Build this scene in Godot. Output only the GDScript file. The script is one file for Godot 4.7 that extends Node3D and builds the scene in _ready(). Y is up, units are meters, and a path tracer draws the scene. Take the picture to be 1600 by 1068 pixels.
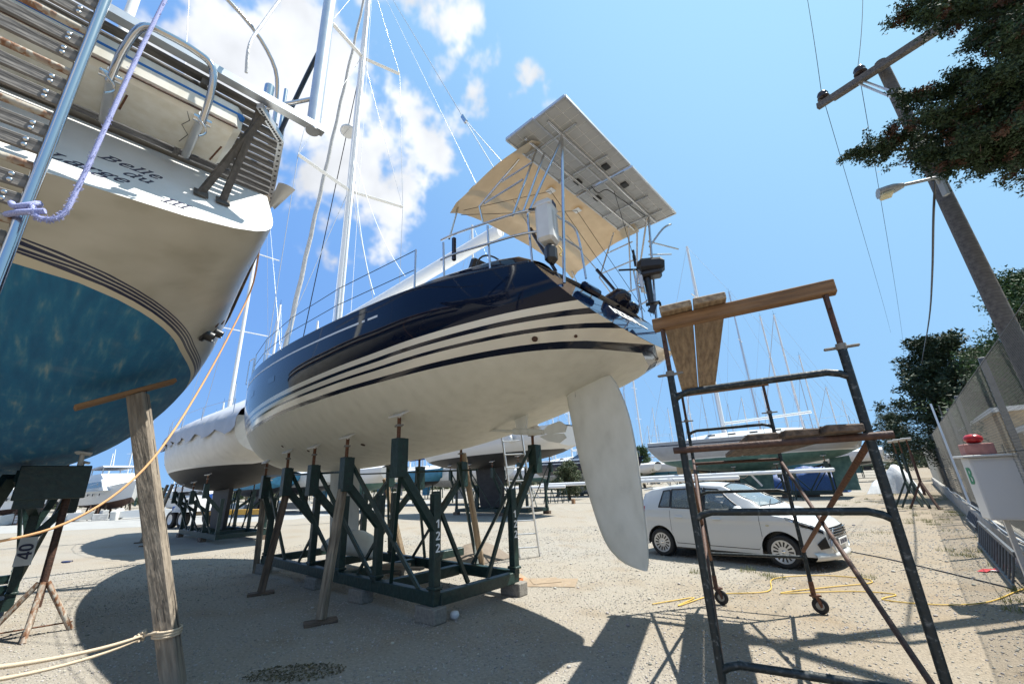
extends Node3D
# A boat yard in summer: two yachts on cradles, a scaffold, a parked car, a fence, masts behind.
# Yard axes: u runs along the boats towards their bows, v to their port side; local x = u, y = up, z = -v.
const YARD_O := Vector3(-0.6688, 0.0, -6.9538)
const YARD_D := Vector3(-0.744064, 0.0, -0.668108)
const YARD_R := Vector3(0.668108, 0.0, -0.744064)
var M := {}
var taken := {}
var rng := RandomNumberGenerator.new()

# ---------------------------------------------------------------- mesh builder
class MB:
	var v := PackedVector3Array()
	var n := PackedVector3Array()
	var c := PackedColorArray()
	var uv := PackedVector2Array()
	var col := Color(1, 1, 1)
	func tri(a: Vector3, b: Vector3, d: Vector3) -> void:
		var nn := (d - a).cross(b - a)
		if nn.length_squared() < 1e-16:
			return
		nn = nn.normalized()
		v.append(a); v.append(b); v.append(d)
		for i in 3:
			n.append(nn); c.append(col); uv.append(Vector2.ZERO)
	func quad(a: Vector3, b: Vector3, d: Vector3, e: Vector3) -> void:
		tri(a, b, d); tri(a, d, e)
	func trin(a: Vector3, b: Vector3, d: Vector3, na: Vector3, nb: Vector3, nd: Vector3) -> void:
		var nn := (d - a).cross(b - a)
		if nn.length_squared() < 1e-18:
			return
		if nn.dot(na + nb + nd) >= 0.0:
			v.append(a); v.append(b); v.append(d); n.append(na); n.append(nb); n.append(nd)
		else:
			v.append(a); v.append(d); v.append(b); n.append(na); n.append(nd); n.append(nb)
		for i in 3:
			c.append(col); uv.append(Vector2.ZERO)
	func quadn(a: Vector3, b: Vector3, d: Vector3, e: Vector3, na: Vector3, nb: Vector3, nd: Vector3, ne: Vector3) -> void:
		trin(a, b, d, na, nb, nd); trin(a, d, e, na, nd, ne)
	# box about centre p with half-bevelled edges
	func box(p: Vector3, s: Vector3, b := Basis.IDENTITY, bev := 0.0) -> void:
		var h := s * 0.5
		if bev <= 0.0:
			var q := []
			for k in 8:
				q.append(p + b * Vector3(h.x * (1 if k & 1 else -1), h.y * (1 if k & 2 else -1), h.z * (1 if k & 4 else -1)))
			for f in [[0, 2, 3, 1], [4, 5, 7, 6], [0, 1, 5, 4], [2, 6, 7, 3], [0, 4, 6, 2], [1, 3, 7, 5]]:
				quad(q[f[0]], q[f[1]], q[f[2]], q[f[3]])
			return
		bev = minf(bev, minf(h.x, minf(h.y, h.z)) * 0.95)
		for ax in 3:
			for sg in [-1.0, 1.0]:
				var u1 := (ax + 1) % 3
				var u2 := (ax + 2) % 3
				var pts := []
				for m in [[-1, -1], [1, -1], [1, 1], [-1, 1]]:
					var w := Vector3.ZERO
					w[ax] = sg * h[ax]; w[u1] = m[0] * (h[u1] - bev); w[u2] = m[1] * (h[u2] - bev)
					pts.append(p + b * w)
				_oq(pts, p)
		for ax in 3:
			var u1 := (ax + 1) % 3
			var u2 := (ax + 2) % 3
			for s1 in [-1.0, 1.0]:
				for s2 in [-1.0, 1.0]:
					var pts := []
					for m in [[-1, 0], [1, 0], [1, 1], [-1, 1]]:
						var w := Vector3.ZERO
						w[ax] = m[0] * (h[ax] - bev)
						w[u1] = s1 * (h[u1] - (bev if m[1] == 1 else 0.0))
						w[u2] = s2 * (h[u2] - (0.0 if m[1] == 1 else bev))
						pts.append(p + b * w)
					_oq(pts, p)
		for sx in [-1.0, 1.0]:
			for sy in [-1.0, 1.0]:
				for sz in [-1.0, 1.0]:
					var t := []
					for k in 3:
						var w := Vector3(sx * (h.x - bev), sy * (h.y - bev), sz * (h.z - bev))
						w[k] = [sx, sy, sz][k] * h[k]
						t.append(p + b * w)
					if (t[2] - t[0]).cross(t[1] - t[0]).dot(t[0] - p) < 0.0:
						tri(t[0], t[2], t[1])
					else:
						tri(t[0], t[1], t[2])
	func _oq(q: Array, p: Vector3) -> void:
		if (q[2] - q[0]).cross(q[1] - q[0]).dot((q[0] + q[2]) * 0.5 - p) < 0.0:
			quad(q[0], q[3], q[2], q[1])
		else:
			quad(q[0], q[1], q[2], q[3])
	# rectangular bar from a to b, w wide (sideways), h high
	func bar(a: Vector3, b: Vector3, w: float, h: float, up := Vector3.UP, bev := 0.0) -> void:
		var x := (b - a)
		var l := x.length()
		x = x.normalized()
		var z := x.cross(up)
		if z.length() < 0.01:
			z = x.cross(Vector3.FORWARD)
		z = z.normalized()
		box((a + b) * 0.5, Vector3(l, h, w), Basis(x, z.cross(x), z), bev)
	func cyl(a: Vector3, b: Vector3, r0: float, r1 := -1.0, seg := 10, caps := true) -> void:
		if r1 < 0.0:
			r1 = r0
		var x := (b - a).normalized()
		var y := x.cross(Vector3.UP)
		if y.length() < 0.05:
			y = x.cross(Vector3.RIGHT)
		y = y.normalized()
		var z := x.cross(y)
		for i in seg:
			var t0 := TAU * i / seg
			var t1 := TAU * (i + 1) / seg
			var d0 := y * cos(t0) + z * sin(t0)
			var d1 := y * cos(t1) + z * sin(t1)
			quadn(a + d0 * r0, b + d0 * r1, b + d1 * r1, a + d1 * r0, d0, d0, d1, d1)
			if caps:
				trin(a, a + d0 * r0, a + d1 * r0, -x, -x, -x)
				trin(b, b + d0 * r1, b + d1 * r1, x, x, x)
	func tube(p: Array, r: float, seg := 8, r_end := -1.0) -> void:
		var rings := []
		var nx := []
		var y := Vector3.ZERO
		for i in p.size():
			var t: Vector3 = (p[mini(i + 1, p.size() - 1)] - p[maxi(i - 1, 0)]).normalized()
			if i == 0:
				y = t.cross(Vector3.UP)
				if y.length() < 0.05:
					y = t.cross(Vector3.RIGHT)
			y = (y - t * y.dot(t)).normalized()
			var z := t.cross(y)
			var rr := r if r_end < 0.0 else lerpf(r, r_end, float(i) / (p.size() - 1))
			var ring := []
			var nr := []
			for k in seg:
				var a := TAU * k / seg
				var dd := y * cos(a) + z * sin(a)
				ring.append(p[i] + dd * rr); nr.append(dd)
			rings.append(ring); nx.append(nr)
		for i in p.size() - 1:
			for k in seg:
				var k2 := (k + 1) % seg
				quadn(rings[i][k], rings[i + 1][k], rings[i + 1][k2], rings[i][k2], nx[i][k], nx[i + 1][k], nx[i + 1][k2], nx[i][k2])
		for e in [0, p.size() - 1]:
			var t: Vector3 = (p[1] - p[0]).normalized() * -1.0 if e == 0 else (p[e] - p[e - 1]).normalized()
			for k in seg:
				trin(p[e], rings[e][k], rings[e][(k + 1) % seg], t, t, t)
	# smooth grid of points g[i][j]
	func grid(g: Array, flip := false, closed := false) -> void:
		var ni := g.size()
		var nj: int = g[0].size()
		var nn := []
		for i in ni:
			var row := []
			for j in nj:
				var ja := (j - 1 + nj) % nj if closed else maxi(j - 1, 0)
				var jb := (j + 1) % nj if closed else mini(j + 1, nj - 1)
				var du: Vector3 = g[mini(i + 1, ni - 1)][j] - g[maxi(i - 1, 0)][j]
				var dv: Vector3 = g[i][jb] - g[i][ja]
				if dv.length() < 1e-6:
					dv = g[mini(i + 1, ni - 1)][jb] - g[mini(i + 1, ni - 1)][ja] + g[maxi(i - 1, 0)][jb] - g[maxi(i - 1, 0)][ja]
				if du.length() < 1e-6:
					du = g[mini(i + 1, ni - 1)][jb] - g[maxi(i - 1, 0)][jb] + g[mini(i + 1, ni - 1)][ja] - g[maxi(i - 1, 0)][ja]
				var q := du.cross(dv)
				q = q.normalized() if q.length() > 1e-12 else Vector3.UP
				row.append(-q if flip else q)
			nn.append(row)
		for i in ni - 1:
			for j in (nj if closed else nj - 1):
				var k := (j + 1) % nj
				quadn(g[i][j], g[i + 1][j], g[i + 1][k], g[i][k], nn[i][j], nn[i + 1][j], nn[i + 1][k], nn[i][k])
	# polygon in the plane (x,y) of basis b, thick along its z
	func prism(poly: PackedVector2Array, o: Vector3, b: Basis, t: float) -> void:
		var idx := Geometry2D.triangulate_polygon(poly)
		for s in [-0.5, 0.5]:
			for i in range(0, idx.size(), 3):
				var p := []
				for k in 3:
					var q := poly[idx[i + k]]
					p.append(o + b * Vector3(q.x, q.y, s * t))
				var nz := b.z * signf(s)
				trin(p[0], p[1], p[2], nz, nz, nz)
		var ctr := Vector2.ZERO
		for q in poly:
			ctr += q / poly.size()
		var ccw := not Geometry2D.is_polygon_clockwise(poly)
		for i in poly.size():
			var a := poly[i]
			var e := poly[(i + 1) % poly.size()]
			var d2 := (e - a).normalized()
			var o2 := Vector2(d2.y, -d2.x) if ccw else Vector2(-d2.y, d2.x)
			var nn := b * Vector3(o2.x, o2.y, 0)
			quadn(o + b * Vector3(a.x, a.y, -t / 2), o + b * Vector3(e.x, e.y, -t / 2), o + b * Vector3(e.x, e.y, t / 2), o + b * Vector3(a.x, a.y, t / 2), nn, nn, nn, nn)
	# profile of (radius, along) turned about axis from o
	func lathe(prof: Array, o: Vector3, axis: Vector3, seg := 16) -> void:
		var y := axis.cross(Vector3.UP)
		if y.length() < 0.05:
			y = axis.cross(Vector3.RIGHT)
		y = y.normalized()
		var z := axis.cross(y)
		var g := []
		for p in prof:
			var row := []
			for k in seg:
				var a := TAU * k / seg
				row.append(o + axis * p.y + (y * cos(a) + z * sin(a)) * maxf(p.x, 0.0003))
			g.append(row)
		grid(g, false, true)
	func mesh() -> ArrayMesh:
		var a := []
		a.resize(Mesh.ARRAY_MAX)
		a[Mesh.ARRAY_VERTEX] = v
		a[Mesh.ARRAY_NORMAL] = n
		a[Mesh.ARRAY_COLOR] = c
		a[Mesh.ARRAY_TEX_UV] = uv
		var m := ArrayMesh.new()
		m.add_surface_from_arrays(Mesh.PRIMITIVE_TRIANGLES, a)
		return m

# ---------------------------------------------------------------- a hull: stations along u, section (1-s)^p + (v/b)^2 = 1
class Hull:
	var us := []
	var bd := []
	var yd := []
	var yk := []
	var p0 := 3.5
	var p1 := 3.0
	var shear := 0.0
	var reach := 2.0
	var bow_rake := 0.0
	var ps := []
	func f(a: Array, u: float) -> float:
		var n := us.size()
		if u <= us[0]:
			return a[0]
		if u >= us[n - 1]:
			return a[n - 1]
		var i := 0
		while us[i + 1] < u:
			i += 1
		var h: float = us[i + 1] - us[i]
		var s: float = (a[i + 1] - a[i]) / h
		var m0: float = s if i == 0 else 0.5 * (s + (a[i] - a[i - 1]) / (us[i] - us[i - 1]))
		var m1: float = s if i == n - 2 else 0.5 * (s + (a[i + 2] - a[i + 1]) / (us[i + 2] - us[i + 1]))
		var t: float = (u - us[i]) / h
		return (2 * t * t * t - 3 * t * t + 1) * a[i] + (t * t * t - 2 * t * t + t) * h * m0 + (-2 * t * t * t + 3 * t * t) * a[i + 1] + (t * t * t - t * t) * h * m1
	func pw(u: float) -> float:
		if ps:
			return maxf(1.5, f(ps, u))
		return lerpf(p0, p1, clampf((u - us[0]) / (us[-1] - us[0]), 0, 1))
	func half(u: float, y: float) -> float:
		var a := f(yk, u)
		var s := clampf((y - a) / maxf(f(yd, u) - a, 0.001), 0, 1)
		return f(bd, u) * sqrt(maxf(0, 1 - pow(1 - s, pw(u))))
	func y_of(u: float, v: float) -> float:
		var a := f(yk, u)
		var q := clampf(v / maxf(f(bd, u), 0.001), 0, 1)
		return a + (f(yd, u) - a) * (1 - pow(1 - q * q, 1.0 / pw(u)))
	func shift(u: float, y: float) -> float:
		var w := clampf(1 - (u - us[0]) / reach, 0, 1)
		var wb := clampf((u - us[-1] + 2.5) / 2.5, 0, 1)
		return u + shear * (y - f(yd, us[0])) * w * w + bow_rake * (y - f(yd, us[-1])) * wb * wb
	func pt(u: float, y: float, side: float) -> Vector3:
		return Vector3(shift(u, y), y, -side * half(u, y))
	# band between two heights given as callables of u (null = keel or deck)
	func band(mb: MB, lo, hi, nu := 60, ny := 10, out := 0.0, ua := -99.0, ub := 99.0, sides := [1.0, -1.0]) -> void:
		ua = maxf(ua, us[0]); ub = minf(ub, us[-1])
		for side in sides:
			var g := []
			for i in nu + 1:
				var u := lerpf(ua, ub, float(i) / nu)
				var a := f(yk, u)
				var b := f(yd, u)
				var y0: float = a if lo == null else clampf(lo.call(u), a, b)
				var y1: float = b if hi == null else clampf(hi.call(u), a, b)
				var row := []
				for j in ny + 1:
					var t := float(j) / ny
					if lo == null:
						t = t * t
					var q := pt(u, lerpf(y0, y1, t), side)
					q.z -= side * out
					row.append(q)
				g.append(row)
			mb.grid(g, side > 0)
	func transom(mb: MB, ny := 14, back := 0.0) -> void:
		var u: float = us[0]
		for j in ny:
			var ya := lerpf(f(yk, u), f(yd, u), float(j) / ny)
			var yb := lerpf(f(yk, u), f(yd, u), float(j + 1) / ny)
			var a := pt(u, ya, 1); var b := pt(u, ya, -1); var c2 := pt(u, yb, -1); var d := pt(u, yb, 1)
			for q in [a, b, c2, d]:
				q.x -= back
			mb.quad(a, d, c2, b)
	func deck(mb: MB, crown := 0.06, nu := 40, drop := 0.0) -> void:
		var g := []
		for i in nu + 1:
			var u := lerpf(us[0], us[-1], float(i) / nu)
			var y := f(yd, u)
			var b := f(bd, u)
			var row := []
			for j in 9:
				var t := lerpf(-1, 1, j / 8.0)
				row.append(Vector3(shift(u, y), y - drop + crown * (1 - t * t), t * b))
			g.append(row)
		mb.grid(g, true)

# ---------------------------------------------------------------- naming and placing
func numbered(s: String) -> String:
	taken[s] = taken.get(s, -1) + 1
	return s if taken[s] == 0 else "%s_%03d" % [s, taken[s]]
func thing(called: String, label: String, category: String, t := Transform3D.IDENTITY, group := "") -> Node3D:
	var o := Node3D.new()
	o.name = numbered(called)
	add_child(o)
	o.transform = t
	o.set_meta("label", label); o.set_meta("category", category)
	if group:
		o.set_meta("group", group)
	return o
func part(called: String, mb, m: Material, parent: Node) -> MeshInstance3D:
	var o := MeshInstance3D.new()
	o.name = called
	o.mesh = mb.mesh() if mb is MB else mb
	o.material_override = null
	if o.mesh is ArrayMesh:
		o.mesh.surface_set_material(0, m)
	else:
		o.material_override = m
	parent.add_child(o, true)
	return o
func inst(called: String, mesh: Mesh, m: Material, parent: Node, t: Transform3D) -> MeshInstance3D:
	var o := MeshInstance3D.new()
	o.name = called
	o.mesh = mesh
	if m:
		o.material_override = m
	o.transform = t
	parent.add_child(o, true)
	return o
func solo(called: String, mb, m: Material, label: String, category: String, t := Transform3D.IDENTITY, group := "") -> MeshInstance3D:
	var o := part(numbered(called), mb, m, self)
	o.transform = t
	o.set_meta("label", label); o.set_meta("category", category)
	if group:
		o.set_meta("group", group)
	return o
func struct(called: String, mb, m: Material, kind := "structure") -> MeshInstance3D:
	var o := part(numbered(called), mb, m, self)
	o.set_meta("kind", kind)
	return o
func yard(u := 0.0, y := 0.0, v := 0.0, turn := 0.0) -> Transform3D:
	return Transform3D(Basis(YARD_D, Vector3.UP, YARD_R), YARD_O) * Transform3D(Basis(Vector3.UP, turn), Vector3(u, y, -v))
func yp(u: float, y: float, v: float) -> Vector3:   # yard point in world space
	return YARD_O + YARD_D * u - YARD_R * v + Vector3(0, y, 0)
func L(u: float, y: float, v: float) -> Vector3:    # yard point in a yard-aligned node
	return Vector3(u, y, -v)
func text(s: String, size: float, m: Material, parent: Node, t: Transform3D, called := "lettering", serif := false, slant := 0.0) -> MeshInstance3D:
	var f := SystemFont.new()
	f.font_names = PackedStringArray(["Droid Serif" if serif else "Droid Sans"])
	if not serif:
		f.font_weight = 700
	var tm := TextMesh.new()
	tm.text = s
	tm.font = f
	tm.font_size = 64
	tm.pixel_size = size / 64.0
	tm.depth = 0.004
	var b := t.basis
	return inst(called, tm, m, parent, Transform3D(Basis(b.x, b.y + b.x * slant, b.z), t.origin))

# ---------------------------------------------------------------- materials
func noise_tex(freq: float, lo: Color, hi: Color, oct := 4, size := 256, seedn := 1, mid = null, kind := FastNoiseLite.TYPE_SIMPLEX_SMOOTH) -> NoiseTexture2D:
	var f := FastNoiseLite.new()
	f.seed = seedn
	f.noise_type = kind
	f.frequency = freq
	f.fractal_octaves = oct
	var g := Gradient.new()
	g.set_color(0, lo.linear_to_srgb()); g.set_color(1, hi.linear_to_srgb())
	if mid != null:
		g.add_point(mid[0], mid[1].linear_to_srgb())
		if mid.size() > 2:
			g.add_point(mid[2], mid[3].linear_to_srgb())
	var t := NoiseTexture2D.new()
	t.width = size; t.height = size
	t.seamless = true
	t.noise = f
	t.color_ramp = g
	return t
var bumps := {}
func bump_tex(freq: float, strength := 4.0, oct := 4, kind := FastNoiseLite.TYPE_SIMPLEX_SMOOTH) -> NoiseTexture2D:
	var key := "%f %f %d %d" % [freq, strength, oct, kind]
	if not bumps.has(key):
		var f := FastNoiseLite.new()
		f.noise_type = kind
		f.frequency = freq; f.fractal_octaves = oct
		var t := NoiseTexture2D.new()
		t.width = 256; t.height = 256; t.seamless = true; t.noise = f
		t.as_normal_map = true; t.bump_strength = strength
		bumps[key] = t
	return bumps[key]
func flat(c: Color, rough := 0.6, metal := 0.0) -> StandardMaterial3D:
	var m := StandardMaterial3D.new()
	m.albedo_color = c.linear_to_srgb()
	m.roughness = rough; m.metallic = metal
	return m
# two-tone mottled surface, triplanar; scale in repeats per metre
func mott(lo: Color, hi: Color, rough := 0.7, scale := Vector3.ONE, freq := 0.02, metal := 0.0, bump := 0.0, seedn := 1, mid = null) -> StandardMaterial3D:
	var m := StandardMaterial3D.new()
	m.albedo_texture = noise_tex(freq, lo, hi, 5, 256, seedn, mid)
	m.uv1_triplanar = true
	m.uv1_scale = scale
	m.roughness = rough; m.metallic = metal
	if bump > 0.0:
		m.normal_enabled = true
		m.normal_texture = bump_tex(freq * 2.0, 6.0)
		m.normal_scale = bump
	return m
func glassy(c: Color, a: float) -> StandardMaterial3D:
	var m := flat(c, 0.03)
	m.transparency = BaseMaterial3D.TRANSPARENCY_ALPHA
	m.albedo_color.a = a
	return m
func make_materials() -> void:
	M.navy = flat(Color(0.002, 0.006, 0.02), 0.04)
	M.navy.metallic_specular = 0.36
	M.navy_trim = flat(Color(0.006, 0.008, 0.02), 0.1)
	M.stripe_white = flat(Color(0.74, 0.7, 0.6), 0.12)
	M.bottom = mott(Color(0.55, 0.53, 0.45), Color(0.72, 0.7, 0.61), 0.6, Vector3(0.9, 0.5, 0.9), 0.014, 0, 0.08, 3, [0.35, Color(0.64, 0.62, 0.53)])
	M.white = flat(Color(0.6, 0.6, 0.59), 0.3)
	M.white_old = mott(Color(0.5, 0.49, 0.46), Color(0.64, 0.63, 0.6), 0.4, Vector3(0.6, 0.6, 0.6), 0.015, 0, 0.0, 6)
	M.mast_white = flat(Color(0.75, 0.75, 0.73), 0.3)
	M.alu = mott(Color(0.5, 0.51, 0.52), Color(0.62, 0.63, 0.64), 0.38, Vector3.ONE, 0.02, 0.7)
	M.steel = flat(Color(0.55, 0.55, 0.55), 0.16, 1.0)
	M.wire = flat(Color(0.5, 0.5, 0.5), 0.35, 0.6)
	M.dark_wire = flat(Color(0.03, 0.03, 0.035), 0.95)
	M.dark_wire.metallic_specular = 0.15
	M.black = flat(Color(0.012, 0.012, 0.013), 0.35)
	M.rubber = flat(Color(0.018, 0.018, 0.018), 0.75)
	M.canvas = mott(Color(0.54, 0.46, 0.34), Color(0.64, 0.56, 0.43), 0.85, Vector3(1.2, 1.2, 1.2), 0.015, 0, 0.15, 8)
	M.canvas.backlight_enabled = true
	M.canvas.backlight = Color(0.42, 0.33, 0.2)
	M.canvas_strip = mott(Color(0.36, 0.29, 0.2), Color(0.45, 0.37, 0.26), 0.85, Vector3(1.2, 1.2, 1.2), 0.015, 0, 0.15, 8)
	M.tarp_grey = mott(Color(0.36, 0.38, 0.42), Color(0.46, 0.48, 0.52), 0.8, Vector3(0.4, 0.4, 0.4), 0.012, 0, 0.2, 9)
	M.solar_back = mott(Color(0.74, 0.74, 0.73), Color(0.8, 0.8, 0.78), 0.5, Vector3.ONE, 0.02)
	M.solar_cell = flat(Color(0.43, 0.44, 0.44), 0.45)
	M.solar_face = flat(Color(0.01, 0.014, 0.04), 0.08)
	M.sail_grey = mott(Color(0.35, 0.35, 0.35), Color(0.62, 0.61, 0.59), 0.85, Vector3(2, 0.5, 2), 0.03, 0, 0.3, 10)
	M.green_steel = mott(Color(0.006, 0.02, 0.017), Color(0.016, 0.045, 0.037), 0.45, Vector3(1.3, 1.3, 1.3), 0.02, 0, 0.25, 11, [0.8, Color(0.012, 0.036, 0.03)])
	M.green_dark = M.green_steel
	M.scaf = mott(Color(0.003, 0.006, 0.007), Color(0.16, 0.16, 0.15), 0.5, Vector3(3, 3, 3), 0.025, 0, 0.3, 13, [0.66, Color(0.006, 0.014, 0.015), 0.74, Color(0.08, 0.085, 0.085)])
	M.rust = mott(Color(0.05, 0.02, 0.01), Color(0.24, 0.1, 0.045), 0.8, Vector3(3, 3, 3), 0.03, 0, 0.5, 14)
	M.rust_paint = mott(Color(0.1, 0.04, 0.018), Color(0.45, 0.42, 0.36), 0.7, Vector3(2.5, 1.3, 2.5), 0.02, 0, 0.3, 15, [0.42, Color(0.22, 0.1, 0.045), 0.5, Color(0.38, 0.34, 0.28)])
	M.rust_dark = mott(Color(0.03, 0.016, 0.012), Color(0.13, 0.06, 0.035), 0.7, Vector3(3, 3, 3), 0.03, 0, 0.5, 16)
	M.wood_grey = wood(Color(0.1, 0.078, 0.056), Color(0.36, 0.29, 0.21), 17)
	M.wood_prop = wood(Color(0.13, 0.105, 0.08), Color(0.32, 0.27, 0.21), 18)
	M.wood_tan = wood(Color(0.14, 0.075, 0.035), Color(0.3, 0.17, 0.08), 19)
	M.wood_plank = wood(Color(0.16, 0.11, 0.07), Color(0.42, 0.32, 0.21), 20)
	M.wood_dark = wood(Color(0.05, 0.035, 0.025), Color(0.2, 0.14, 0.095), 21)
	M.teak = wood(Color(0.06, 0.056, 0.052), Color(0.23, 0.215, 0.2), 22)
	M.hull_cream = mott(Color(0.36, 0.34, 0.275), Color(0.54, 0.52, 0.46), 0.3, Vector3(0.5, 1.4, 0.5), 0.012, 0, 0.0, 23, [0.4, Color(0.47, 0.45, 0.385)])
	M.antifoul = antifoul_mat()
	M.antifoul_edge = flat(Color(0.6, 0.55, 0.43), 0.6)
	M.transom_white = mott(Color(0.66, 0.66, 0.63), Color(0.78, 0.78, 0.76), 0.35, Vector3.ONE, 0.015, 0, 0, 24)
	M.box_white = mott(Color(0.62, 0.58, 0.47), Color(0.75, 0.73, 0.66), 0.45, Vector3(1.4, 0.5, 1.4), 0.02, 0, 0.0, 25, [0.3, Color(0.66, 0.62, 0.52)])
	M.stripe_blue = flat(Color(0.008, 0.13, 0.42), 0.3)
	M.ink = flat(Color(0.008, 0.012, 0.05), 0.4)
	M.letter_white = flat(Color(0.8, 0.8, 0.78), 0.5)
	M.letter_green = flat(Color(0.02, 0.22, 0.1), 0.6)
	M.plate_white = flat(Color(0.7, 0.7, 0.68), 0.5)
	M.rope_blue = mott(Color(0.1, 0.12, 0.36), Color(0.62, 0.64, 0.78), 0.95, Vector3(12, 12, 12), 0.05, 0, 0.4, 26)
	M.rope = mott(Color(0.36, 0.28, 0.19), Color(0.66, 0.56, 0.43), 0.95, Vector3(10, 10, 10), 0.05, 0, 0.5, 27)
	M.rope_orange = flat(Color(0.62, 0.34, 0.16), 0.9)
	M.hose_yellow = flat(Color(0.55, 0.36, 0.06), 0.6)
	M.concrete = mott(Color(0.34, 0.32, 0.28), Color(0.5, 0.47, 0.42), 0.9, Vector3(0.8, 0.8, 0.8), 0.02, 0, 0.5, 28)
	M.block = mott(Color(0.15, 0.14, 0.12), Color(0.27, 0.25, 0.22), 0.95, Vector3(2, 2, 2), 0.03, 0, 0.6, 29)
	M.card = mott(Color(0.22, 0.165, 0.11), Color(0.3, 0.23, 0.155), 0.9, Vector3(1, 1, 1), 0.02, 0, 0.2, 30)
	M.brown_tarp = mott(Color(0.13, 0.1, 0.075), Color(0.2, 0.16, 0.12), 0.8, Vector3.ONE, 0.02, 0, 0.4, 31)
	M.car_white = flat(Color(0.56, 0.57, 0.56), 0.2)
	M.car_white.clearcoat_enabled = true
	M.glass_dark = flat(Color(0.008, 0.01, 0.012), 0.03)
	M.glass_screen = flat(Color(0.05, 0.09, 0.15), 0.03)
	M.car_glass = glassy(Color(0.5, 0.6, 0.62), 0.28)
	M.red_lamp = flat(Color(0.4, 0.01, 0.015), 0.1)
	M.chrome = flat(Color(0.7, 0.7, 0.7), 0.08, 1.0)
	M.head_lamp = flat(Color(0.45, 0.5, 0.55), 0.06, 0.5)
	M.hub = flat(Color(0.52, 0.53, 0.54), 0.28, 0.5)
	M.seat = flat(Color(0.03, 0.03, 0.03), 0.9)
	M.fence_post = mott(Color(0.075, 0.085, 0.095), Color(0.13, 0.14, 0.15), 0.55, Vector3(2, 2, 2), 0.02, 0.2, 0.2, 32)
	M.mesh_wire = flat(Color(0.13, 0.125, 0.11), 0.6, 0.3)
	M.wall = mott(Color(0.24, 0.22, 0.19), Color(0.42, 0.4, 0.365), 0.9, Vector3(0.7, 0.7, 0.7), 0.02, 0, 0.6, 33)
	M.brick_lo = flat(Color(0.26, 0.15, 0.08), 0.9)
	M.tan_wall = mott(Color(0.3, 0.21, 0.11), Color(0.5, 0.38, 0.22), 0.9, Vector3(0.6, 0.6, 0.6), 0.02, 0, 0.5, 34)
	M.pink = mott(Color(0.3, 0.13, 0.11), Color(0.42, 0.2, 0.17), 0.8, Vector3(2, 2, 2), 0.02)
	M.red = flat(Color(0.4, 0.012, 0.015), 0.3)
	M.rudder = M.bottom
	M.keel = M.bottom
	M.trailer_blue = flat(Color(0.01, 0.06, 0.26), 0.4)
	M.trailer_yellow = flat(Color(0.6, 0.34, 0.03), 0.4)
	M.hull_black = mott(Color(0.012, 0.012, 0.013), Color(0.03, 0.03, 0.032), 0.6, Vector3(0.4, 0.8, 0.4), 0.015, 0, 0, 35)
	M.hull_grey = mott(Color(0.28, 0.28, 0.275), Color(0.34, 0.34, 0.335), 0.25, Vector3(0.4, 0.4, 0.4), 0.015, 0, 0, 36)
	M.hull_green = mott(Color(0.05, 0.12, 0.11), Color(0.13, 0.24, 0.21), 0.7, Vector3(0.6, 0.6, 0.6), 0.015, 0, 0, 37)
	M.hull_navy2 = flat(Color(0.012, 0.014, 0.03), 0.12)
	M.hull_blue2 = mott(Color(0.03, 0.14, 0.25), Color(0.06, 0.24, 0.36), 0.7, Vector3(0.6, 0.6, 0.6), 0.015, 0, 0, 38)
	M.hull_dirty = mott(Color(0.22, 0.22, 0.22), Color(0.5, 0.5, 0.49), 0.7, Vector3(0.5, 0.9, 0.5), 0.02, 0, 0, 39)
	M.window = flat(Color(0.01, 0.013, 0.018), 0.05)
	M.pole_wood = wood(Color(0.05, 0.045, 0.04), Color(0.17, 0.15, 0.13), 40)
	M.lamp_grey = flat(Color(0.3, 0.3, 0.28), 0.5)
	M.lamp_glass = flat(Color(0.55, 0.48, 0.28), 0.2)
	M.insul = flat(Color(0.03, 0.02, 0.018), 0.2)
	M.bark = wood(Color(0.05, 0.035, 0.025), Color(0.16, 0.12, 0.085), 41)
	M.leaf = leafy(Color(0.025, 0.05, 0.016))
	M.leaf_pine = leafy(Color(0.035, 0.075, 0.018))
	M.leaf_cyp = leafy(Color(0.02, 0.042, 0.016))
	M.leaf_olive = leafy(Color(0.08, 0.1, 0.055))
	M.grass = leafy(Color(0.16, 0.17, 0.05))
	M.roof_tile = flat(Color(0.42, 0.15, 0.07), 0.9)
	M.tarp_blue = mott(Color(0.006, 0.035, 0.12), Color(0.012, 0.06, 0.2), 0.6, Vector3.ONE, 0.02, 0, 0.4, 42)
	M.tarp_white = mott(Color(0.5, 0.51, 0.52), Color(0.64, 0.65, 0.66), 0.6, Vector3.ONE, 0.02, 0, 0.5, 43)
	M.teal = flat(Color(0.02, 0.3, 0.3), 0.6)

func wood(dark: Color, light: Color, seedn: int) -> StandardMaterial3D:
	var m := mott(dark, light, 0.85, Vector3(0.5, 5, 5), 0.012, 0, 0.0, seedn)
	m.normal_enabled = true
	m.normal_texture = bump_tex(0.03, 8.0)
	m.normal_scale = 0.6
	return m

func leafy(c: Color) -> StandardMaterial3D:
	var m := flat(Color(1, 1, 1), 0.75)
	m.vertex_color_use_as_albedo = true
	m.albedo_color = c.linear_to_srgb()
	m.backlight_enabled = true
	m.backlight = (c * 0.8).linear_to_srgb()
	return m

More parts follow.
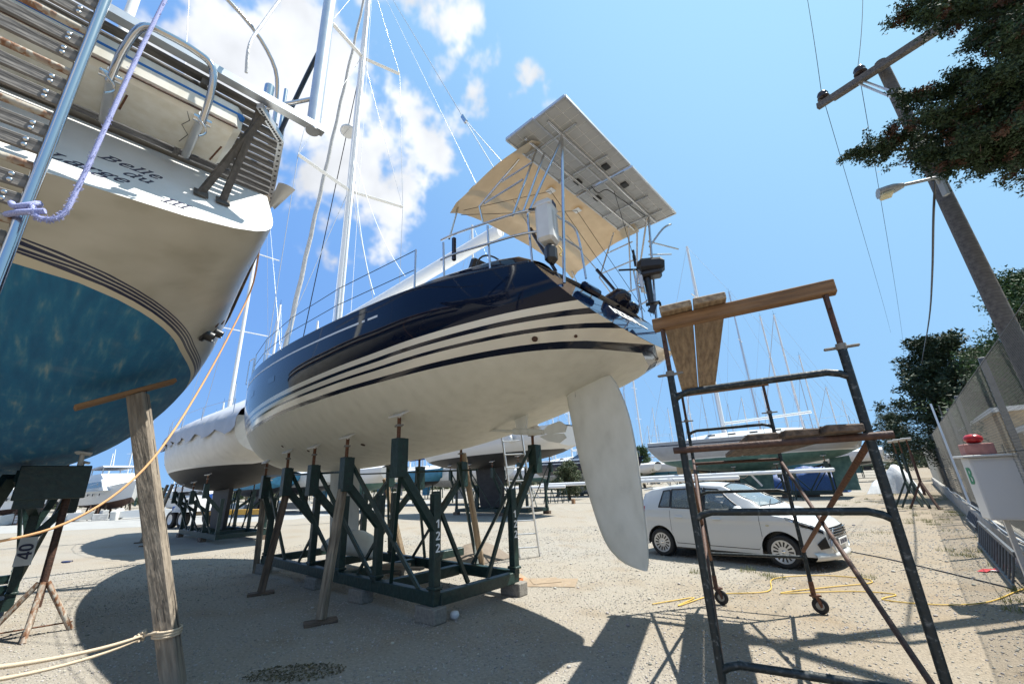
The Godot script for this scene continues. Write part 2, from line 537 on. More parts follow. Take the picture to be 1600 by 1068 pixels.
# worn blue antifouling: streaks along the water flow, scraped back to grey and cream in places
func antifoul_mat() -> StandardMaterial3D:
	var m := mott(Color(0.007, 0.105, 0.235), Color(0.34, 0.38, 0.36), 0.75, Vector3(0.3, 2.0, 2.0), 0.016, 0, 0.25, 44, [0.56, Color(0.012, 0.15, 0.3), 0.74, Color(0.05, 0.2, 0.32)])
	return m
const SKY := 0.513
const SUN := Vector3(1.5, 2.9, -0.3)

func px_dir(x: float, y: float) -> Vector3:   # a pixel of the photograph as a direction
	return (CAM_B * Vector3(x - 800.0, -(y - 534.0), -650.0)).normalized()

func make_sky() -> Sky:
	var w := 2048
	var h := 1024
	var im := Image.create(w, h, false, Image.FORMAT_RGBF)
	var f := FastNoiseLite.new()
	f.seed = 7; f.frequency = 3.0; f.fractal_octaves = 7; f.fractal_gain = 0.6
	var f2 := FastNoiseLite.new()
	f2.seed = 21; f2.frequency = 1.3; f2.fractal_octaves = 4
	var sun := SUN.normalized()
	# cumulus banks: direction, angular radius, strength
	var banks := [[px_dir(440, 60), 0.40, 1.0], [px_dir(550, 140), 0.21, 0.88], [px_dir(585, 250), 0.1, 0.45], [px_dir(722, 120), 0.045, 0.52], [px_dir(690, 124), 0.03, 0.5], [px_dir(822, 94), 0.045, 0.5], [px_dir(240, 90), 0.35, 0.8]]
	var field := FastNoiseLite.new()
	field.seed = 31; field.frequency = 1.1; field.fractal_octaves = 2
	var mid := px_dir(800, 400)
	var ground := Color(0.2, 0.18, 0.15)
	im.fill(ground)
	for j in h / 2 + 8:
		var el := PI * (0.5 - (j + 0.5) / h)
		var se := sin(el)
		var ce := cos(el)
		for i in w:
			var az := TAU * (i + 0.5) / w
			var d := Vector3(sin(az) * ce, se, -cos(az) * ce)
			var e := maxf(se, 0.0)
			var s := clampf(d.dot(sun), -1, 1)
			var t := pow(1.0 - e, 2.2)
			var c := Color(0.085, 0.265, 0.86).lerp(Color(0.31, 0.58, 0.97), t)
			var g := pow(clampf((s + 0.15) / 1.15, 0, 1), 1.7)
			c = c.lerp(Color(0.56, 0.95, 1.12), g * 0.85)
			var a := 0.0
			for b in banks:
				var q: float = d.dot(b[0])
				if q > 1.0 - 0.5 * b[1] * b[1] * 1.9:
					var m := clampf(1.0 - sqrt(maxf(0, 2.0 * (1.0 - q))) / (b[1] * 1.37), 0, 1)
					a = maxf(a, b[2] * (0.25 + 0.75 * m) * smoothstep(0.0, 0.45, m))
			if d.dot(mid) < 0.45:   # the fair-weather field goes on outside the picture
				a = maxf(a, 0.75 * smoothstep(0.1, 0.5, field.get_noise_3dv(d)) * smoothstep(0.45, 0.2, d.dot(mid)))
			if a > 0.0:
				var nn := f.get_noise_3dv(d * 1.9) * 0.75 + f2.get_noise_3dv(d * 2.4) * 0.5
				var dens := smoothstep(0.4, 0.66, a * 0.88 + nn * 0.8)
				var lit := 0.93 + 0.2 * f.get_noise_3dv(d * 2.0 + sun * 0.12) - 0.25 * f2.get_noise_3dv(d * 3.1)
				c = c.lerp(Color(1.02, 1.04, 1.07) * clampf(lit, 0.8, 1.12), dens * 0.94)
			im.set_pixel(i, j, Color(c.r * SKY, c.g * SKY, c.b * SKY))
	var p := PanoramaSkyMaterial.new()
	p.panorama = ImageTexture.create_from_image(im)
	p.filter = true
	var s := Sky.new()
	s.sky_material = p
	return s

func make_ground() -> void:
	var n := 260
	var vs := PackedVector3Array()
	var ns := PackedVector3Array()
	var cs := PackedColorArray()
	var uvs := PackedVector2Array()
	var ix := PackedInt32Array()
	var a := FastNoiseLite.new(); a.seed = 3; a.frequency = 0.16; a.fractal_octaves = 5
	var b := FastNoiseLite.new(); b.seed = 9; b.frequency = 0.9; b.fractal_octaves = 4
	var grey := Color(0.98, 0.97, 0.95)
	var sand := Color(1.0, 0.955, 0.885)
	var earth := Color(0.8, 0.66, 0.5)
	for i in n + 1:
		for j in n + 1:
			var q := Vector2(i, j) / n * 2.0 - Vector2.ONE
			var p := Vector3(signf(q.x) * (14 * absf(q.x) + 386 * pow(absf(q.x), 4.0)), 0, signf(q.y) * (14 * absf(q.y) + 386 * pow(absf(q.y), 4.0)) - 8.0)
			vs.append(p); ns.append(Vector3.UP); uvs.append(Vector2(p.x, p.z))
			var loc := p - YARD_O
			var u := loc.dot(YARD_D)
			var v := -loc.dot(YARD_R)
			var near_fence := smoothstep(-1.0, -5.5, u + a.get_noise_2d(p.x * 2.0, p.z * 2.0) * 2.5)
			var c := grey.lerp(sand, clampf(0.45 + a.get_noise_2d(p.x, p.z) * 1.1, 0, 1))
			c = c.lerp(earth, clampf(near_fence * 0.62 + maxf(0, b.get_noise_2d(p.x, p.z) - 0.1) * 0.9, 0, 0.85))
			cs.append(c)
	for i in n:
		for j in n:
			var o := i * (n + 1) + j
			ix.append_array(PackedInt32Array([o, o + n + 1, o + n + 2, o, o + n + 2, o + 1]))
	var arr := []
	arr.resize(Mesh.ARRAY_MAX)
	arr[Mesh.ARRAY_VERTEX] = vs; arr[Mesh.ARRAY_NORMAL] = ns; arr[Mesh.ARRAY_COLOR] = cs; arr[Mesh.ARRAY_TEX_UV] = uvs; arr[Mesh.ARRAY_INDEX] = ix
	var am := ArrayMesh.new()
	am.add_surface_from_arrays(Mesh.PRIMITIVE_TRIANGLES, arr)
	var m := StandardMaterial3D.new()
	var t := noise_tex(0.035, Color(0.185, 0.17, 0.148), Color(0.4, 0.375, 0.335), 4, 1024, 50, [0.3, Color(0.272, 0.254, 0.224), 0.7, Color(0.31, 0.29, 0.257)])
	m.albedo_texture = t
	m.vertex_color_use_as_albedo = true
	m.uv1_scale = Vector3(0.55, 0.55, 0.55)
	m.roughness = 0.95
	m.metallic_specular = 0.25
	m.normal_enabled = true
	var nt := NoiseTexture2D.new()
	var nf := FastNoiseLite.new(); nf.seed = 5; nf.noise_type = FastNoiseLite.TYPE_SIMPLEX_SMOOTH; nf.frequency = 0.05; nf.fractal_octaves = 4; nf.fractal_gain = 0.65
	nt.width = 1024; nt.height = 1024; nt.seamless = true; nt.noise = nf; nt.as_normal_map = true; nt.bump_strength = 9.0
	m.normal_texture = nt
	m.normal_scale = 0.8
	struct("ground", am, m)
	# pale concrete apron at the back left
	var mb := MB.new()
	mb.quad(Vector3(-110, 0.004, -29.5), Vector3(-110, 0.004, -54), Vector3(-6, 0.004, -54), Vector3(-15, 0.004, -29.5))
	struct("road", mb, mott(Color(0.25, 0.247, 0.235), Color(0.31, 0.306, 0.29), 0.9, Vector3(0.15, 0.15, 0.15), 0.02, 0, 0.2, 51))
	# loose stones near the camera
	for kind in 3:
		var r2 := RandomNumberGenerator.new(); r2.seed = 100 + kind
		var st := MB.new()
		var g := []
		for i in 5:
			var row := []
			var th := PI * i / 4.0
			for k in 6:
				var ph := TAU * k / 6
				var rr := 1.0 + r2.randf_range(-0.22, 0.22)
				row.append(Vector3(sin(th) * cos(ph) * rr, cos(th) * 0.62, sin(th) * sin(ph) * rr * 0.8))
			g.append(row)
		st.grid(g, false, true)
		var mm := MultiMesh.new()
		mm.transform_format = MultiMesh.TRANSFORM_3D
		mm.use_colors = true
		var gm := flat(Color(1, 1, 1), 0.92)
		gm.vertex_color_use_as_albedo = true
		var mesh := st.mesh()
		mesh.surface_set_material(0, gm)
		mm.mesh = mesh
		var cl := FastNoiseLite.new(); cl.seed = 60 + kind; cl.frequency = 0.55; cl.fractal_octaves = 3
		var cnt := 26000
		mm.instance_count = cnt
		for i in cnt:
			var rad := 2.2 + 15.0 * pow(r2.randf(), 1.5)
			var az := r2.randf_range(-1.05, 1.05)
			while cl.get_noise_2d(sin(az) * rad, cos(az) * rad) < r2.randf_range(-0.5, 0.25):
				rad = 2.2 + 15.0 * pow(r2.randf(), 1.5)
				az = r2.randf_range(-1.05, 1.05)
			var s := 0.003 + 0.009 * pow(r2.randf(), 2.4) + 0.0007 * rad * r2.randf()
			if r2.randf() < 0.01:
				s *= 2.2
			var bs := Basis(Vector3.UP, r2.randf() * TAU).scaled(Vector3(s, s, s))
			mm.set_instance_transform(i, Transform3D(bs, Vector3(sin(az) * rad, s * 0.25, -cos(az) * rad)))
			var w := r2.randf_range(0.2, 0.42)
			mm.set_instance_color(i, Color(w, w * r2.randf_range(0.9, 0.97), w * r2.randf_range(0.76, 0.92)))
		var o := MultiMeshInstance3D.new()
		o.name = numbered("gravel")
		o.multimesh = mm
		o.set_meta("kind", "stuff")
		o.set_meta("label", ["loose pale gravel scattered over the yard", "small beige stones lying on the yard ground", "fine crushed stone chips on the yard"][kind])
		o.set_meta("category", "gravel")
		add_child(o)
var hull: Hull
func make_main_hull() -> void:
	hull = Hull.new()
	hull.us = [-2.6, -1.9, -1.0, 0.0, 1.0, 3.0, 5.0, 7.0, 8.2, 9.0, 9.7, 10.3]
	hull.bd = [1.5, 1.76, 2.0, 2.1, 2.15, 2.14, 1.95, 1.54, 1.18, 0.86, 0.5, 0.03]
	hull.yk = [3.2, 2.9, 2.64, 2.43, 2.3, 2.17, 2.14, 2.24, 2.46, 2.72, 3.15, 4.1]
	for u in hull.us:
		var t: float = (u + 2.6) / 12.9
		hull.yd.append(4.02 + 0.451 * t + 0.141 * t * t)
	hull.shear = 0.75
	hull.reach = 2.4

func wire_line(parent: Node, called: String, pts: Array, r: float, m: Material) -> void:
	var mb := MB.new()
	mb.tube(pts, r, 5)
	part(called, mb, m, parent)

func sag(a: Vector3, b: Vector3, s: float, n := 12) -> Array:
	var o := []
	for i in n + 1:
		var t := float(i) / n
		o.append(a.lerp(b, t) - Vector3(0, s * 4 * t * (1 - t), 0))
	return o

func smooth_path(p: Array, sub := 5) -> Array:
	var o := []
	for i in p.size() - 1:
		var a: Vector3 = p[maxi(i - 1, 0)]
		var b: Vector3 = p[i]
		var c: Vector3 = p[i + 1]
		var d: Vector3 = p[mini(i + 2, p.size() - 1)]
		for k in sub:
			o.append(b.cubic_interpolate(c, a, d, float(k) / sub))
	o.append(p[-1])
	return o

func make_yacht() -> void:
	make_main_hull()
	var T := yard()
	var y := thing("sailing_yacht", "dark blue sailing yacht with white stripes and solar panels, propped on green cradle", "sailing yacht", T)
	var h := hull
	var mb := MB.new()
	var lines := [3.065, 3.118, 3.205, 3.24, 3.305, 3.35, 3.42]
	var rise := func(k: int): return func(u: float): return lines[k] + 0.05 * smoothstep(0.0, -2.6, u) + 0.06 * smoothstep(6.0, 10.3, u)
	h.band(mb, null, rise.call(0), 90, 16)
	part("bottom", mb, M.bottom, y).set_meta("label", "cream antifouled bottom")
	mb = MB.new(); h.band(mb, rise.call(6), null, 90, 14)
	part("topside", mb, M.navy, y)
	for k in 6:
		mb = MB.new(); h.band(mb, rise.call(k), rise.call(k + 1), 90, 3)
		part("boot_stripe" if k == 0 else ("dark_stripe" if k % 2 == 0 else "white_stripe"), mb, M.navy_trim if k % 2 == 0 else M.stripe_white, y)
	for a in [[0.1, 10.2], [-0.35, -0.12], [-0.05, 0.02]]:
		for s in [1.0, -1.0]:
			mb = MB.new(); h.band(mb, func(u): return h.f(h.yd, u) - 0.21, func(u): return h.f(h.yd, u) - 0.18, 70 if a[1] > 1 else 6, 1, 0.003, a[0], a[1], [s])
			part("cove_line", mb, M.letter_white, y)
	mb = MB.new(); h.transom(mb)
	var tr := part("transom", mb, M.navy, y)
	var tb := Basis(Vector3(0, 0, 1), Vector3(0.6, 0.8, 0), Vector3(0, 0, 1).cross(Vector3(0.6, 0.8, 0)))
	text("AZZURE", 0.26, M.letter_white, tr, Transform3D(tb, Vector3(-2.6 + 0.75 * -0.28 - 0.006, 3.74, 0.25)))
	mb = MB.new(); h.deck(mb)
	part("deck", mb, M.white, y)
	# toe rail
	for side in [1.0, -1.0]:
		mb = MB.new()
		var p := []
		for i in 41:
			var u := lerpf(-2.55, 10.25, i / 40.0)
			var q := h.pt(u, h.f(h.yd, u), side)
			p.append(q + Vector3(0, 0.015, side * 0.02))
		mb.tube(p, 0.018, 5)
		part("toe_rail", mb, M.navy_trim, y)
	# hull windows: dark panes set in the topside
	for a in [[3.2, 3.62], [4.9, 5.32], [6.2, 6.9]]:
		for side in [1.0, -1.0]:
			var win := MB.new()
			var g := []
			for i in 7:
				var u := lerpf(a[0], a[1], i / 6.0)
				var row := []
				for j in 3:
					var q := h.pt(u, lerpf(3.69, 3.8, j / 2.0) + 0.02 * (u - 3), side)
					q.z -= side * 0.004
					row.append(q)
				g.append(row)
			win.grid(g, side > 0)
			part("hull_window", win, M.window, y)
	# through-hull fittings
	for a in [[-2.05, 3.2, 0.035], [-2.3, 3.2, 0.02], [4.1, 2.6, 0.03], [3.3, 2.45, 0.03], [1.6, 2.42, 0.04]]:
		mb = MB.new()
		var q := h.pt(a[0], a[1], 1)
		var q2 := h.pt(a[0] + 0.05, a[1], 1)
		var q3 := h.pt(a[0], a[1] + 0.05, 1)
		var nn := (q2 - q).cross(q3 - q).normalized()
		if nn.z > 0:
			nn = -nn
		mb.lathe([Vector2(0, 0.006), Vector2(a[2] * 0.6, 0.006), Vector2(a[2], 0.009), Vector2(a[2], 0.0)], q, nn, 12)
		part("skin_fitting", mb, M.rust_dark, y)
	# keel: fin and bulb
	mb = MB.new()
	var g2 := []
	for i in 13:
		var t := i / 12.0
		var yy := lerpf(2.3, 0.62, t)
		var uf := lerpf(5.15, 4.85, t)
		var ua := lerpf(3.75, 3.6, t)
		var row := []
		for k in 20:
			var s := float(k) / 20 * TAU
			var xx := 0.5 + 0.5 * cos(s)
			var th := 0.13 * sin(s) * sqrt(maxf(0.0, 1 - pow(1 - xx, 2) * 0.9)) * (0.25 + 0.75 * (1 - pow(2 * xx - 1.3, 2) * 0.5))
			row.append(Vector3(lerpf(ua, uf, xx), yy, th))
		g2.append(row)
	mb.grid(g2, true, true)
	var kl := part("keel", mb, M.keel, y)
	mb = MB.new()
	g2 = []
	for i in 25:
		var t := i / 24.0
		var u := lerpf(2.86, 5.25, t)
		var r := pow(sin(PI * pow(clampf(t, 0.002, 0.998), 0.75)), 0.6)
		var row := []
		for k in 16:
			var s := TAU * k / 16
			row.append(Vector3(u, 0.42 + 0.24 * r + (0.25 * sin(s) * r if sin(s) > 0 else 0.24 * r * sin(s)), 0.3 * cos(s) * r))
		g2.append(row)
	mb.grid(g2, false, true)
	part("bulb", mb, M.keel, kl)
	# rudder
	var prof := [[2.95, -1.83, -2.58], [2.8, -1.86, -2.66], [2.43, -1.91, -2.76], [1.93, -1.98, -2.8], [1.38, -2.1, -2.79], [0.99, -2.23, -2.78], [0.82, -2.38, -2.76], [0.75, -2.53, -2.74], [0.72, -2.68, -2.73]]
	g2 = []
	var pv3 := []
	for q in prof:
		pv3.append(Vector3(q[0], q[1], q[2]))
	for q3 in smooth_path(pv3, 5):
		var q := [q3.x, q3.y, q3.z]
		var row := []
		for k in 16:
			var s := TAU * k / 16
			var xx := 0.5 + 0.5 * cos(s)
			row.append(Vector3(lerpf(q[2], q[1], xx), q[0], 0.085 * sin(s) * (0.35 + 0.65 * xx) * clampf((q[0] - 0.6) / 0.5, 0.25, 1)))
		g2.append(row)
	mb = MB.new(); mb.grid(g2, true, true)
	part("rudder", mb, M.rudder, y)
	mb = MB.new(); mb.cyl(L(-2.05, 2.75, 0), L(-2.05, 3.2, 0), 0.06)
	part("rudder_stock", mb, M.steel, y)
	# shaft, strut and folding propeller
	mb = MB.new(); mb.cyl(L(0.0, 2.55, 0), L(-1.4, 2.36, 0), 0.022)
	part("propeller_shaft", mb, M.bottom, y)
	mb = MB.new()
	mb.prism(PackedVector2Array([Vector2(-0.86, 2.72), Vector2(-1.14, 2.76), Vector2(-1.09, 2.36), Vector2(-0.95, 2.37)]), Vector3.ZERO, Basis.IDENTITY, 0.045)
	mb.cyl(L(-0.86, 2.43, 0), L(-1.16, 2.39, 0), 0.05)
	part("shaft_strut", mb, M.bottom, y)
	var pr := Node3D.new(); pr.name = "propeller"; y.add_child(pr)
	mb = MB.new(); mb.cyl(L(-1.17, 2.39, 0), L(-1.42, 2.355, 0), 0.055, 0.035)
	part("hub", mb, M.rudder, pr)
	for s in [1, -1]:
		mb = MB.new()
		mb.prism(PackedVector2Array([Vector2(-1.36, 2.33 + 0.03 * s), Vector2(-1.5, 2.335 + 0.11 * s), Vector2(-1.7, 2.33 + 0.15 * s), Vector2(-1.82, 2.32 + 0.08 * s), Vector2(-1.78, 2.31 + 0.01 * s), Vector2(-1.5, 2.32)]), Vector3(0, 0, 0.02 * s), Basis.IDENTITY, 0.018)
		part("blade", mb, M.rudder, pr)
	make_rig(y)
	make_stern_gear(y)

func make_rig(y: Node3D) -> void:
	var h := hull
	var mu := 5.55
	var mast := Node3D.new(); mast.name = "mast"; y.add_child(mast)
	var mb := MB.new()
	var g := []
	for yy in [4.3, 10.0, 16.0, 19.0, 20.6]:
		var row := []
		for k in 16:
			var a := TAU * k / 16
			var sc := 1.0 if yy < 17 else lerpf(1.0, 0.7, (yy - 17) / 3.6)
			row.append(Vector3(mu + 0.15 * cos(a) * sc, yy, 0.095 * sin(a) * sc))
		g.append(row)
	mb.grid(g, true, true)
	part("spar", mb, M.mast_white, mast)
	mb = MB.new(); mb.box(L(mu - 0.155, 11.5, 0), Vector3(0.025, 13.5, 0.035))
	part("sail_track", mb, M.alu, mast)
	for a in [[10.45, 1.68], [16.1, 1.3]]:
		for s in [1.0, -1.0]:
			mb = MB.new()
			mb.bar(L(mu - 0.05, a[0], 0.08 * s), L(mu - 0.32, a[0] + 0.12, a[1] * s), 0.13, 0.04, Vector3.UP, 0.015)
			part("spreader", mb, M.mast_white, mast)
	mb = MB.new()
	mb.lathe([Vector2(0, 0.22), Vector2(0.16, 0.21), Vector2(0.27, 0.14), Vector2(0.29, 0.05), Vector2(0.24, 0), Vector2(0, 0)], L(mu + 0.5, 13.1, 0), Vector3.UP, 18)
	mb.bar(L(mu + 0.14, 13.05, 0), L(mu + 0.7, 13.08, 0), 0.2, 0.04)
	part("radar_dome", mb, M.white, mast)
	# shrouds, diagonals and stays
	for s in [1.0, -1.0]:
		wire_line(y, "shroud", [L(mu - 0.3, 4.35, 1.72 * s), L(mu - 0.32, 10.57, 1.68 * s), L(mu - 0.32, 16.2, 1.3 * s), L(mu, 20.3, 0.06 * s)], 0.009, M.wire)
		wire_line(y, "shroud", [L(mu - 0.25, 4.35, 1.62 * s), L(mu - 0.02, 10.3, 0.09 * s)], 0.009, M.wire)
		wire_line(y, "shroud", [L(mu - 0.32, 10.57, 1.68 * s), L(mu, 16.0, 0.08 * s)], 0.007, M.wire)
		wire_line(y, "backstay", [L(0.2, 9.3, 0), L(-2.65, 3.95, 1.05 * s)], 0.009, M.wire)
		mb = MB.new(); mb.cyl(L(-2.1, 4.98, 0.85 * s), L(-2.58, 4.08, 1.03 * s), 0.028, 0.022)
		part("backstay_tensioner", mb, M.navy_trim, y)
	wire_line(y, "backstay", [L(mu - 0.3, 20.5, 0), L(0.2, 9.3, 0)], 0.01, M.wire)
	mb = MB.new(); mb.box(L(0.2, 9.3, 0), Vector3(0.09, 0.3, 0.05), Basis(Vector3(0, 0, 1), -0.44), 0.01)
	part("stay_plate", mb, M.steel, y)
	wire_line(y, "inner_stay", [L(8.3, 4.6, 0), L(mu + 0.12, 15.5, 0)], 0.014, M.dark_wire)
	# furled headsail
	mb = MB.new()
	var p := []
	for i in 40:
		var t := i / 39.0
		p.append(L(lerpf(9.75, mu + 0.25, t) , lerpf(4.7, 20.0, t), 0.012 * sin(i * 1.7)))
	mb.tube(p, 0.085, 9, 0.04)
	part("furled_headsail", mb, M.sail_grey, y)
	mb = MB.new()
	mb.lathe([Vector2(0, 0), Vector2(0.12, 0), Vector2(0.13, 0.06), Vector2(0.1, 0.09), Vector2(0.12, 0.14), Vector2(0, 0.16)], L(9.85, 4.68, 0), Vector3(-0.26, 0.96, 0).normalized(), 14)
	part("furler_drum", mb, M.black, y)
	# boom with sail stowed inside, vang
	mb = MB.new()
	var gg := []
	for i in 15:
		var u := lerpf(5.35, -0.75, i / 14.0)
		var row := []
		for k in 14:
			var a := TAU * k / 14
			var sc := lerpf(1.0, 0.72, i / 14.0)
			row.append(Vector3(u, 5.95 + 0.06 * (i / 14.0) + 0.19 * sin(a) * sc, 0.13 * cos(a) * sc))
		gg.append(row)
	mb.grid(gg, false, true)
	for e in [0, 14]:
		for k in 14:
			mb.tri(gg[e][k], gg[e][(k + 1) % 14], gg[e][0])
	part("boom", mb, M.mast_white, y)
	wire_line(y, "vang", [L(mu - 0.2, 4.6, 0), L(3.7, 5.75, 0)], 0.035, M.alu)
	wire_line(y, "topping_lift", [L(-0.7, 6.05, 0), L(mu - 0.2, 20.4, 0)], 0.006, M.wire)
	for a in [[0.25, 0.12], [0.4, -0.2], [0.1, 0.2]]:
		wire_line(y, "halyard", [L(mu - a[0], 4.5, a[1]), L(mu - 0.17, 19.8, a[1] * 0.2)], 0.006, M.letter_white)
	wire_line(y, "lazy_line", sag(L(mu - 0.17, 11.5, 0.06), L(3.4, 6.15, 0.12), 0.5), 0.008, M.letter_white)
	wire_line(y, "lazy_line", sag(L(mu - 0.17, 11.5, -0.06), L(2.1, 6.15, 0.12), 0.4), 0.008, M.letter_white)
	# coachroof
	mb = MB.new()
	gg = []
	for i in 17:
		var u := lerpf(0.4, 8.0, i / 16.0)
		var k0 := h.f(h.bd, u) * 0.6
		var top := 0.36 * pow(sin(PI * clampf(i / 16.0 * 0.93 + 0.05, 0, 1)), 0.4)
		var row := []
		for j in 9:
			var t := lerpf(-1, 1, j / 8.0)
			row.append(Vector3(u, h.f(h.yd, u) + 0.04 + top * pow(1 - pow(absf(t), 5), 0.7), t * k0))
		gg.append(row)
	mb.grid(gg, true)
	part("coachroof", mb, M.white, y)
	# stanchions and life lines
	var us := [-1.0, 0.9, 2.8, 4.6, 6.2, 7.7, 8.9]
	for s in [1.0, -1.0]:
		var top := []
		var mid := []
		for u in us:
			var b: Vector3 = h.pt(u, h.f(h.yd, u), s) + Vector3(0, 0, s * 0.06)
			mb = MB.new(); mb.cyl(b, b + Vector3(0, 0.62, 0), 0.013)
			part("stanchion", mb, M.steel, y)
			top.append(b + Vector3(0, 0.61, 0)); mid.append(b + Vector3(0, 0.32, 0))
		wire_line(y, "life_line", top, 0.0055, M.dark_wire)
		wire_line(y, "life_line", mid, 0.0055, M.dark_wire)
		for u in [4.9, 5.5, 6.9, 7.4]:   # granny bars and gates by the mast
			pass
		mb = MB.new()
		var q: Vector3 = h.pt(8.9, h.f(h.yd, 8.9), s) + Vector3(0, 0, s * 0.06)
		var q2: Vector3 = h.pt(10.1, h.f(h.yd, 10.1), s)
		mb.tube(smooth_path([q, q + Vector3(0.02, 0.6, 0), q + Vector3(0.1, 0.66, 0), q2 + Vector3(0.05, 0.68, 0), q2 + Vector3(0.12, 0.6, 0), q2 + Vector3(0.02, 0.02, 0)]), 0.014, 6)
		mb.cyl(q + Vector3(0.02, 0.33, 0), q2 + Vector3(0.08, 0.35, 0), 0.011)
		part("pulpit", mb, M.steel, y)
		for u in [6.75, 7.15]:
			mb = MB.new()
			var b: Vector3 = h.pt(u, h.f(h.yd, u), s) + Vector3(0, 0, s * 0.05)
			mb.tube(smooth_path([b, b + Vector3(0, 0.58, 0), b + Vector3(0.05, 0.64, 0), b + Vector3(0.33, 0.64, 0), b + Vector3(0.37, 0.58, 0), b + Vector3(0.37, 0.0, 0)]), 0.013, 6)
			if u < 7.0:
				part("boarding_rail", mb, M.steel, y)
	# anchor on the bow roller
	mb = MB.new()
	mb.bar(L(10.0, 4.6, 0), L(10.55, 4.5, 0), 0.1, 0.05)
	mb.prism(PackedVector2Array([Vector2(10.5, 4.55), Vector2(10.62, 4.5), Vector2(10.6, 4.1), Vector2(10.45, 3.95), Vector2(10.38, 4.1), Vector2(10.5, 4.25)]), Vector3.ZERO, Basis.IDENTITY, 0.22)
	part("anchor", mb, M.black, y)
	# winches, rope coil
	for a in [[0.6, 1.5], [-0.4, 1.55]]:
		for s in [1.0, -1.0]:
			mb = MB.new()
			mb.lathe([Vector2(0.09, 0), Vector2(0.075, 0.06), Vector2(0.07, 0.14), Vector2(0.1, 0.17), Vector2(0.1, 0.19), Vector2(0, 0.2)], L(a[0], 4.1, a[1] * s), Vector3.UP, 14)
			part("winch", mb, M.black, y)
	mb = MB.new()
	var coil := []
	for i in 60:
		var a := i * 0.42
		coil.append(L(1.9 + 0.2 * cos(a), 4.28 + 0.006 * i * 0.3 + 0.03 * sin(a * 1.7), 1.75 + 0.1 * sin(a)))
	mb.tube(coil, 0.018, 5)
	part("rope_coil", mb, M.rope, y)
func make_stern_gear(y: Node3D) -> void:
	var h := hull
	# cockpit coaming and helm seat behind the transom edge
	for s in [1.0, -1.0]:
		var mb := MB.new()
		var g := []
		for i in 13:
			var u := lerpf(-2.5, 0.3, i / 12.0)
			var row := []
			for j in 7:
				var t := j / 6.0
				row.append(Vector3(u, 4.02 + 0.32 * pow(sin(PI * t), 0.5) * smoothstep(0, 0.25, i / 12.0 + 0.12), -s * lerpf(h.f(h.bd, u) - 0.1, h.f(h.bd, u) - 0.7, t)))
			g.append(row)
		mb.grid(g, s < 0)
		part("coaming", mb, M.navy, y)
		# pushpit: two rails on posts
		for yy in [4.42, 4.72]:
			mb = MB.new()
			mb.tube(smooth_path([L(-1.25, yy + 0.1, 1.72 * s), L(-1.5, yy + 0.1, 1.68 * s), L(-2.0, yy + 0.05, 1.6 * s), L(-2.5, yy, 1.5 * s), L(-2.72, yy, 1.32 * s), L(-2.74, yy, 1.05 * s)]), 0.015, 7)
			part("pushpit_rail", mb, M.steel, y)
		for q in [[-1.3, 1.72], [-2.0, 1.58], [-2.52, 1.42]]:
			mb = MB.new(); mb.cyl(L(q[0], 4.0, (q[1] - 0.03) * s), L(q[0], 4.8 - 0.03 * absf(q[0]), q[1] * s), 0.014)
			part("pushpit_post", mb, M.steel, y)
		mb = MB.new()
		mb.tube(smooth_path([L(-2.74, 4.72, 1.05 * s), L(-2.76, 4.7, 0.8 * s), L(-2.78, 4.5, 0.74 * s), L(-2.8, 4.0, 0.72 * s)]), 0.014, 7)
		mb.cyl(L(-2.77, 4.42, 1.05 * s), L(-2.79, 4.4, 0.74 * s), 0.012)
		part("pushpit_rail", mb, M.steel, y)
		# stern pole carrying the solar frame
		mb = MB.new(); mb.cyl(L(-2.8, 3.78, 1.2 * s), L(-2.97, 5.74, 1.2 * s), 0.019)
		part("stern_pole", mb, M.steel, y)
		mb = MB.new(); mb.cyl(L(-2.52, 4.75, 1.4 * s), L(-2.95, 5.72, 1.18 * s), 0.015)
		part("stern_pole", mb, M.steel, y)
		# bimini hoops and the short ladder between them
		for q in [[-1.35, 4.82, -1.25, 5.56, 1.66, 1.4], [-1.95, 4.78, -1.78, 5.18, 1.6, 1.5], [-1.78, 5.18, -2.3, 5.78, 1.5, 1.25], [-2.35, 4.74, -2.62, 5.88, 1.5, 1.2], [-2.48, 4.74, -2.72, 5.6, 1.46, 1.25]]:
			mb = MB.new(); mb.cyl(L(q[0], q[1], q[4] * s), L(q[2], q[3], q[5] * s), 0.0135)
			part("bimini_leg", mb, M.steel, y)
		for q in [[-1.83, 5.22, -2.5, 5.22, 1.46], [-2.05, 5.5, -2.58, 5.5, 1.35]]:
			mb = MB.new(); mb.cyl(L(q[0], q[1], q[4] * s), L(q[2], q[3], (q[4] - 0.02) * s), 0.012)
			part("ladder_rung", mb, M.steel, y)
	# bimini canopy
	var bim := Node3D.new(); bim.name = "bimini"; y.add_child(bim)
	var mb := MB.new()
	var g := []
	for i in 15:
		var t := i / 14.0
		var u := lerpf(-1.22, -2.68, t)
		var row := []
		for j in 21:
			var w := lerpf(-1, 1, j / 20.0)
			var yy := lerpf(5.54, 5.76, smoothstep(0, 0.7, t)) + 0.14 * (1 - pow(absf(w), 2.6)) - 0.06 * pow(absf(w), 12)
			if i == 0:
				yy -= 0.1
			row.append(Vector3(u + (0.03 if i == 0 else 0.0), yy + 0.004 * sin(j * 0.9 + i * 0.7), -w * lerpf(1.52, 1.44, t)))
		g.append(row)
	mb.grid(g, true)
	part("canopy", mb, M.canvas, bim)
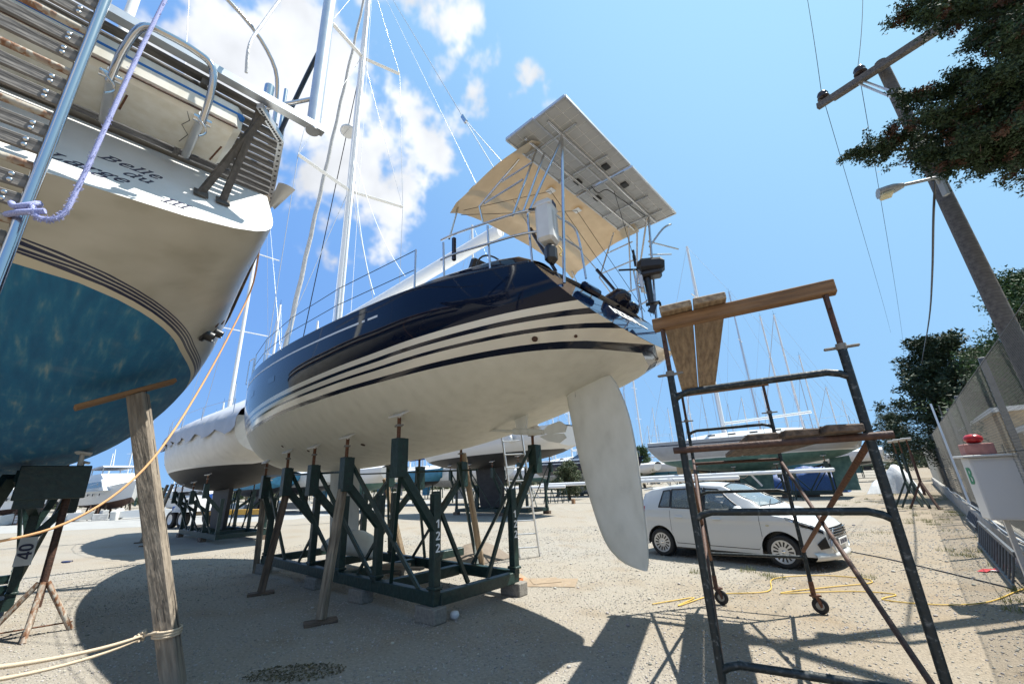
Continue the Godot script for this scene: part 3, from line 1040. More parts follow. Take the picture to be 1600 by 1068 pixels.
	for q in [[-1.62, 0.1], [-2.55, 0.2]]:
		mb = MB.new()
		g = []
		for i in 2:
			var row := []
			for j in 21:
				var w := lerpf(-0.97, 0.97, j / 20.0)
				var t: float = (-1.22 - q[0] + q[1] * i) / 1.46
				row.append(Vector3(q[0] - q[1] * i + 0.1, lerpf(5.54, 5.76, smoothstep(0, 0.7, t)) + 0.14 * (1 - pow(absf(w), 2.6)) - 0.012, -w * lerpf(1.52, 1.44, t)))
			g.append(row)
		mb.grid(g, true)
		part("canopy_pocket", mb, M.canvas_strip, bim)
	for v in [0.35, -0.35]:
		mb = MB.new(); mb.box(L(-2.15, 5.86, v), Vector3(0.12, 0.012, 0.12), Basis.IDENTITY, 0.004)
		part("courtesy_light", mb, M.letter_white, bim)
	# solar array: four panels on a tube frame
	var cell := BoxMesh.new(); cell.size = Vector3(0.139, 0.003, 0.139)
	for a in 2:
		for b in 2:
			var sp := Node3D.new(); sp.name = "solar_panel"; y.add_child(sp, true)
			var u0 := -2.4 - 0.46 * a
			var v0 := 1.6 if b == 0 else 0.02
			var vl := 1.52
			var cy := 5.8 - 0.02 * a
			mb = MB.new(); mb.box(L(u0 - 0.225, cy, v0 - vl / 2), Vector3(0.43, 0.006, vl - 0.03))
			part("back_sheet", mb, M.solar_back, sp)
			mb = MB.new(); mb.box(L(u0 - 0.225, cy + 0.01, v0 - vl / 2), Vector3(0.43, 0.006, vl - 0.03))
			part("glass_face", mb, M.solar_face, sp)
			mb = MB.new()
			for s in [0.0, -0.45]:
				mb.box(L(u0 + s, cy, v0 - vl / 2), Vector3(0.022, 0.036, vl))
			for s in [0.0, -vl]:
				mb.box(L(u0 - 0.225, cy + 0.001, v0 + s), Vector3(0.45, 0.034, 0.022))
			part("panel_frame", mb, M.alu, sp)
			for i in 3:
				for j in 10:
					inst("solar_cell", cell, M.solar_cell, sp, Transform3D(Basis.IDENTITY, L(u0 - 0.075 - 0.148 * i, cy - 0.0052, v0 - 0.09 - 0.1485 * j)))
			mb = MB.new(); mb.box(L(u0 - 0.2, cy - 0.02, v0 - (1.3 if b == 0 else 0.25)), Vector3(0.09, 0.025, 0.12), Basis.IDENTITY, 0.006)
			part("junction_box", mb, M.black, sp)
	for u in [-2.62, -2.98]:
		mb = MB.new(); mb.cyl(L(u, 5.74, 1.5), L(u, 5.74, -1.45), 0.018)
		part("solar_rail", mb, M.steel, y)
	for v in [1.22, 0.5, 0.05, -0.7, -1.2]:
		mb = MB.new(); mb.tube([L(-2.4, 5.768, v), L(-3.2, 5.748, v)], 0.013, 7)
		part("solar_bracket", mb, M.steel, y)
	wire_line(y, "panel_cable", smooth_path([L(-2.7, 5.76, 0.1), L(-2.75, 5.66, 0.02), L(-2.85, 5.72, -0.1), L(-2.9, 5.7, -0.5), L(-2.95, 5.72, -1.1)]), 0.007, M.black)
	# davit arms to starboard
	mb = MB.new()
	mb.tube(smooth_path([L(-2.9, 5.2, -1.2), L(-3.1, 5.5, -1.35), L(-3.2, 5.62, -1.5)]), 0.016, 7)
	mb.cyl(L(-2.9, 5.3, -1.2), L(-3.1, 5.38, -1.95), 0.014)
	mb.cyl(L(-2.85, 5.1, -1.25), L(-3.05, 5.2, -1.7), 0.012)
	part("davit", mb, M.steel, y)
	# guy lines under the canopy
	for q in [[L(-2.15, 5.85, 0.35), L(-2.6, 4.1, -0.9)], [L(-2.15, 5.85, -0.35), L(-2.7, 4.1, -1.1)], [L(-2.9, 5.72, -0.2), L(-2.72, 4.05, -1.25)], [L(-2.15, 5.85, 0.35), L(-1.35, 5.4, 1.4)], [L(-2.15, 5.85, -0.35), L(-1.35, 5.3, 1.45)]]:
		wire_line(y, "guy_line", q, 0.004, M.dark_wire)
	# steering wheel and pedestal, instruments
	mb = MB.new()
	var ring := []
	for i in 29:
		var a := TAU * i / 28
		ring.append(L(-1.35 + 0.05 * sin(a), 4.5 + 0.42 * sin(a), 0.75 + 0.42 * cos(a)))
	mb.tube(ring, 0.015, 6)
	for k in 5:
		var a := TAU * k / 5
		mb.cyl(L(-1.35, 4.5, 0.75), L(-1.35 + 0.05 * sin(a), 4.5 + 0.42 * sin(a), 0.75 + 0.42 * cos(a)), 0.009)
	part("steering_wheel", mb, M.black, y)
	mb = MB.new(); mb.box(L(-1.15, 4.72, 0.9), Vector3(0.12, 0.24, 0.4), Basis(Vector3(0, 0, 1), 0.5), 0.03)
	part("instrument_pod", mb, M.black, y)
	mb = MB.new(); mb.box(L(-2.78, 3.9, 0.6), Vector3(0.1, 0.14, 0.34), Basis(Vector3(0, 0, 1), -0.65), 0.03)
	part("stern_light_box", mb, M.navy, y)
	mb = MB.new(); mb.box(L(-1.45, 4.62, 1.66), Vector3(0.05, 0.34, 0.05), Basis.IDENTITY, 0.01)
	part("outlet_post", mb, M.navy_trim, y)
	# dark bags and a folded dinghy chock on the aft deck, starboard
	for q in [[-2.55, 4.2, -0.55, 0.4, 0.26, 0.4], [-2.5, 4.18, -1.0, 0.3, 0.22, 0.3]]:
		mb = MB.new()
		g = []
		for i in 9:
			var th := PI * i / 8
			var row := []
			for k in 12:
				var a := TAU * k / 12
				row.append(L(q[0], q[1], q[2]) + Vector3(q[3] * 0.5 * sin(th) * cos(a), q[4] * 0.5 * cos(th), q[5] * 0.5 * sin(th) * sin(a)) * (1 + 0.12 * sin(3 * a + i)))
			g.append(row)
		mb.grid(g, false, true)
		part("deck_bag", mb, M.navy_trim, y)

func make_stern_things() -> void:
	# life raft canister strapped to the rail, port quarter
	var t := thing("liferaft_canister", "white soft liferaft case with printed panels hanging on yacht's stern rail", "liferaft", yard(-2.76, 4.22, 1.38, 0.25))
	var mb := MB.new(); mb.box(Vector3(0, 0.27, 0), Vector3(0.2, 0.54, 0.24), Basis.IDENTITY, 0.035)
	part("case", mb, M.white_old, t)
	mb = MB.new(); mb.box(Vector3(0, 0.46, 0), Vector3(0.212, 0.03, 0.252), Basis.IDENTITY, 0.01)
	part("flap", mb, M.white, t)
	mb = MB.new(); mb.box(Vector3(-0.104, 0.5, 0.01), Vector3(0.006, 0.05, 0.1))
	part("label_patch", mb, M.ink, t)
	mb = MB.new()
	for k in 7:
		mb.box(Vector3(-0.1025, 0.36 - 0.036 * k, 0.05), Vector3(0.004, 0.008, 0.06 - 0.006 * (k % 3)))
		mb.box(Vector3(-0.1025, 0.36 - 0.036 * k, -0.05), Vector3(0.004, 0.01, 0.05 + 0.01 * (k % 2)))
	part("print", mb, M.solar_cell, t)
	mb = MB.new(); mb.tube([Vector3(0.1, 0.44, -0.1), Vector3(0.17, 0.46, -0.1)], 0.012); mb.tube([Vector3(0.1, 0.44, 0.1), Vector3(0.17, 0.46, 0.1)], 0.012)
	part("strap", mb, M.black, t)
	# black bag below it
	t = thing("horseshoe_bag", "small black bag with yellow cord under the white liferaft case", "bag", yard(-2.78, 3.96, 1.38, 0.25))
	mb = MB.new(); mb.box(Vector3(0, 0.12, 0), Vector3(0.13, 0.24, 0.17), Basis.IDENTITY, 0.05)
	part("bag", mb, M.black, t)
	mb = MB.new(); mb.tube(smooth_path([Vector3(-0.07, 0.24, 0.08), Vector3(-0.1, 0.18, 0.09), Vector3(-0.08, 0.12, 0.06), Vector3(-0.1, 0.1, 0.08)]), 0.007, 5)
	part("cord", mb, M.hose_yellow, t)
	# outboard engine clamped to the starboard stern rail
	t = thing("outboard_motor", "black outboard engine clamped upright on yacht's starboard stern rail", "outboard motor", yard(-2.9, 4.1, -0.95, 0.4))
	mb = MB.new()
	mb.box(Vector3(-0.06, 0.64, 0), Vector3(0.4, 0.22, 0.26), Basis(Vector3(0, 0, 1), 0.12), 0.06)
	mb.box(Vector3(-0.05, 0.5, 0), Vector3(0.3, 0.1, 0.22), Basis.IDENTITY, 0.03)
	part("cowl", mb, M.black, t)
	mb = MB.new(); mb.cyl(Vector3(0.02, 0.5, 0), Vector3(0.02, 0.02, 0), 0.06, 0.045); mb.bar(Vector3(-0.02, 0.0, 0), Vector3(0.06, -0.1, 0), 0.03, 0.08)
	part("leg", mb, M.black, t)
	mb = MB.new(); mb.box(Vector3(0, 0.03, 0), Vector3(0.2, 0.012, 0.12)); mb.prism(PackedVector2Array([Vector2(-0.06, 0), Vector2(0.05, 0), Vector2(0.01, -0.16)]), Vector3.ZERO, Basis.IDENTITY, 0.02)
	part("skeg", mb, M.black, t)
	var pr := Node3D.new(); pr.name = "propeller"; t.add_child(pr)
	for k in 3:
		mb = MB.new(); mb.box(Vector3(-0.1, -0.06, 0) + Vector3(0, cos(TAU * k / 3), sin(TAU * k / 3)) * 0.05, Vector3(0.015, 0.08, 0.05), Basis(Vector3.RIGHT, TAU * k / 3) * Basis(Vector3.UP, 0.5), 0.006)
		part("blade", mb, M.black, pr)
	mb = MB.new(); mb.box(Vector3(0.11, 0.38, 0), Vector3(0.06, 0.22, 0.2), Basis.IDENTITY, 0.01); mb.cyl(Vector3(0.12, 0.42, 0.06), Vector3(0.2, 0.42, 0.06), 0.012)
	part("clamp", mb, M.alu, t)
	mb = MB.new(); mb.tube([Vector3(0.08, 0.62, 0), Vector3(0.3, 0.66, 0), Vector3(0.42, 0.68, 0)], 0.016)
	part("tiller", mb, M.black, t)
	mb = MB.new(); mb.cyl(Vector3(0.16, 0.72, 0.05), Vector3(0.16, 1.0, 0.05), 0.02); mb.box(Vector3(0.16, 0.86, 0.05), Vector3(0.05, 0.06, 0.12), Basis.IDENTITY, 0.01)
	part("throttle_grip", mb, M.black, t)
	# ladder leaning on the far side of the yacht
	t = thing("leaning_ladder", "grey aluminium ladder leaning against the dark blue yacht's far side", "ladder", Transform3D(Basis.IDENTITY, yp(2.05, 0, -3.58)))
	var a0 := yp(2.25, 0, -3.42) - t.position
	var b0 := yp(1.9, 0, -3.75) - t.position
	var up := yp(1.55, 4.55, -2.3) - yp(2.05, 0, -3.58)
	for q in [a0, b0]:
		mb = MB.new(); mb.bar(q, q + up, 0.03, 0.06)
		part("stile", mb, M.alu, t)
	for k in 14:
		var f := (k + 0.7) / 15.0
		mb = MB.new(); mb.cyl(a0 + up * f, b0 + up * f, 0.016)
		part("rung", mb, M.alu, t)
var cradle_span := Vector2(0, 6.4)
# one screw-jack arm of a cradle at station u on the given side: post, arm, tube, screw, pad
func cradle_arm(t: Node3D, u: float, s: float, vp: float, ytop: float, steel: Material, lean := -1.0, base_v := 0.8, pad_tilt := 0.3, hgt := 1.0) -> void:
	var mb := MB.new(); mb.box(L(u, 0.95 * hgt, base_v * s), Vector3(0.12, 1.3 * hgt, 0.12), Basis.IDENTITY, 0.008)
	part("post", mb, steel, t)
	mb = MB.new(); mb.bar(L(u, 1.12 * hgt, base_v * s), L(u, ytop - 0.72, vp * s), 0.11, 0.11, Vector3(0, 1, -s), 0.006)
	part("arm", mb, steel, t)
	mb = MB.new()
	mb.box(L(u, ytop - 0.62, vp * s), Vector3(0.16, 0.52, 0.13), Basis.IDENTITY, 0.006)
	mb.box(L(u - 0.1, ytop - 0.62, vp * s), Vector3(0.05, 0.5, 0.16))
	var tb := part("jack_tube", mb, steel, t)
	mb = MB.new()
	for k in 4:
		mb.cyl(L(u - 0.128, ytop - 0.8 + 0.11 * k, vp * s), L(u - 0.124, ytop - 0.8 + 0.11 * k, vp * s), 0.013, 0.013, 8)
	part("pin_hole", mb, M.black, tb)
	mb = MB.new(); mb.cyl(L(u, ytop - 0.4, vp * s), L(u, ytop - 0.05, vp * s), 0.027)
	part("jack_screw", mb, M.rust, t)
	mb = MB.new(); mb.cyl(L(u, ytop - 0.2, vp * s), L(u, ytop - 0.17, vp * s), 0.05, 0.05, 8); mb.bar(L(u - 0.1, ytop - 0.185, vp * s), L(u + 0.1, ytop - 0.185, vp * s), 0.02, 0.02)
	part("jack_nut", mb, M.block, t)
	mb = MB.new()
	var b := Basis(Vector3(1, 0, 0), -pad_tilt * s)
	mb.box(L(u, ytop - 0.022, vp * s), Vector3(0.3, 0.025, 0.2), b, 0.006)
	mb.box(L(u, ytop - 0.045, vp * s), Vector3(0.07, 0.05, 0.07), b)
	part("pad", mb, M.white_old, t)
	mb = MB.new(); mb.bar(L(u, ytop - 0.42, (vp - 0.07) * s), L(u + 1.15 * lean, 0.36, (base_v + 0.02) * s), 0.05, 0.05)
	part("brace", mb, steel, t)
	if u - 0.7 * lean > cradle_span.x and u - 0.7 * lean < cradle_span.y:
		mb = MB.new(); mb.bar(L(u, 1.05 * hgt, (base_v - 0.05) * s), L(u - 0.7 * lean, 0.36, (base_v - 0.05) * s), 0.035, 0.045)
		part("brace", mb, steel, t)
	mb = MB.new(); mb.box(L(u, 0.4, base_v * s), Vector3(0.19, 0.04, 0.15), Basis.IDENTITY, 0.012)
	part("weld_plate", mb, M.green_dark, t)

func make_cradle() -> void:
	var t := thing("boat_cradle", "dark green steel cradle numbered 122 under the dark blue yacht", "boat cradle", yard())
	var mb: MB
	for s in [1.0, -1.0]:
		mb = MB.new(); mb.box(L(3.2, 0.275, 0.8 * s), Vector3(6.5, 0.17, 0.12), Basis.IDENTITY, 0.01)
		part("side_rail", mb, M.green_steel, t)
	for u in [0.0, 1.35, 2.7, 4.4, 6.4]:
		mb = MB.new(); mb.box(L(u, 0.26, 0), Vector3(0.13, 0.16, 1.48), Basis.IDENTITY, 0.01)
		part("cross_beam", mb, M.green_steel, t)
	mb = MB.new(); mb.box(L(2.0, 0.43, -1.1), Vector3(0.16, 0.14, 0.6), Basis.IDENTITY, 0.01); part("cross_beam", mb, M.green_steel, t)
	cradle_span = Vector2(0, 6.4)
	var near := [0.0, 1.48, 2.7, 3.9, 6.3]
	var far := [0.0, 2.06, 3.6, 4.9, 6.3]
	for k in 5:
		for s in [1.0, -1.0]:
			var u: float = near[k] if s > 0 else far[k]
			var vp: float = 1.45 if u < 5 else 1.05
			var yh := hull.y_of(u, vp)
			var dy := hull.y_of(u, vp + 0.1) - hull.y_of(u, vp - 0.1)
			cradle_arm(t, u, s, vp, yh - 0.01, M.green_steel, -1.0 if u > 0.5 else 0.9, 0.8, atan(dy / 0.2))
	for s in [1.0, -1.0]:
		mb = MB.new(); mb.bar(L(1.48, 1.98, 1.4 * s), L(6.3, 2.1, 1.05 * s), 0.035, 0.035)
		part("tie_bar", mb, M.green_dark, t)
		mb = MB.new(); mb.bar(L(0.0, 1.5, 0.78 * s), L(0.0, 0.36, 0.2 * s), 0.05, 0.05)
		part("brace", mb, M.green_steel, t)
	# stencilled numbers on the stern posts
	for s in [1.0, -1.0]:
		for k in 3:
			text(["1", "2", "2"][k], 0.15, M.letter_white, t, Transform3D(Basis(Vector3(0, 0, 1), Vector3.UP, Vector3(-1, 0, 0)), L(-0.064, 1.2 - 0.155 * k, 0.8 * s)))
	# concrete and timber blocks under the frame
	var blk := thing_blocks
	for q in [[0.05, 0.82], [0.05, -0.82], [1.9, 0.82], [3.6, 0.82], [6.3, 0.82], [6.3, -0.8], [3.3, -0.8]]:
		mb = MB.new(); mb.box(Vector3(0, 0.095, 0), Vector3(0.4, 0.188, 0.22), Basis(Vector3.UP, 0.06), 0.012)
		solo("support_block", mb, M.block, "weathered concrete block under the rail of cradle 122", "block", yard(q[0], 0.0, q[1]), "blocks under the numbered cradle")
	mb = MB.new(); mb.box(Vector3(0, 0.03, 0), Vector3(0.9, 0.04, 0.14), Basis.IDENTITY, 0.004); mb.box(Vector3(0.1, 0.075, 0.02), Vector3(0.5, 0.045, 0.12), Basis(Vector3.UP, 0.2), 0.004)
	solo("keel_timber", mb, M.wood_plank, "old timber offcuts lying on cradle 122's cross beams", "timber", yard(1.9, 0.335, 0.1, 0.4))

var thing_blocks := []

func timber_prop(label: String, a: Vector3, b: Vector3, w: float, m: Material, round_section := false, group := "", foot := true) -> void:
	var t := thing("timber_prop", label, "prop", Transform3D(Basis.IDENTITY, Vector3(a.x, 0, a.z)), group)
	var o := Vector3(a.x, 0, a.z)
	var x := (b - a).normalized()
	var z := x.cross(Vector3.UP).normalized()
	var bs := Basis(x, z.cross(x), z)
	var mb := MB.new()
	if round_section:
		mb.cyl(Vector3.ZERO, Vector3((b - a).length(), 0, 0), w * 0.5, w * 0.46, 14)
	else:
		mb.box(Vector3((b - a).length() / 2, 0, 0), Vector3((b - a).length(), w, w * 0.8), Basis.IDENTITY, 0.008)
	var p := part("pole" if round_section else "beam", mb, m, t)
	p.transform = Transform3D(bs, a - o)
	if foot:
		mb = MB.new(); mb.box(Vector3(0, 0.022, 0), Vector3(0.42, 0.044, 0.2), Basis.IDENTITY, 0.006)
		var fp := part("foot_board", mb, M.wood_dark, t)
		fp.rotation.y = 0.5

func make_props() -> void:
	timber_prop("grey square timber prop leaning on the cradle's second arm, foot on board", yp(1.3, 0.045, 1.72), yp(1.5, 1.72, 1.46), 0.13, M.wood_grey)
	timber_prop("dark brown timber prop leaning on the cradle's fourth arm", yp(4.0, 0.045, 1.6), yp(3.9, 1.75, 1.4), 0.12, M.wood_dark)
	timber_prop("round brown wooden pole standing under the yacht's far side near ladder", yp(2.43, 0.0, -2.35), yp(2.1, 2.35, -1.55), 0.14, M.wood_plank, true, "", false)
	timber_prop("pale squared wooden post standing behind the cradle's middle", yp(5.3, 0.0, -2.2), yp(5.2, 1.95, -1.5), 0.12, M.wood_plank, false, "", false)
	timber_prop("grey timber post standing at the cradle's bow end", yp(6.55, 0.0, 0.9), yp(6.4, 1.9, 1.0), 0.13, M.wood_grey, false, "", false)
	# clutter beside the cradle
	var mb := MB.new()
	var g := []
	for i in 9:
		var row := []
		for j in 13:
			var a := i / 8.0
			var b := j / 12.0
			row.append(Vector3((a - 0.5) * 1.0, 0.012 + 0.35 * pow(sin(PI * a) * sin(PI * b), 0.6) * (1 + 0.2 * sin(7 * a + 5 * b)), (b - 0.5) * 1.6))
		g.append(row)
	mb.grid(g)
	solo("tarp_heap", mb, M.brown_tarp, "brown crumpled tarpaulin heap on the ground behind the green cradle", "tarpaulin", yard(2.9, 0, -2.6))
	mb = MB.new(); mb.box(Vector3(0, 0.006, 0), Vector3(0.95, 0.005, 0.62)); mb.box(Vector3(0.1, 0.013, 0.1), Vector3(0.5, 0.004, 0.4), Basis(Vector3.UP, 0.4)); mb.quad(Vector3(0.47, 0.009, -0.31), Vector3(0.47, 0.009, 0.31), Vector3(0.6, 0.09, 0.3), Vector3(0.6, 0.09, -0.3))
	solo("cardboard_sheet", mb, M.card, "flattened brown cardboard lying on gravel beside the green cradle", "cardboard", yard(0.05, 0, -1.75, 0.5))
	var t := thing("fruit_crate", "small orange crate with scraps beside the cradle's corner", "crate", yard(0.55, 0, -1.25, 0.3))
	mb = MB.new()
	mb.box(Vector3(0, 0.01, 0), Vector3(0.4, 0.015, 0.28))
	for s in [1, -1]:
		mb.box(Vector3(0, 0.055, 0.135 * s), Vector3(0.4, 0.08, 0.012)); mb.box(Vector3(0.195 * s, 0.055, 0), Vector3(0.012, 0.08, 0.26))
	part("tray", mb, flat(Color(0.5, 0.16, 0.05), 0.8), t)
	mb = MB.new()
	for k in 6:
		mb.box(Vector3(-0.13 + 0.05 * k, 0.09, 0.05 * sin(k * 2.0)), Vector3(0.09, 0.03, 0.07), Basis(Vector3(1, 1, k).normalized(), k), 0.008)
	part("scraps", mb, M.card, t)
	mb = MB.new(); mb.lathe([Vector2(0, 0), Vector2(0.05, 0.01), Vector2(0.065, 0.05), Vector2(0.05, 0.09), Vector2(0, 0.1)], Vector3.ZERO, Vector3.UP, 12)
	solo("crumpled_can", mb, M.tarp_white, "small crumpled white ball of plastic beside the cradle's corner block", "litter", yard(-0.12, 0, 0.55))

# a plain working cradle for the boats in the background
func simple_cradle(label: String, T: Transform3D, h: Hull, u0: float, u1: float, group: String) -> void:
	var t := thing("boat_stand", label, "boat stand", T, group)
	var mb: MB
	cradle_span = Vector2(u0, u1)
	for s in [1.0, -1.0]:
		mb = MB.new(); mb.box(L((u0 + u1) / 2, 0.25, 0.8 * s), Vector3(u1 - u0 + 0.2, 0.18, 0.12)); part("side_rail", mb, M.green_dark, t)
	for k in 4:
		var u := lerpf(u0, u1, k / 3.0)
		mb = MB.new(); mb.box(L(u, 0.25, 0), Vector3(0.12, 0.16, 1.48)); part("cross_beam", mb, M.green_dark, t)
		for s in [1.0, -1.0]:
			var vp := minf(1.4, h.f(h.bd, u) * 0.65)
			cradle_arm(t, u, s, vp, h.y_of(u, vp) - 0.01, M.green_dark, -1.0 if k else 1.0)
	for k in 4:
		mb = MB.new(); mb.box(L(lerpf(u0, u1, k / 3.0), 0.08, 0.8 if k % 2 else -0.8), Vector3(0.4, 0.16, 0.2)); part("block", mb, M.wood_dark, t)
var hull2: Hull
func px_at(x: float, y: float, dist: float) -> Vector3:
	return Vector3(0, 1.71, 0) + px_dir(x, y) * dist

func make_left_boat() -> void:
	var h := Hull.new()
	hull2 = h
	h.us = [-1.39, -0.6, 0.5, 2.0, 4.0, 6.0, 8.0, 9.3, 10.0]
	h.bd = [1.62, 1.76, 1.93, 2.12, 2.18, 2.02, 1.36, 0.66, 0.03]
	h.yk = [3.42, 3.28, 2.93, 2.53, 2.25, 2.13, 2.28, 2.85, 3.8]
	h.yd = [4.3, 4.28, 4.26, 4.27, 4.32, 4.4, 4.55, 4.66, 4.75]
	h.ps = [7.0, 4.0, 2.6, 2.6, 2.9, 2.9, 2.8, 2.6, 2.5]; h.shear = 0.75; h.reach = 2.2
	var t := thing("white_yacht", "cream and white sailing yacht with worn blue bottom and slatted stern platform", "sailing yacht", yard(0, 0, 5.45))
	var mb := MB.new()
	var wl := func(u): return 3.3 + 0.004 * u
	h.band(mb, null, wl, 80, 18)
	part("bottom", mb, M.antifoul, t).set_meta("label", "worn streaky blue antifouling")
	var thin := func(u, q): return 3.3 + 0.004 * u + q * lerpf(0.28, 1.0, smoothstep(-1.2, 2.6, u))
	mb = MB.new(); h.band(mb, wl, func(u): return thin.call(u, 0.052), 80, 2)
	part("boot_band", mb, M.antifoul_edge, t)
	var ys := [0.052, 0.078, 0.088, 0.108, 0.118, 0.136, 0.146, 0.16]
	for k in 7:
		mb = MB.new(); h.band(mb, func(u): return thin.call(u, ys[k]), func(u): return thin.call(u, ys[k + 1]), 80, 1)
		part("waterline_stripe" if k % 2 == 0 else "stripe_gap", mb, M.ink if k % 2 == 0 else M.hull_cream, t)
	mb = MB.new(); h.band(mb, func(u): return thin.call(u, 0.16), null, 80, 12)
	part("topside", mb, M.hull_cream, t)
	mb = MB.new(); h.transom(mb)
	var tr := part("transom", mb, M.transom_white, t)
	var tb := Basis(Vector3(0, 0, 1), Vector3(0.6, 0.8, 0), Vector3(-0.8, 0.6, 0))
	for q in [["Belle", 3.88, 4.72, 0.135], ["du", 3.77, 4.68, 0.12], ["Large", 3.66, 4.9, 0.135], ["III", 3.6, 4.47, 0.125]]:
		text(q[0], q[3], M.ink, tr, Transform3D(tb, L(-1.95 + 0.75 * (q[1] - 3.55) - 0.004, q[1], q[2] - 5.45)), "lettering", true, 0.55)
	mb = MB.new(); h.deck(mb); part("deck", mb, M.white, t)
	for s in [1.0, -1.0]:
		var p := []
		for i in 31:
			var u := lerpf(-1.0, 9.6, i / 30.0)
			p.append(h.pt(u, 4.1 + 0.02 * u, s) - Vector3(0, 0, s * 0.015))
		mb = MB.new(); mb.tube(p, 0.03, 6)
		part("rubbing_strake", mb, M.wood_dark, t)
		p = []
		for i in 31:
			var u := lerpf(-1.35, 9.9, i / 30.0)
			p.append(h.pt(u, h.f(h.yd, u), s) + Vector3(0, 0.02, 0))
		mb = MB.new(); mb.tube(p, 0.03, 6)
		part("toe_rail", mb, M.wood_grey, t)
	# exhaust outlets on the starboard quarter and a skin fitting below
	for q in [[0.55, 3.5, 0.06], [0.75, 3.62, 0.05]]:
		mb = MB.new()
		var c := h.pt(q[0], q[1], -1)
		var nn := Vector3(-0.25, -0.35, 0.9).normalized()
		mb.lathe([Vector2(q[2] * 1.5, -0.02), Vector2(q[2] * 1.5, 0.012), Vector2(q[2], 0.02), Vector2(q[2] * 0.92, 0.09), Vector2(q[2] * 0.7, 0.09), Vector2(q[2] * 0.6, 0.01), Vector2(0, 0.01)], c, nn, 16)
		part("exhaust_outlet", mb, M.black, t)
		mb = MB.new(); mb.lathe([Vector2(0.035, -0.01), Vector2(0.035, 0.006), Vector2(0, 0.008)], h.pt(q[0] - 0.04, q[1] + 0.13, -1), nn, 12)
		part("skin_fitting", mb, M.rust_dark, t)
	mb = MB.new(); mb.lathe([Vector2(0.06, -0.03), Vector2(0.06, 0.006), Vector2(0, 0.008)], Vector3(0.2, h.y_of(0.2, 0.35), 0.35), Vector3(-0.2, -0.97, 0.1).normalized(), 14)
	part("skin_fitting", mb, M.ink, t)
	# keel and rudder, mostly out of the picture
	mb = MB.new()
	mb.prism(PackedVector2Array([Vector2(3.2, 2.4), Vector2(6.3, 2.2), Vector2(6.0, 0.5), Vector2(3.6, 0.42)]), Vector3.ZERO, Basis.IDENTITY, 0.24)
	part("keel", mb, M.antifoul, t)
	mb = MB.new(); mb.cyl(L(4.8, 4.4, 0), L(4.8, 19.0, 0), 0.1, 0.08, 12)
	part("mast", mb, M.mast_white, t)
	for s in [1.0, -1.0]:
		wire_line(t, "shroud", [L(4.6, 4.4, 1.9 * s), L(4.8, 18.5, 0.1 * s)], 0.008, M.wire)
	wire_line(t, "backstay", [L(-1.3, 4.4, 0.4), L(4.8, 18.9, 0)], 0.009, M.wire)
	make_left_gear(t)

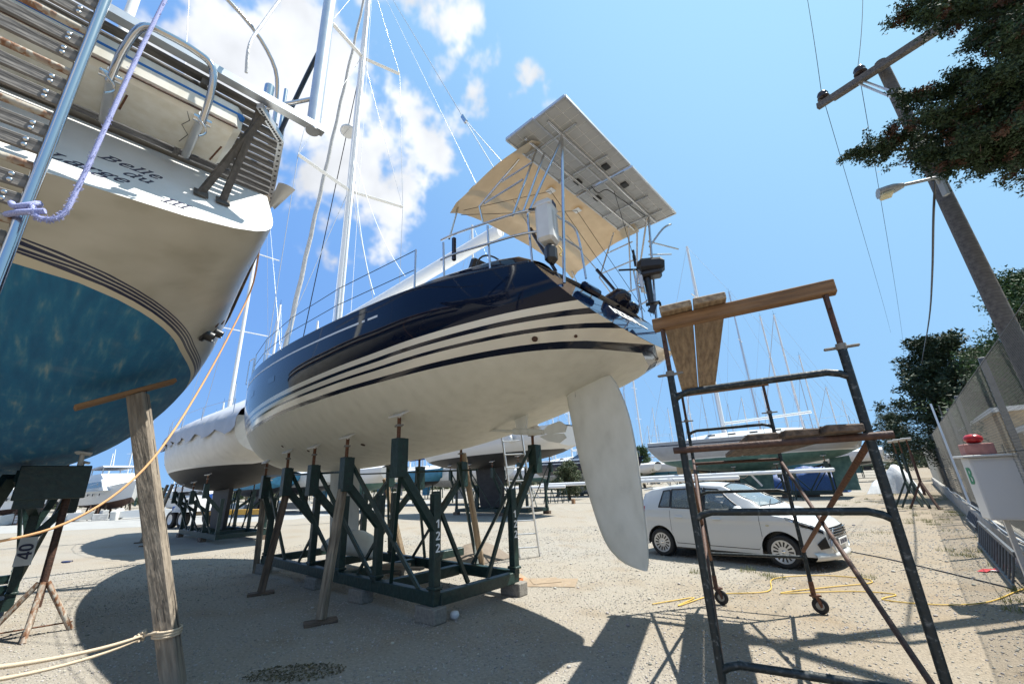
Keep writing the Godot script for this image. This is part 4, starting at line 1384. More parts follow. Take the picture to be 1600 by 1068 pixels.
func make_left_gear(t: Node3D) -> void:
	var mb: MB
	var dv := -5.45
	# raised boarding platform: wooden slats and rusty rungs on a stainless frame
	var pl := Node3D.new(); pl.name = "boarding_platform"; t.add_child(pl)
	for v in [5.02, 6.1]:
		mb = MB.new(); mb.cyl(L(-2.5, 2.35, v + dv), L(-2.5, 5.0, v + dv), 0.024, -1, 14)
		part("side_tube", mb, M.steel, pl)
	var slat := MB.new(); slat.box(Vector3.ZERO, Vector3(1.06, 0.066, 0.022), Basis.IDENTITY, 0.005)
	var slat_mesh := slat.mesh()
	var bolt := MB.new(); bolt.lathe([Vector2(0.011, 0), Vector2(0.009, 0.005), Vector2(0, 0.007)], Vector3.ZERO, Vector3(0, 0, -1), 8)
	var bolt_mesh := bolt.mesh()
	var turn := Basis(Vector3(0, 0, 1), Vector3.UP, Vector3(-1, 0, 0))
	for k in 24:
		var yy := 2.42 + 0.098 * k
		if k % 3 == 2:
			mb = MB.new(); mb.cyl(L(-2.48, yy, 5.02 + dv), L(-2.48, yy, 6.1 + dv), 0.019)
			part("rung", mb, M.rust_paint, pl)
			continue
		var o := inst("slat", slat_mesh, M.teak, pl, Transform3D(turn * Basis(Vector3.RIGHT, 0.12), L(-2.49, yy, 5.56 + dv)))
		for z in [-0.012, 0.012]:
			inst("bolt", bolt_mesh, M.steel, o, Transform3D(Basis(Vector3.UP, PI), Vector3(0.47, z * 1.2, 0.012)))
	# horizontal stern platform of slats with perforated edge angle
	var st := Node3D.new(); st.name = "stern_platform"; t.add_child(st)
	var edge := [[-2.14, 4.16], [-1.9, 3.92], [-0.9, 3.68]]
	for k in 15:
		var u := -2.06 + 0.095 * k
		var vs: float = lerpf(4.16, 3.92, clampf((u + 2.14) / 0.24, 0, 1)) if u < -1.9 else lerpf(3.92, 3.68, (u + 1.9) / 1.0)
		mb = MB.new(); mb.box(Vector3.ZERO, Vector3(7.0 - vs, 0.025, 0.07), Basis.IDENTITY, 0.005)
		inst("slat", mb.mesh(), M.teak, st, Transform3D(Basis(Vector3(0, 0, -1), Vector3.UP, Vector3(1, 0, 0)), L(u, 4.58, (7.0 + vs) / 2 + dv)))
	for k in 2:
		var a: Array = edge[k]
		var b: Array = edge[k + 1]
		mb = MB.new(); mb.bar(L(a[0], 4.54, a[1] + dv), L(b[0], 4.54, b[1] + dv), 0.045, 0.045)
		var ea := part("edge_angle", mb, M.alu, st)
		var hole := MB.new()
		for i in 14:
			var q := L(a[0], 4.516, a[1] + dv).lerp(L(b[0], 4.516, b[1] + dv), (i + 0.5) / 14.0)
			hole.cyl(q, q - Vector3(0, 0.003, 0), 0.009, 0.009, 8)
		part("punched_holes", hole, M.black, ea).set_meta("kind", "stuff")
	mb = MB.new(); mb.bar(L(-2.15, 4.62, 7.0 + dv), L(-2.15, 4.62, 3.68 + dv), 0.07, 0.06); part("aft_beam", mb, M.alu, st)
	for v in [4.5, 5.6]:
		mb = MB.new(); mb.bar(L(-2.1, 4.53, v + dv), L(-0.9, 4.53, v + dv), 0.04, 0.05); part("bearer", mb, M.pole_wood, st)
	for q in [[4.14, 4.2], [4.1, 4.34]]:
		mb = MB.new(); mb.bar(L(-2.08, 4.56, q[0] + dv), L(-1.72, 3.87, q[1] + dv), 0.045, 0.03)
		mb.box(L(-1.74, 3.86, q[1] + dv), Vector3(0.1, 0.012, 0.09), Basis(Vector3(0, 0, 1), 0.93))
		part("strut", mb, M.pole_wood, st)
	# white stern locker with blue band slung under the platform
	var lk := Node3D.new(); lk.name = "stern_locker"; t.add_child(lk)
	mb = MB.new(); mb.box(L(-1.84, 4.37, 4.98 + dv), Vector3(0.54, 0.25, 1.5), Basis.IDENTITY, 0.05)
	part("shell", mb, M.box_white, lk)
	mb = MB.new(); mb.box(L(-1.84, 4.39, 4.98 + dv), Vector3(0.546, 0.055, 1.506), Basis.IDENTITY, 0.02)
	part("blue_band", mb, M.stripe_blue, lk)
	mb = MB.new(); mb.box(L(-2.105, 4.27, 4.98 + dv), Vector3(0.014, 0.014, 1.44), Basis.IDENTITY, 0.004)
	part("lid_seam", mb, M.rust_dark, lk)
	mb = MB.new(); mb.tube([L(-2.06, 4.246, 4.55 + dv), L(-1.98, 4.244, 4.52 + dv), L(-1.9, 4.244, 4.55 + dv), L(-1.82, 4.244, 4.5 + dv), L(-1.7, 4.245, 4.53 + dv)], 0.0025, 4)
	part("crack", mb, M.black, lk)
	for q in [[4.45, -1.8, 0.2], [4.86, -1.85, 0.18], [4.31, -1.75, 0.22]]:
		mb = MB.new(); mb.box(L(q[1], 4.2445, q[0] + dv), Vector3(q[2], 0.003, 0.012), Basis(Vector3.UP, 0.12))
		part("rust_streak", mb, M.rust, lk)
	# stainless hoop and clamps
	mb = MB.new(); mb.tube(smooth_path([L(-2.16, 4.1, 4.93 + dv), L(-2.26, 4.3, 4.91 + dv), L(-2.34, 4.46, 4.86 + dv), L(-2.34, 4.5, 4.76 + dv), L(-2.34, 4.5, 4.6 + dv), L(-2.34, 4.45, 4.5 + dv), L(-2.28, 4.3, 4.47 + dv), L(-2.17, 4.1, 4.47 + dv)]), 0.022, 10)
	part("boarding_hoop", mb, M.steel, t)
	for v in [4.47, 4.93]:
		mb = MB.new(); mb.cyl(L(-2.15, 4.205, v + dv), L(-1.62, 4.205, v + dv), 0.026)
		part("hoop_socket", mb, M.alu, t)
		mb = MB.new(); mb.cyl(L(-2.17, 4.14, v - 0.05 + dv), L(-2.17, 4.14, v + 0.05 + dv), 0.024); mb.tube(smooth_path([L(-2.2, 4.12, v + 0.03 + dv), L(-2.19, 4.08, v - 0.02 + dv), L(-2.17, 4.05, v - 0.03 + dv), L(-2.18, 4.0, v + dv)]), 0.007, 5)
		part("clamp", mb, M.steel, t)
	# tall davit post, guard rails
	mb = MB.new(); mb.cyl(L(-2.13, 4.58, 3.76 + dv), L(-2.05, 7.2, 3.74 + dv), 0.055, -1, 16)
	part("davit_post", mb, M.alu, t)
	mb = MB.new(); mb.cyl(L(-2.05, 5.4, 3.72 + dv), L(-1.6, 6.6, 3.6 + dv), 0.022); mb.cyl(L(-2.1, 4.95, 3.78 + dv), L(-1.85, 4.75, 4.12 + dv), 0.018)
	part("davit_brace", mb, M.steel, t)
	mb = MB.new()
	mb.tube(smooth_path([L(-1.7, 4.6, 3.95 + dv), L(-1.8, 5.0, 3.98 + dv), L(-1.95, 5.25, 4.1 + dv), L(-2.1, 5.4, 4.5 + dv), L(-2.2, 5.5, 5.4 + dv)]), 0.016, 8)
	mb.cyl(L(-1.55, 4.6, 3.85 + dv), L(-1.5, 5.5, 3.85 + dv), 0.016)
	mb.tube(smooth_path([L(-1.5, 5.4, 3.85 + dv), L(-1.0, 5.2, 3.7 + dv), L(0.5, 5.0, 3.5 + dv), L(3, 4.95, 3.35 + dv)]), 0.014, 8)
	part("guard_rail", mb, M.steel, t)
	mb = MB.new(); mb.tube(smooth_path([L(-2.03, 5.9, 3.7 + dv), L(-1.95, 5.5, 3.78 + dv), L(-1.8, 5.0, 3.86 + dv), L(-1.7, 4.6, 3.92 + dv)]), 0.02, 6)
	part("cable_bundle", mb, M.black, t)
	mb = MB.new(); mb.tube(smooth_path([L(-2.25, 4.66, 4.3 + dv), L(-2.28, 4.9, 4.32 + dv), L(-2.2, 5.3, 4.25 + dv), L(-2.1, 5.8, 4.15 + dv)]), 0.012, 6)
	part("mooring_line", mb, M.tarp_white, t)
	mb = MB.new(); mb.cyl(L(-2.15, 4.65, 4.12 + dv), L(-2.15, 4.76, 4.12 + dv), 0.035, -1, 12)
	part("tube_socket", mb, M.steel, t)
	# plough anchor hanging at the platform's starboard corner
	mb = MB.new()
	var g := []
	for i in 7:
		var row := []
		for j in 7:
			var a := lerpf(-0.9, 0.9, j / 6.0)
			var s := i / 6.0
			row.append(L(-1.32 + 0.22 * s, 4.52 - 0.16 * s + 0.05 * cos(a), 3.66 + 0.05 * s + 0.1 * sin(a) * (1 - 0.6 * s) + dv))
		g.append(row)
	mb.grid(g)
	part("plough_anchor", mb, M.alu, t)
	# fuzzy blue line tied to the platform tube
	mb = MB.new()
	var p := smooth_path([L(-2.56, 2.97, 5.0 + dv), L(-2.6, 2.9, 4.96 + dv), L(-2.62, 2.93, 4.9 + dv), L(-2.62, 3.1, 4.88 + dv), L(-2.6, 3.5, 4.86 + dv), L(-2.56, 4.1, 4.83 + dv), L(-2.5, 4.9, 4.78 + dv)], 10)
	mb.tube(p, 0.0105, 7)
	mb.tube(smooth_path([L(-2.5, 2.98, 5.06 + dv), L(-2.54, 2.95, 5.04 + dv), L(-2.56, 2.97, 5.0 + dv), L(-2.53, 3.0, 4.98 + dv), L(-2.46, 2.98, 5.0 + dv), L(-2.46, 2.95, 5.05 + dv), L(-2.5, 2.92, 5.06 + dv), L(-2.56, 2.92, 5.02 + dv), L(-2.6, 2.94, 4.95 + dv)], 6), 0.013, 6)
	var r := RandomNumberGenerator.new(); r.seed = 4
	for i in 700:
		var q: Vector3 = p[r.randi_range(0, p.size() - 2)].lerp(p[r.randi_range(0, 1) + 0], 0.0)
		var k := r.randi_range(0, p.size() - 2)
		q = p[k].lerp(p[k + 1], r.randf())
		var d := Vector3(r.randfn(), r.randfn() - 0.4, r.randfn()).normalized()
		mb.bar(q + d * 0.008, q + d * r.randf_range(0.012, 0.022), 0.0018, 0.0018)
	part("frayed_line", mb, M.rope_blue, t)

func make_left_supports() -> void:
	# square timber prop with a cross plank under the hull
	var a := yp(0.5, 0.0, 3.45)
	var b := yp(1.0, 2.82, 4.17)
	var t := thing("shore_prop", "tall grey weathered square timber propping the cream yacht, rope tied round it", "prop", Transform3D(Basis.IDENTITY, Vector3(a.x, 0, a.z)))
	var x := (b - a).normalized()
	var z := x.cross(Vector3(0.3, 0, 1)).normalized()
	var mb := MB.new(); mb.box(Vector3((b - a).length() / 2, 0, 0), Vector3((b - a).length(), 0.15, 0.16), Basis.IDENTITY, 0.012)
	var p := part("beam", mb, M.wood_prop, t)
	p.transform = Transform3D(Basis(x, z.cross(x), z), Vector3.ZERO)
	var rr := RandomNumberGenerator.new(); rr.seed = 15
	for k in 16:   # drying cracks along the grain
		mb = MB.new()
		var lx := rr.randf_range(0.2, 2.6)
		var off := rr.randf_range(-0.05, 0.05)
		var ln := rr.randf_range(0.12, 0.5)
		mb.tube([Vector3(lx, off, 0.0805), Vector3(lx + ln * 0.4, off + rr.randf_range(-0.006, 0.006), 0.081), Vector3(lx + ln, off + rr.randf_range(-0.01, 0.01), 0.0803)], 0.0028, 4)
		var ck := part("crack", mb, M.black, p)
		if k % 2:
			ck.transform = Transform3D(Basis(Vector3.RIGHT, PI / 2 if k % 4 == 1 else -PI / 2), Vector3(0, 0.005 if k % 4 == 3 else -0.005, 0))
	mb = MB.new()
	var q0 := yp(1.0, 2.64, 4.6) - t.position
	var q1 := yp(1.0, 3.0, 3.9) - t.position
	var px := (q1 - q0).normalized()
	var pz := px.cross(Vector3.UP).normalized()
	mb.box(Vector3.ZERO, Vector3(0.85, 0.045, 0.2), Basis.IDENTITY, 0.006)
	var pk := part("head_plank", mb, M.wood_tan, t)
	pk.transform = Transform3D(Basis(px, pz.cross(px), pz), (q0 + q1) / 2 - pz.cross(px) * 0.0)
	# rope tied round the prop, running off to the left
	var c := a.lerp(b, 0.17)
	mb = MB.new()
	for k in 3:
		var ring := []
		for i in 13:
			var an := TAU * i / 12
			ring.append(c + Vector3(0, 0.022 * k - 0.02, 0) + (Vector3(1, 0.0, 0.1) * cos(an) + Vector3(0, 0, 1) * sin(an)) * 0.118)
		mb.tube(ring, 0.012, 6)
	var kn := c + Vector3(-0.17, 0.0, 0.1)
	for i in 9:
		var an := i * 0.9
		mb.tube(smooth_path([kn + Vector3(cos(an), sin(an * 1.3), sin(an)) * 0.035, kn + Vector3(sin(an), cos(an), -cos(an)) * 0.04, kn + Vector3(-cos(an * 2), sin(an), cos(an)) * 0.035], 3), 0.011, 5)
	var far_end := px_at(-120, 1055, 3.6)
	mb.tube(sag(kn, far_end, 0.04), 0.013, 7)
	mb.tube(sag(kn + Vector3(0, -0.02, 0.02), far_end + Vector3(0, -0.06, 0), 0.05), 0.011, 7)
	mb.tube([kn, c + Vector3(0.0, 0.03, 0.118)], 0.012, 6)
	solo("tied_rope", mb, M.rope, "beige double rope knotted round the grey timber prop", "rope")
	# thin orange line hanging from the cream yacht's quarter
	mb = MB.new()
	mb.tube(smooth_path([yp(-0.9, 4.35, 3.72), px_at(396, 440, 6.0), px_at(362, 515, 5.7), px_at(310, 610, 5.2), px_at(250, 702, 4.7), px_at(185, 768, 4.5), px_at(100, 818, 4.4), px_at(0, 845, 4.4), px_at(-120, 858, 4.4)]), 0.009, 6)
	solo("orange_line", mb, M.rope_orange, "thin orange line drooping from the cream yacht's stern past the prop", "rope")
	# rusty tripod stand
	t = thing("tripod_stand", "rusty white tripod jack stand under the cream yacht", "jack stand", yard(4.3, 0, 4.38))
	mb = MB.new(); mb.cyl(L(0, 0.35, 0), L(0, 1.78, 0), 0.045, -1, 14); part("mast_tube", mb, M.rust_dark, t)
	for q in [[-0.38, 0.05], [-0.05, -0.4], [0.1, 0.45], [0.5, 0.0]]:
		mb = MB.new(); mb.cyl(L(q[0], 0.0, q[1]), L(q[0] * 0.1, 0.66, q[1] * 0.1), 0.034, -1, 12); part("leg", mb, M.rust_paint, t)
	mb = MB.new(); mb.cyl(L(-0.38, 0.1, 0.05), L(0.5, 0.1, 0), 0.01); mb.cyl(L(-0.05, 0.1, -0.4), L(0.1, 0.1, 0.45), 0.01); part("tie_rod", mb, M.rust, t)
	# green outrigger and cradle
	t = thing("boat_cradle", "dark green steel cradle with number plate under the cream yacht", "boat cradle", yard(0, 0, 5.45))
	var h := hull2
	cradle_span = Vector2(5.8, 9.4)
	for s in [1.0, -1.0]:
		mb = MB.new(); mb.box(L(7.6, 0.25, 0.8 * s), Vector3(3.8, 0.17, 0.12)); part("side_rail", mb, M.green_steel, t)
	for u in [5.8, 7.6, 9.4]:
		mb = MB.new(); mb.box(L(u, 0.25, 0), Vector3(0.12, 0.16, 1.48)); part("cross_beam", mb, M.green_steel, t)
		for s in [1.0, -1.0]:
			var vp := minf(1.2, h.f(h.bd, u) * 0.7)
			cradle_arm(t, u, s, vp, h.y_of(u, vp) - 0.01, M.green_steel, 0.8)
	mb = MB.new(); mb.box(L(4.05, 2.0, -0.88), Vector3(0.16, 0.46, 0.72), Basis.IDENTITY, 0.01); mb.box(L(4.05, 1.72, -0.7), Vector3(0.12, 0.12, 0.3))
	part("outrigger", mb, M.green_dark, t)
	mb = MB.new(); mb.bar(L(4.05, 2.1, -0.55), L(5.8, 1.6, -0.8), 0.12, 0.16); part("outrigger_beam", mb, M.green_dark, t)
	mb = MB.new(); mb.bar(L(4.3, 2.1, -0.45), L(5.3, 0.2, 0.05), 0.14, 0.14); part("outrigger_leg", mb, M.green_dark, t)
	mb = MB.new(); mb.cyl(L(4.05, 2.2, -1.1), L(4.05, h.y_of(4.05, 1.1) - 0.03, -1.1), 0.03); mb.box(L(4.05, h.y_of(4.05, 1.1) - 0.03, -1.1), Vector3(0.34, 0.03, 0.2), Basis(Vector3(1, 0, 0), 0.15), 0.008)
	part("pad", mb, M.white_old, t)
	mb = MB.new(); mb.box(L(5.72, 1.0, -0.82), Vector3(0.008, 0.42, 0.2)); part("number_plate", mb, M.plate_white, t)
	text("40", 0.22, M.ink, t, Transform3D(Basis(Vector3.UP, Vector3(0, 0, -1), Vector3(-1, 0, 0)), L(5.71, 1.0, -0.82)))
func make_scaffold() -> void:
	var N1 := Vector3(1.27, 0, -3.3)
	var N2 := Vector3(2.24, 0, -2.73)
	var F1 := Vector3(2.64, 0, -6.53)
	var F2 := Vector3(3.6, 0, -5.96)
	var X := (N2 - N1).normalized()
	var F := (F1 - N1).normalized()
	var t := thing("scaffold_tower", "paint-spattered dark green tube scaffold with plank platforms and braces", "scaffold", Transform3D(Basis.IDENTITY, N1))
	var o := N1
	var mb: MB
	var pairs := [[N1, N2, 0.027], [F1, F2, 0.024]]
	for k in 2:
		var a: Vector3 = pairs[k][0] - o
		var b: Vector3 = pairs[k][1] - o
		var r: float = pairs[k][2]
		var fr := Node3D.new(); fr.name = "end_frame"; t.add_child(fr, true)
		for q in [a, b]:
			mb = MB.new(); mb.cyl(q + Vector3(0, 0.17, 0), q + Vector3(0, 2.46, 0), r, -1, 14)
			part("upright", mb, M.scaf, fr)
			mb = MB.new(); mb.cyl(q + Vector3(0, 2.46, 0), q + Vector3(0, 2.86, 0), 0.019, -1, 10)
			part("jack_screw", mb, M.rust_dark, fr)
			mb = MB.new(); mb.cyl(q + Vector3(0, 2.46, 0), q + Vector3(0, 2.5, 0), 0.032, -1, 10); mb.bar(q + Vector3(0, 2.475, 0) - X * 0.1, q + Vector3(0, 2.475, 0) + X * 0.1, 0.03, 0.018, Vector3.UP, 0.006)
			part("wing_nut", mb, M.block, fr)
			mb = MB.new(); mb.box(q + Vector3(0, 2.8, 0), Vector3(0.02, 0.1, 0.1), Basis(X, Vector3.UP, X.cross(Vector3.UP)))
			part("fork_head", mb, M.rust_dark, fr)
		for yy in [2.32, 1.44, 0.52]:
			mb = MB.new()
			mb.tube([a + Vector3(0, yy - 0.05, 0), a + X * 0.05 + Vector3(0, yy - 0.02, 0), a + X * 0.12 + Vector3(0, yy, 0), b - X * 0.12 + Vector3(0, yy, 0), b - X * 0.05 + Vector3(0, yy - 0.02, 0), b + Vector3(0, yy - 0.05, 0)], r * 0.9, 10)
			if k == 1 and yy < 1.0:
				continue
			part("ledger", mb, M.scaf, fr)
	# far frame bottom ledger and castors
	mb = MB.new(); mb.cyl(F1 - o + Vector3(0, 0.63, 0), F2 - o + Vector3(0, 0.63, 0), 0.02); part("ledger", mb, M.scaf, t)
	for q in [F1, F2, N1, N2]:
		var c := Node3D.new(); c.name = "castor"; t.add_child(c, true)
		mb = MB.new(); mb.cyl(q - o + Vector3(0, 0.2, 0), q - o + Vector3(0, 0.36, 0), 0.03, -1, 10); mb.box(q - o + Vector3(0.02, 0.2, 0), Vector3(0.11, 0.02, 0.07)); mb.bar(q - o + Vector3(0.01, 0.2, 0.035), q - o + Vector3(0.05, 0.08, 0.035), 0.006, 0.04); mb.bar(q - o + Vector3(0.01, 0.2, -0.035), q - o + Vector3(0.05, 0.08, -0.035), 0.006, 0.04)
		part("fork", mb, M.rust if q == F2 else M.rust_dark, c)
		var ax := Vector3(0.75, 0, 0.66)
		mb = MB.new(); mb.lathe([Vector2(0.0, -0.02), Vector2(0.05, -0.02), Vector2(0.075, -0.022), Vector2(0.088, -0.012), Vector2(0.09, 0), Vector2(0.088, 0.012), Vector2(0.075, 0.022), Vector2(0.05, 0.02), Vector2(0, 0.02)], q - o + Vector3(0.05, 0.09, 0), ax.cross(Vector3.UP), 20)
		part("wheel", mb, M.rubber, c)
		mb = MB.new(); mb.lathe([Vector2(0, -0.024), Vector2(0.045, -0.022), Vector2(0.045, 0.022), Vector2(0, 0.024)], q - o + Vector3(0.05, 0.09, 0), ax.cross(Vector3.UP), 14)
		part("hub", mb, M.lamp_grey, c)
	# timber cross beams in the fork heads
	var bm := [[N1, N2, 0.1, M.wood_tan], [F1, F2, 0.07, M.wood_tan]]
	for q in bm:
		var bx: Vector3 = ((q[1] as Vector3) - (q[0] as Vector3)).normalized()
		mb = MB.new(); mb.box(Vector3.ZERO, Vector3(1.26, q[2], 0.09), Basis.IDENTITY, 0.006)
		var pp := part("cross_timber", mb, q[3], t)
		pp.transform = Transform3D(Basis(bx, Vector3.UP, bx.cross(Vector3.UP)), ((q[0] as Vector3) + (q[1] as Vector3)) / 2 - o + Vector3(0, 2.86 + (q[2] as float) / 2, 0))
	# diagonal braces
	for q in [[N2 + Vector3(0, 1.86, 0), F2 + Vector3(0, 0.7, 0), 0.021, M.rust], [N2 + Vector3(0, 0.4, 0), F2 + Vector3(0, 1.8, 0), 0.02, M.rust_dark], [N1 + Vector3(0, 0.3, 0), F1 + Vector3(0, 1.9, 0), 0.02, M.rust_dark], [N1 + Vector3(0, 1.9, 0), F1 + Vector3(0, 0.55, 0), 0.018, M.rust]]:
		mb = MB.new(); mb.cyl(q[0] - o, q[1] - o, q[2], -1, 10)
		part("diagonal_brace", mb, q[3], t)
	mb = MB.new(); mb.cyl(N1 - o + Vector3(-0.02, 1.88, 0.03) - X * 0.06, N2 - o + Vector3(0, 1.88, 0.03) + X * 0.1, 0.024, -1, 12)
	part("putlog", mb, M.rust_dark, t)
	mb = MB.new(); mb.cyl(F1 - o + Vector3(0, 1.84, 0), F2 - o + Vector3(0, 1.84, 0), 0.022, -1, 10)
	part("putlog", mb, M.rust_dark, t)
	# planks: two high ones to the left, three low ones to the right
	var planks := [[0.13, 2.993, 0.245, 0.06, "old wooden scaffold plank on the upper timbers, left of a gap", M.wood_plank], [0.385, 2.993, 0.235, 0.06, "old wooden scaffold plank on the upper timbers, dark stained end", M.wood_plank]]
	for q in [[0.55, 1.935], [0.77, 1.935], [0.98, 1.935]]:
		planks.append([q[0], q[1], 0.2, 0.05, "", M.wood_dark])
	var names := ["weathered scaffold plank on the lower level, beside the middle plank", "weathered scaffold plank on the lower level, between two others", "weathered scaffold plank on the lower level, at the outer upright"]
	for k in planks.size():
		var q: Array = planks[k]
		var at: Vector3 = (N1 + F1) / 2 + X * (q[0] as float) + Vector3(0, q[1], 0) + (Vector3.ZERO if k < 2 else -F * (0.1 * (k - 3)))
		mb = MB.new()
		var ln := 3.78 if k < 2 else 3.6
		mb.box(Vector3.ZERO, Vector3(ln, q[3], q[2]), Basis.IDENTITY, 0.008)
		for s in [-1, 1]:
			if k >= 2:
				mb.box(Vector3(s * (ln / 2 - 0.15), q[3] / 2 + 0.0015, 0), Vector3(0.03, 0.003, (q[2] as float) + 0.004))
		var o2 := solo("scaffold_plank", mb, q[5], q[4] if k < 2 else names[k - 2], "plank", Transform3D(Basis(F, Vector3.UP, F.cross(Vector3.UP)), at), "planks on the scaffold")
		o2.rotate_object_local(Vector3.RIGHT, 0.02 * (k - 2))
func lin(xs: Array, ys: Array, x: float) -> float:
	if x <= xs[0]:
		return ys[0]
	for i in xs.size() - 1:
		if x <= xs[i + 1]:
			var t: float = (x - xs[i]) / (xs[i + 1] - xs[i])
			t = t * t * (3 - 2 * t) * 0.5 + t * 0.5
			return lerpf(ys[i], ys[i + 1], t)
	return ys[-1]

# car: x forward (0 = middle), y up, z to its right side
func car_section(x: float) -> Dictionary:
	var low := 0.22
	for wx in [-1.225, 1.225]:
		var dx: float = absf(x - wx)
		if dx < 0.345:
			low = maxf(low, 0.285 + sqrt(0.345 * 0.345 - dx * dx))
	var xs := [-1.83, -1.76, -1.55, -1.0, 0.0, 0.9, 1.4, 1.7, 1.86, 1.94]
	var wid := [0.6, 0.72, 0.79, 0.825, 0.832, 0.83, 0.805, 0.74, 0.6, 0.4]
	var sh := [0.86, 0.93, 0.96, 0.955, 0.93, 0.93, 0.86, 0.76, 0.66, 0.58]
	var tx := [-1.83, -1.76, -1.64, -1.42, -0.9, -0.3, 0.2, 0.72, 1.02, 1.4, 1.7, 1.86, 1.94]
	var top := [0.88, 1.1, 1.345, 1.42, 1.485, 1.505, 1.47, 1.2, 1.02, 0.94, 0.83, 0.7, 0.59]
	var rw := [0.56, 0.6, 0.56, 0.56, 0.58, 0.58, 0.56, 0.66, 0.7, 0.68, 0.6, 0.48, 0.3]
	return {"low": low, "w": lin(xs, wid, x), "sh": lin(xs, sh, x), "top": lin(tx, top, x), "rw": lin(tx, rw, x)}

func car_point(x: float, t: float, side: float) -> Vector3:
	# t 0..1 sill to shoulder, 1..2 shoulder to roof edge, 2..3 roof edge to middle
	var s := car_section(x)
	var z: float
	var y: float
	if t <= 1.0:
		y = lerpf(s.low, s.sh, t)
		var k: float = (y - 0.55) / 0.45
		z = s.w * (1.0 - 0.045 * k * k) + 0.012 * exp(-pow((y - 0.8) / 0.05, 2.0))
	elif t <= 2.0:
		var q := t - 1.0
		y = lerpf(s.sh, maxf(s.top - 0.035, s.sh + 0.01), q)
		z = lerpf(s.w * 0.955, minf(s.rw, s.w * 0.95), pow(q, 1.15))
	else:
		var q := t - 2.0
		y = lerpf(maxf(s.top - 0.035, s.sh + 0.01), s.top, sin(q * PI / 2)) 
		z = minf(s.rw, s.w * 0.95) * (1 - q)
	return Vector3(x, y, z * side)

func car_patch(mb: MB, x0: Callable, x1: Callable, t0: float, t1: float, side: float, out := 0.004, nx := 10, nt := 5) -> void:
	var g := []
	for i in nt + 1:
		var t := lerpf(t0, t1, float(i) / nt)
		var row := []
		for j in nx + 1:
			var x: float = lerpf(x0.call(t), x1.call(t), float(j) / nx)
			var p := car_point(x, t, side)
			var px := car_point(x + 0.02, t, side) - car_point(x - 0.02, t, side)
			var pt := car_point(x, minf(t + 0.02, 3.0), side) - car_point(x, t - 0.02, side)
			var nn := px.cross(pt).normalized()
			if nn.dot(Vector3(0, 0.4, side)) < 0:
				nn = -nn
			row.append(p + nn * out)
		g.append(row)
	mb.grid(g, side > 0)

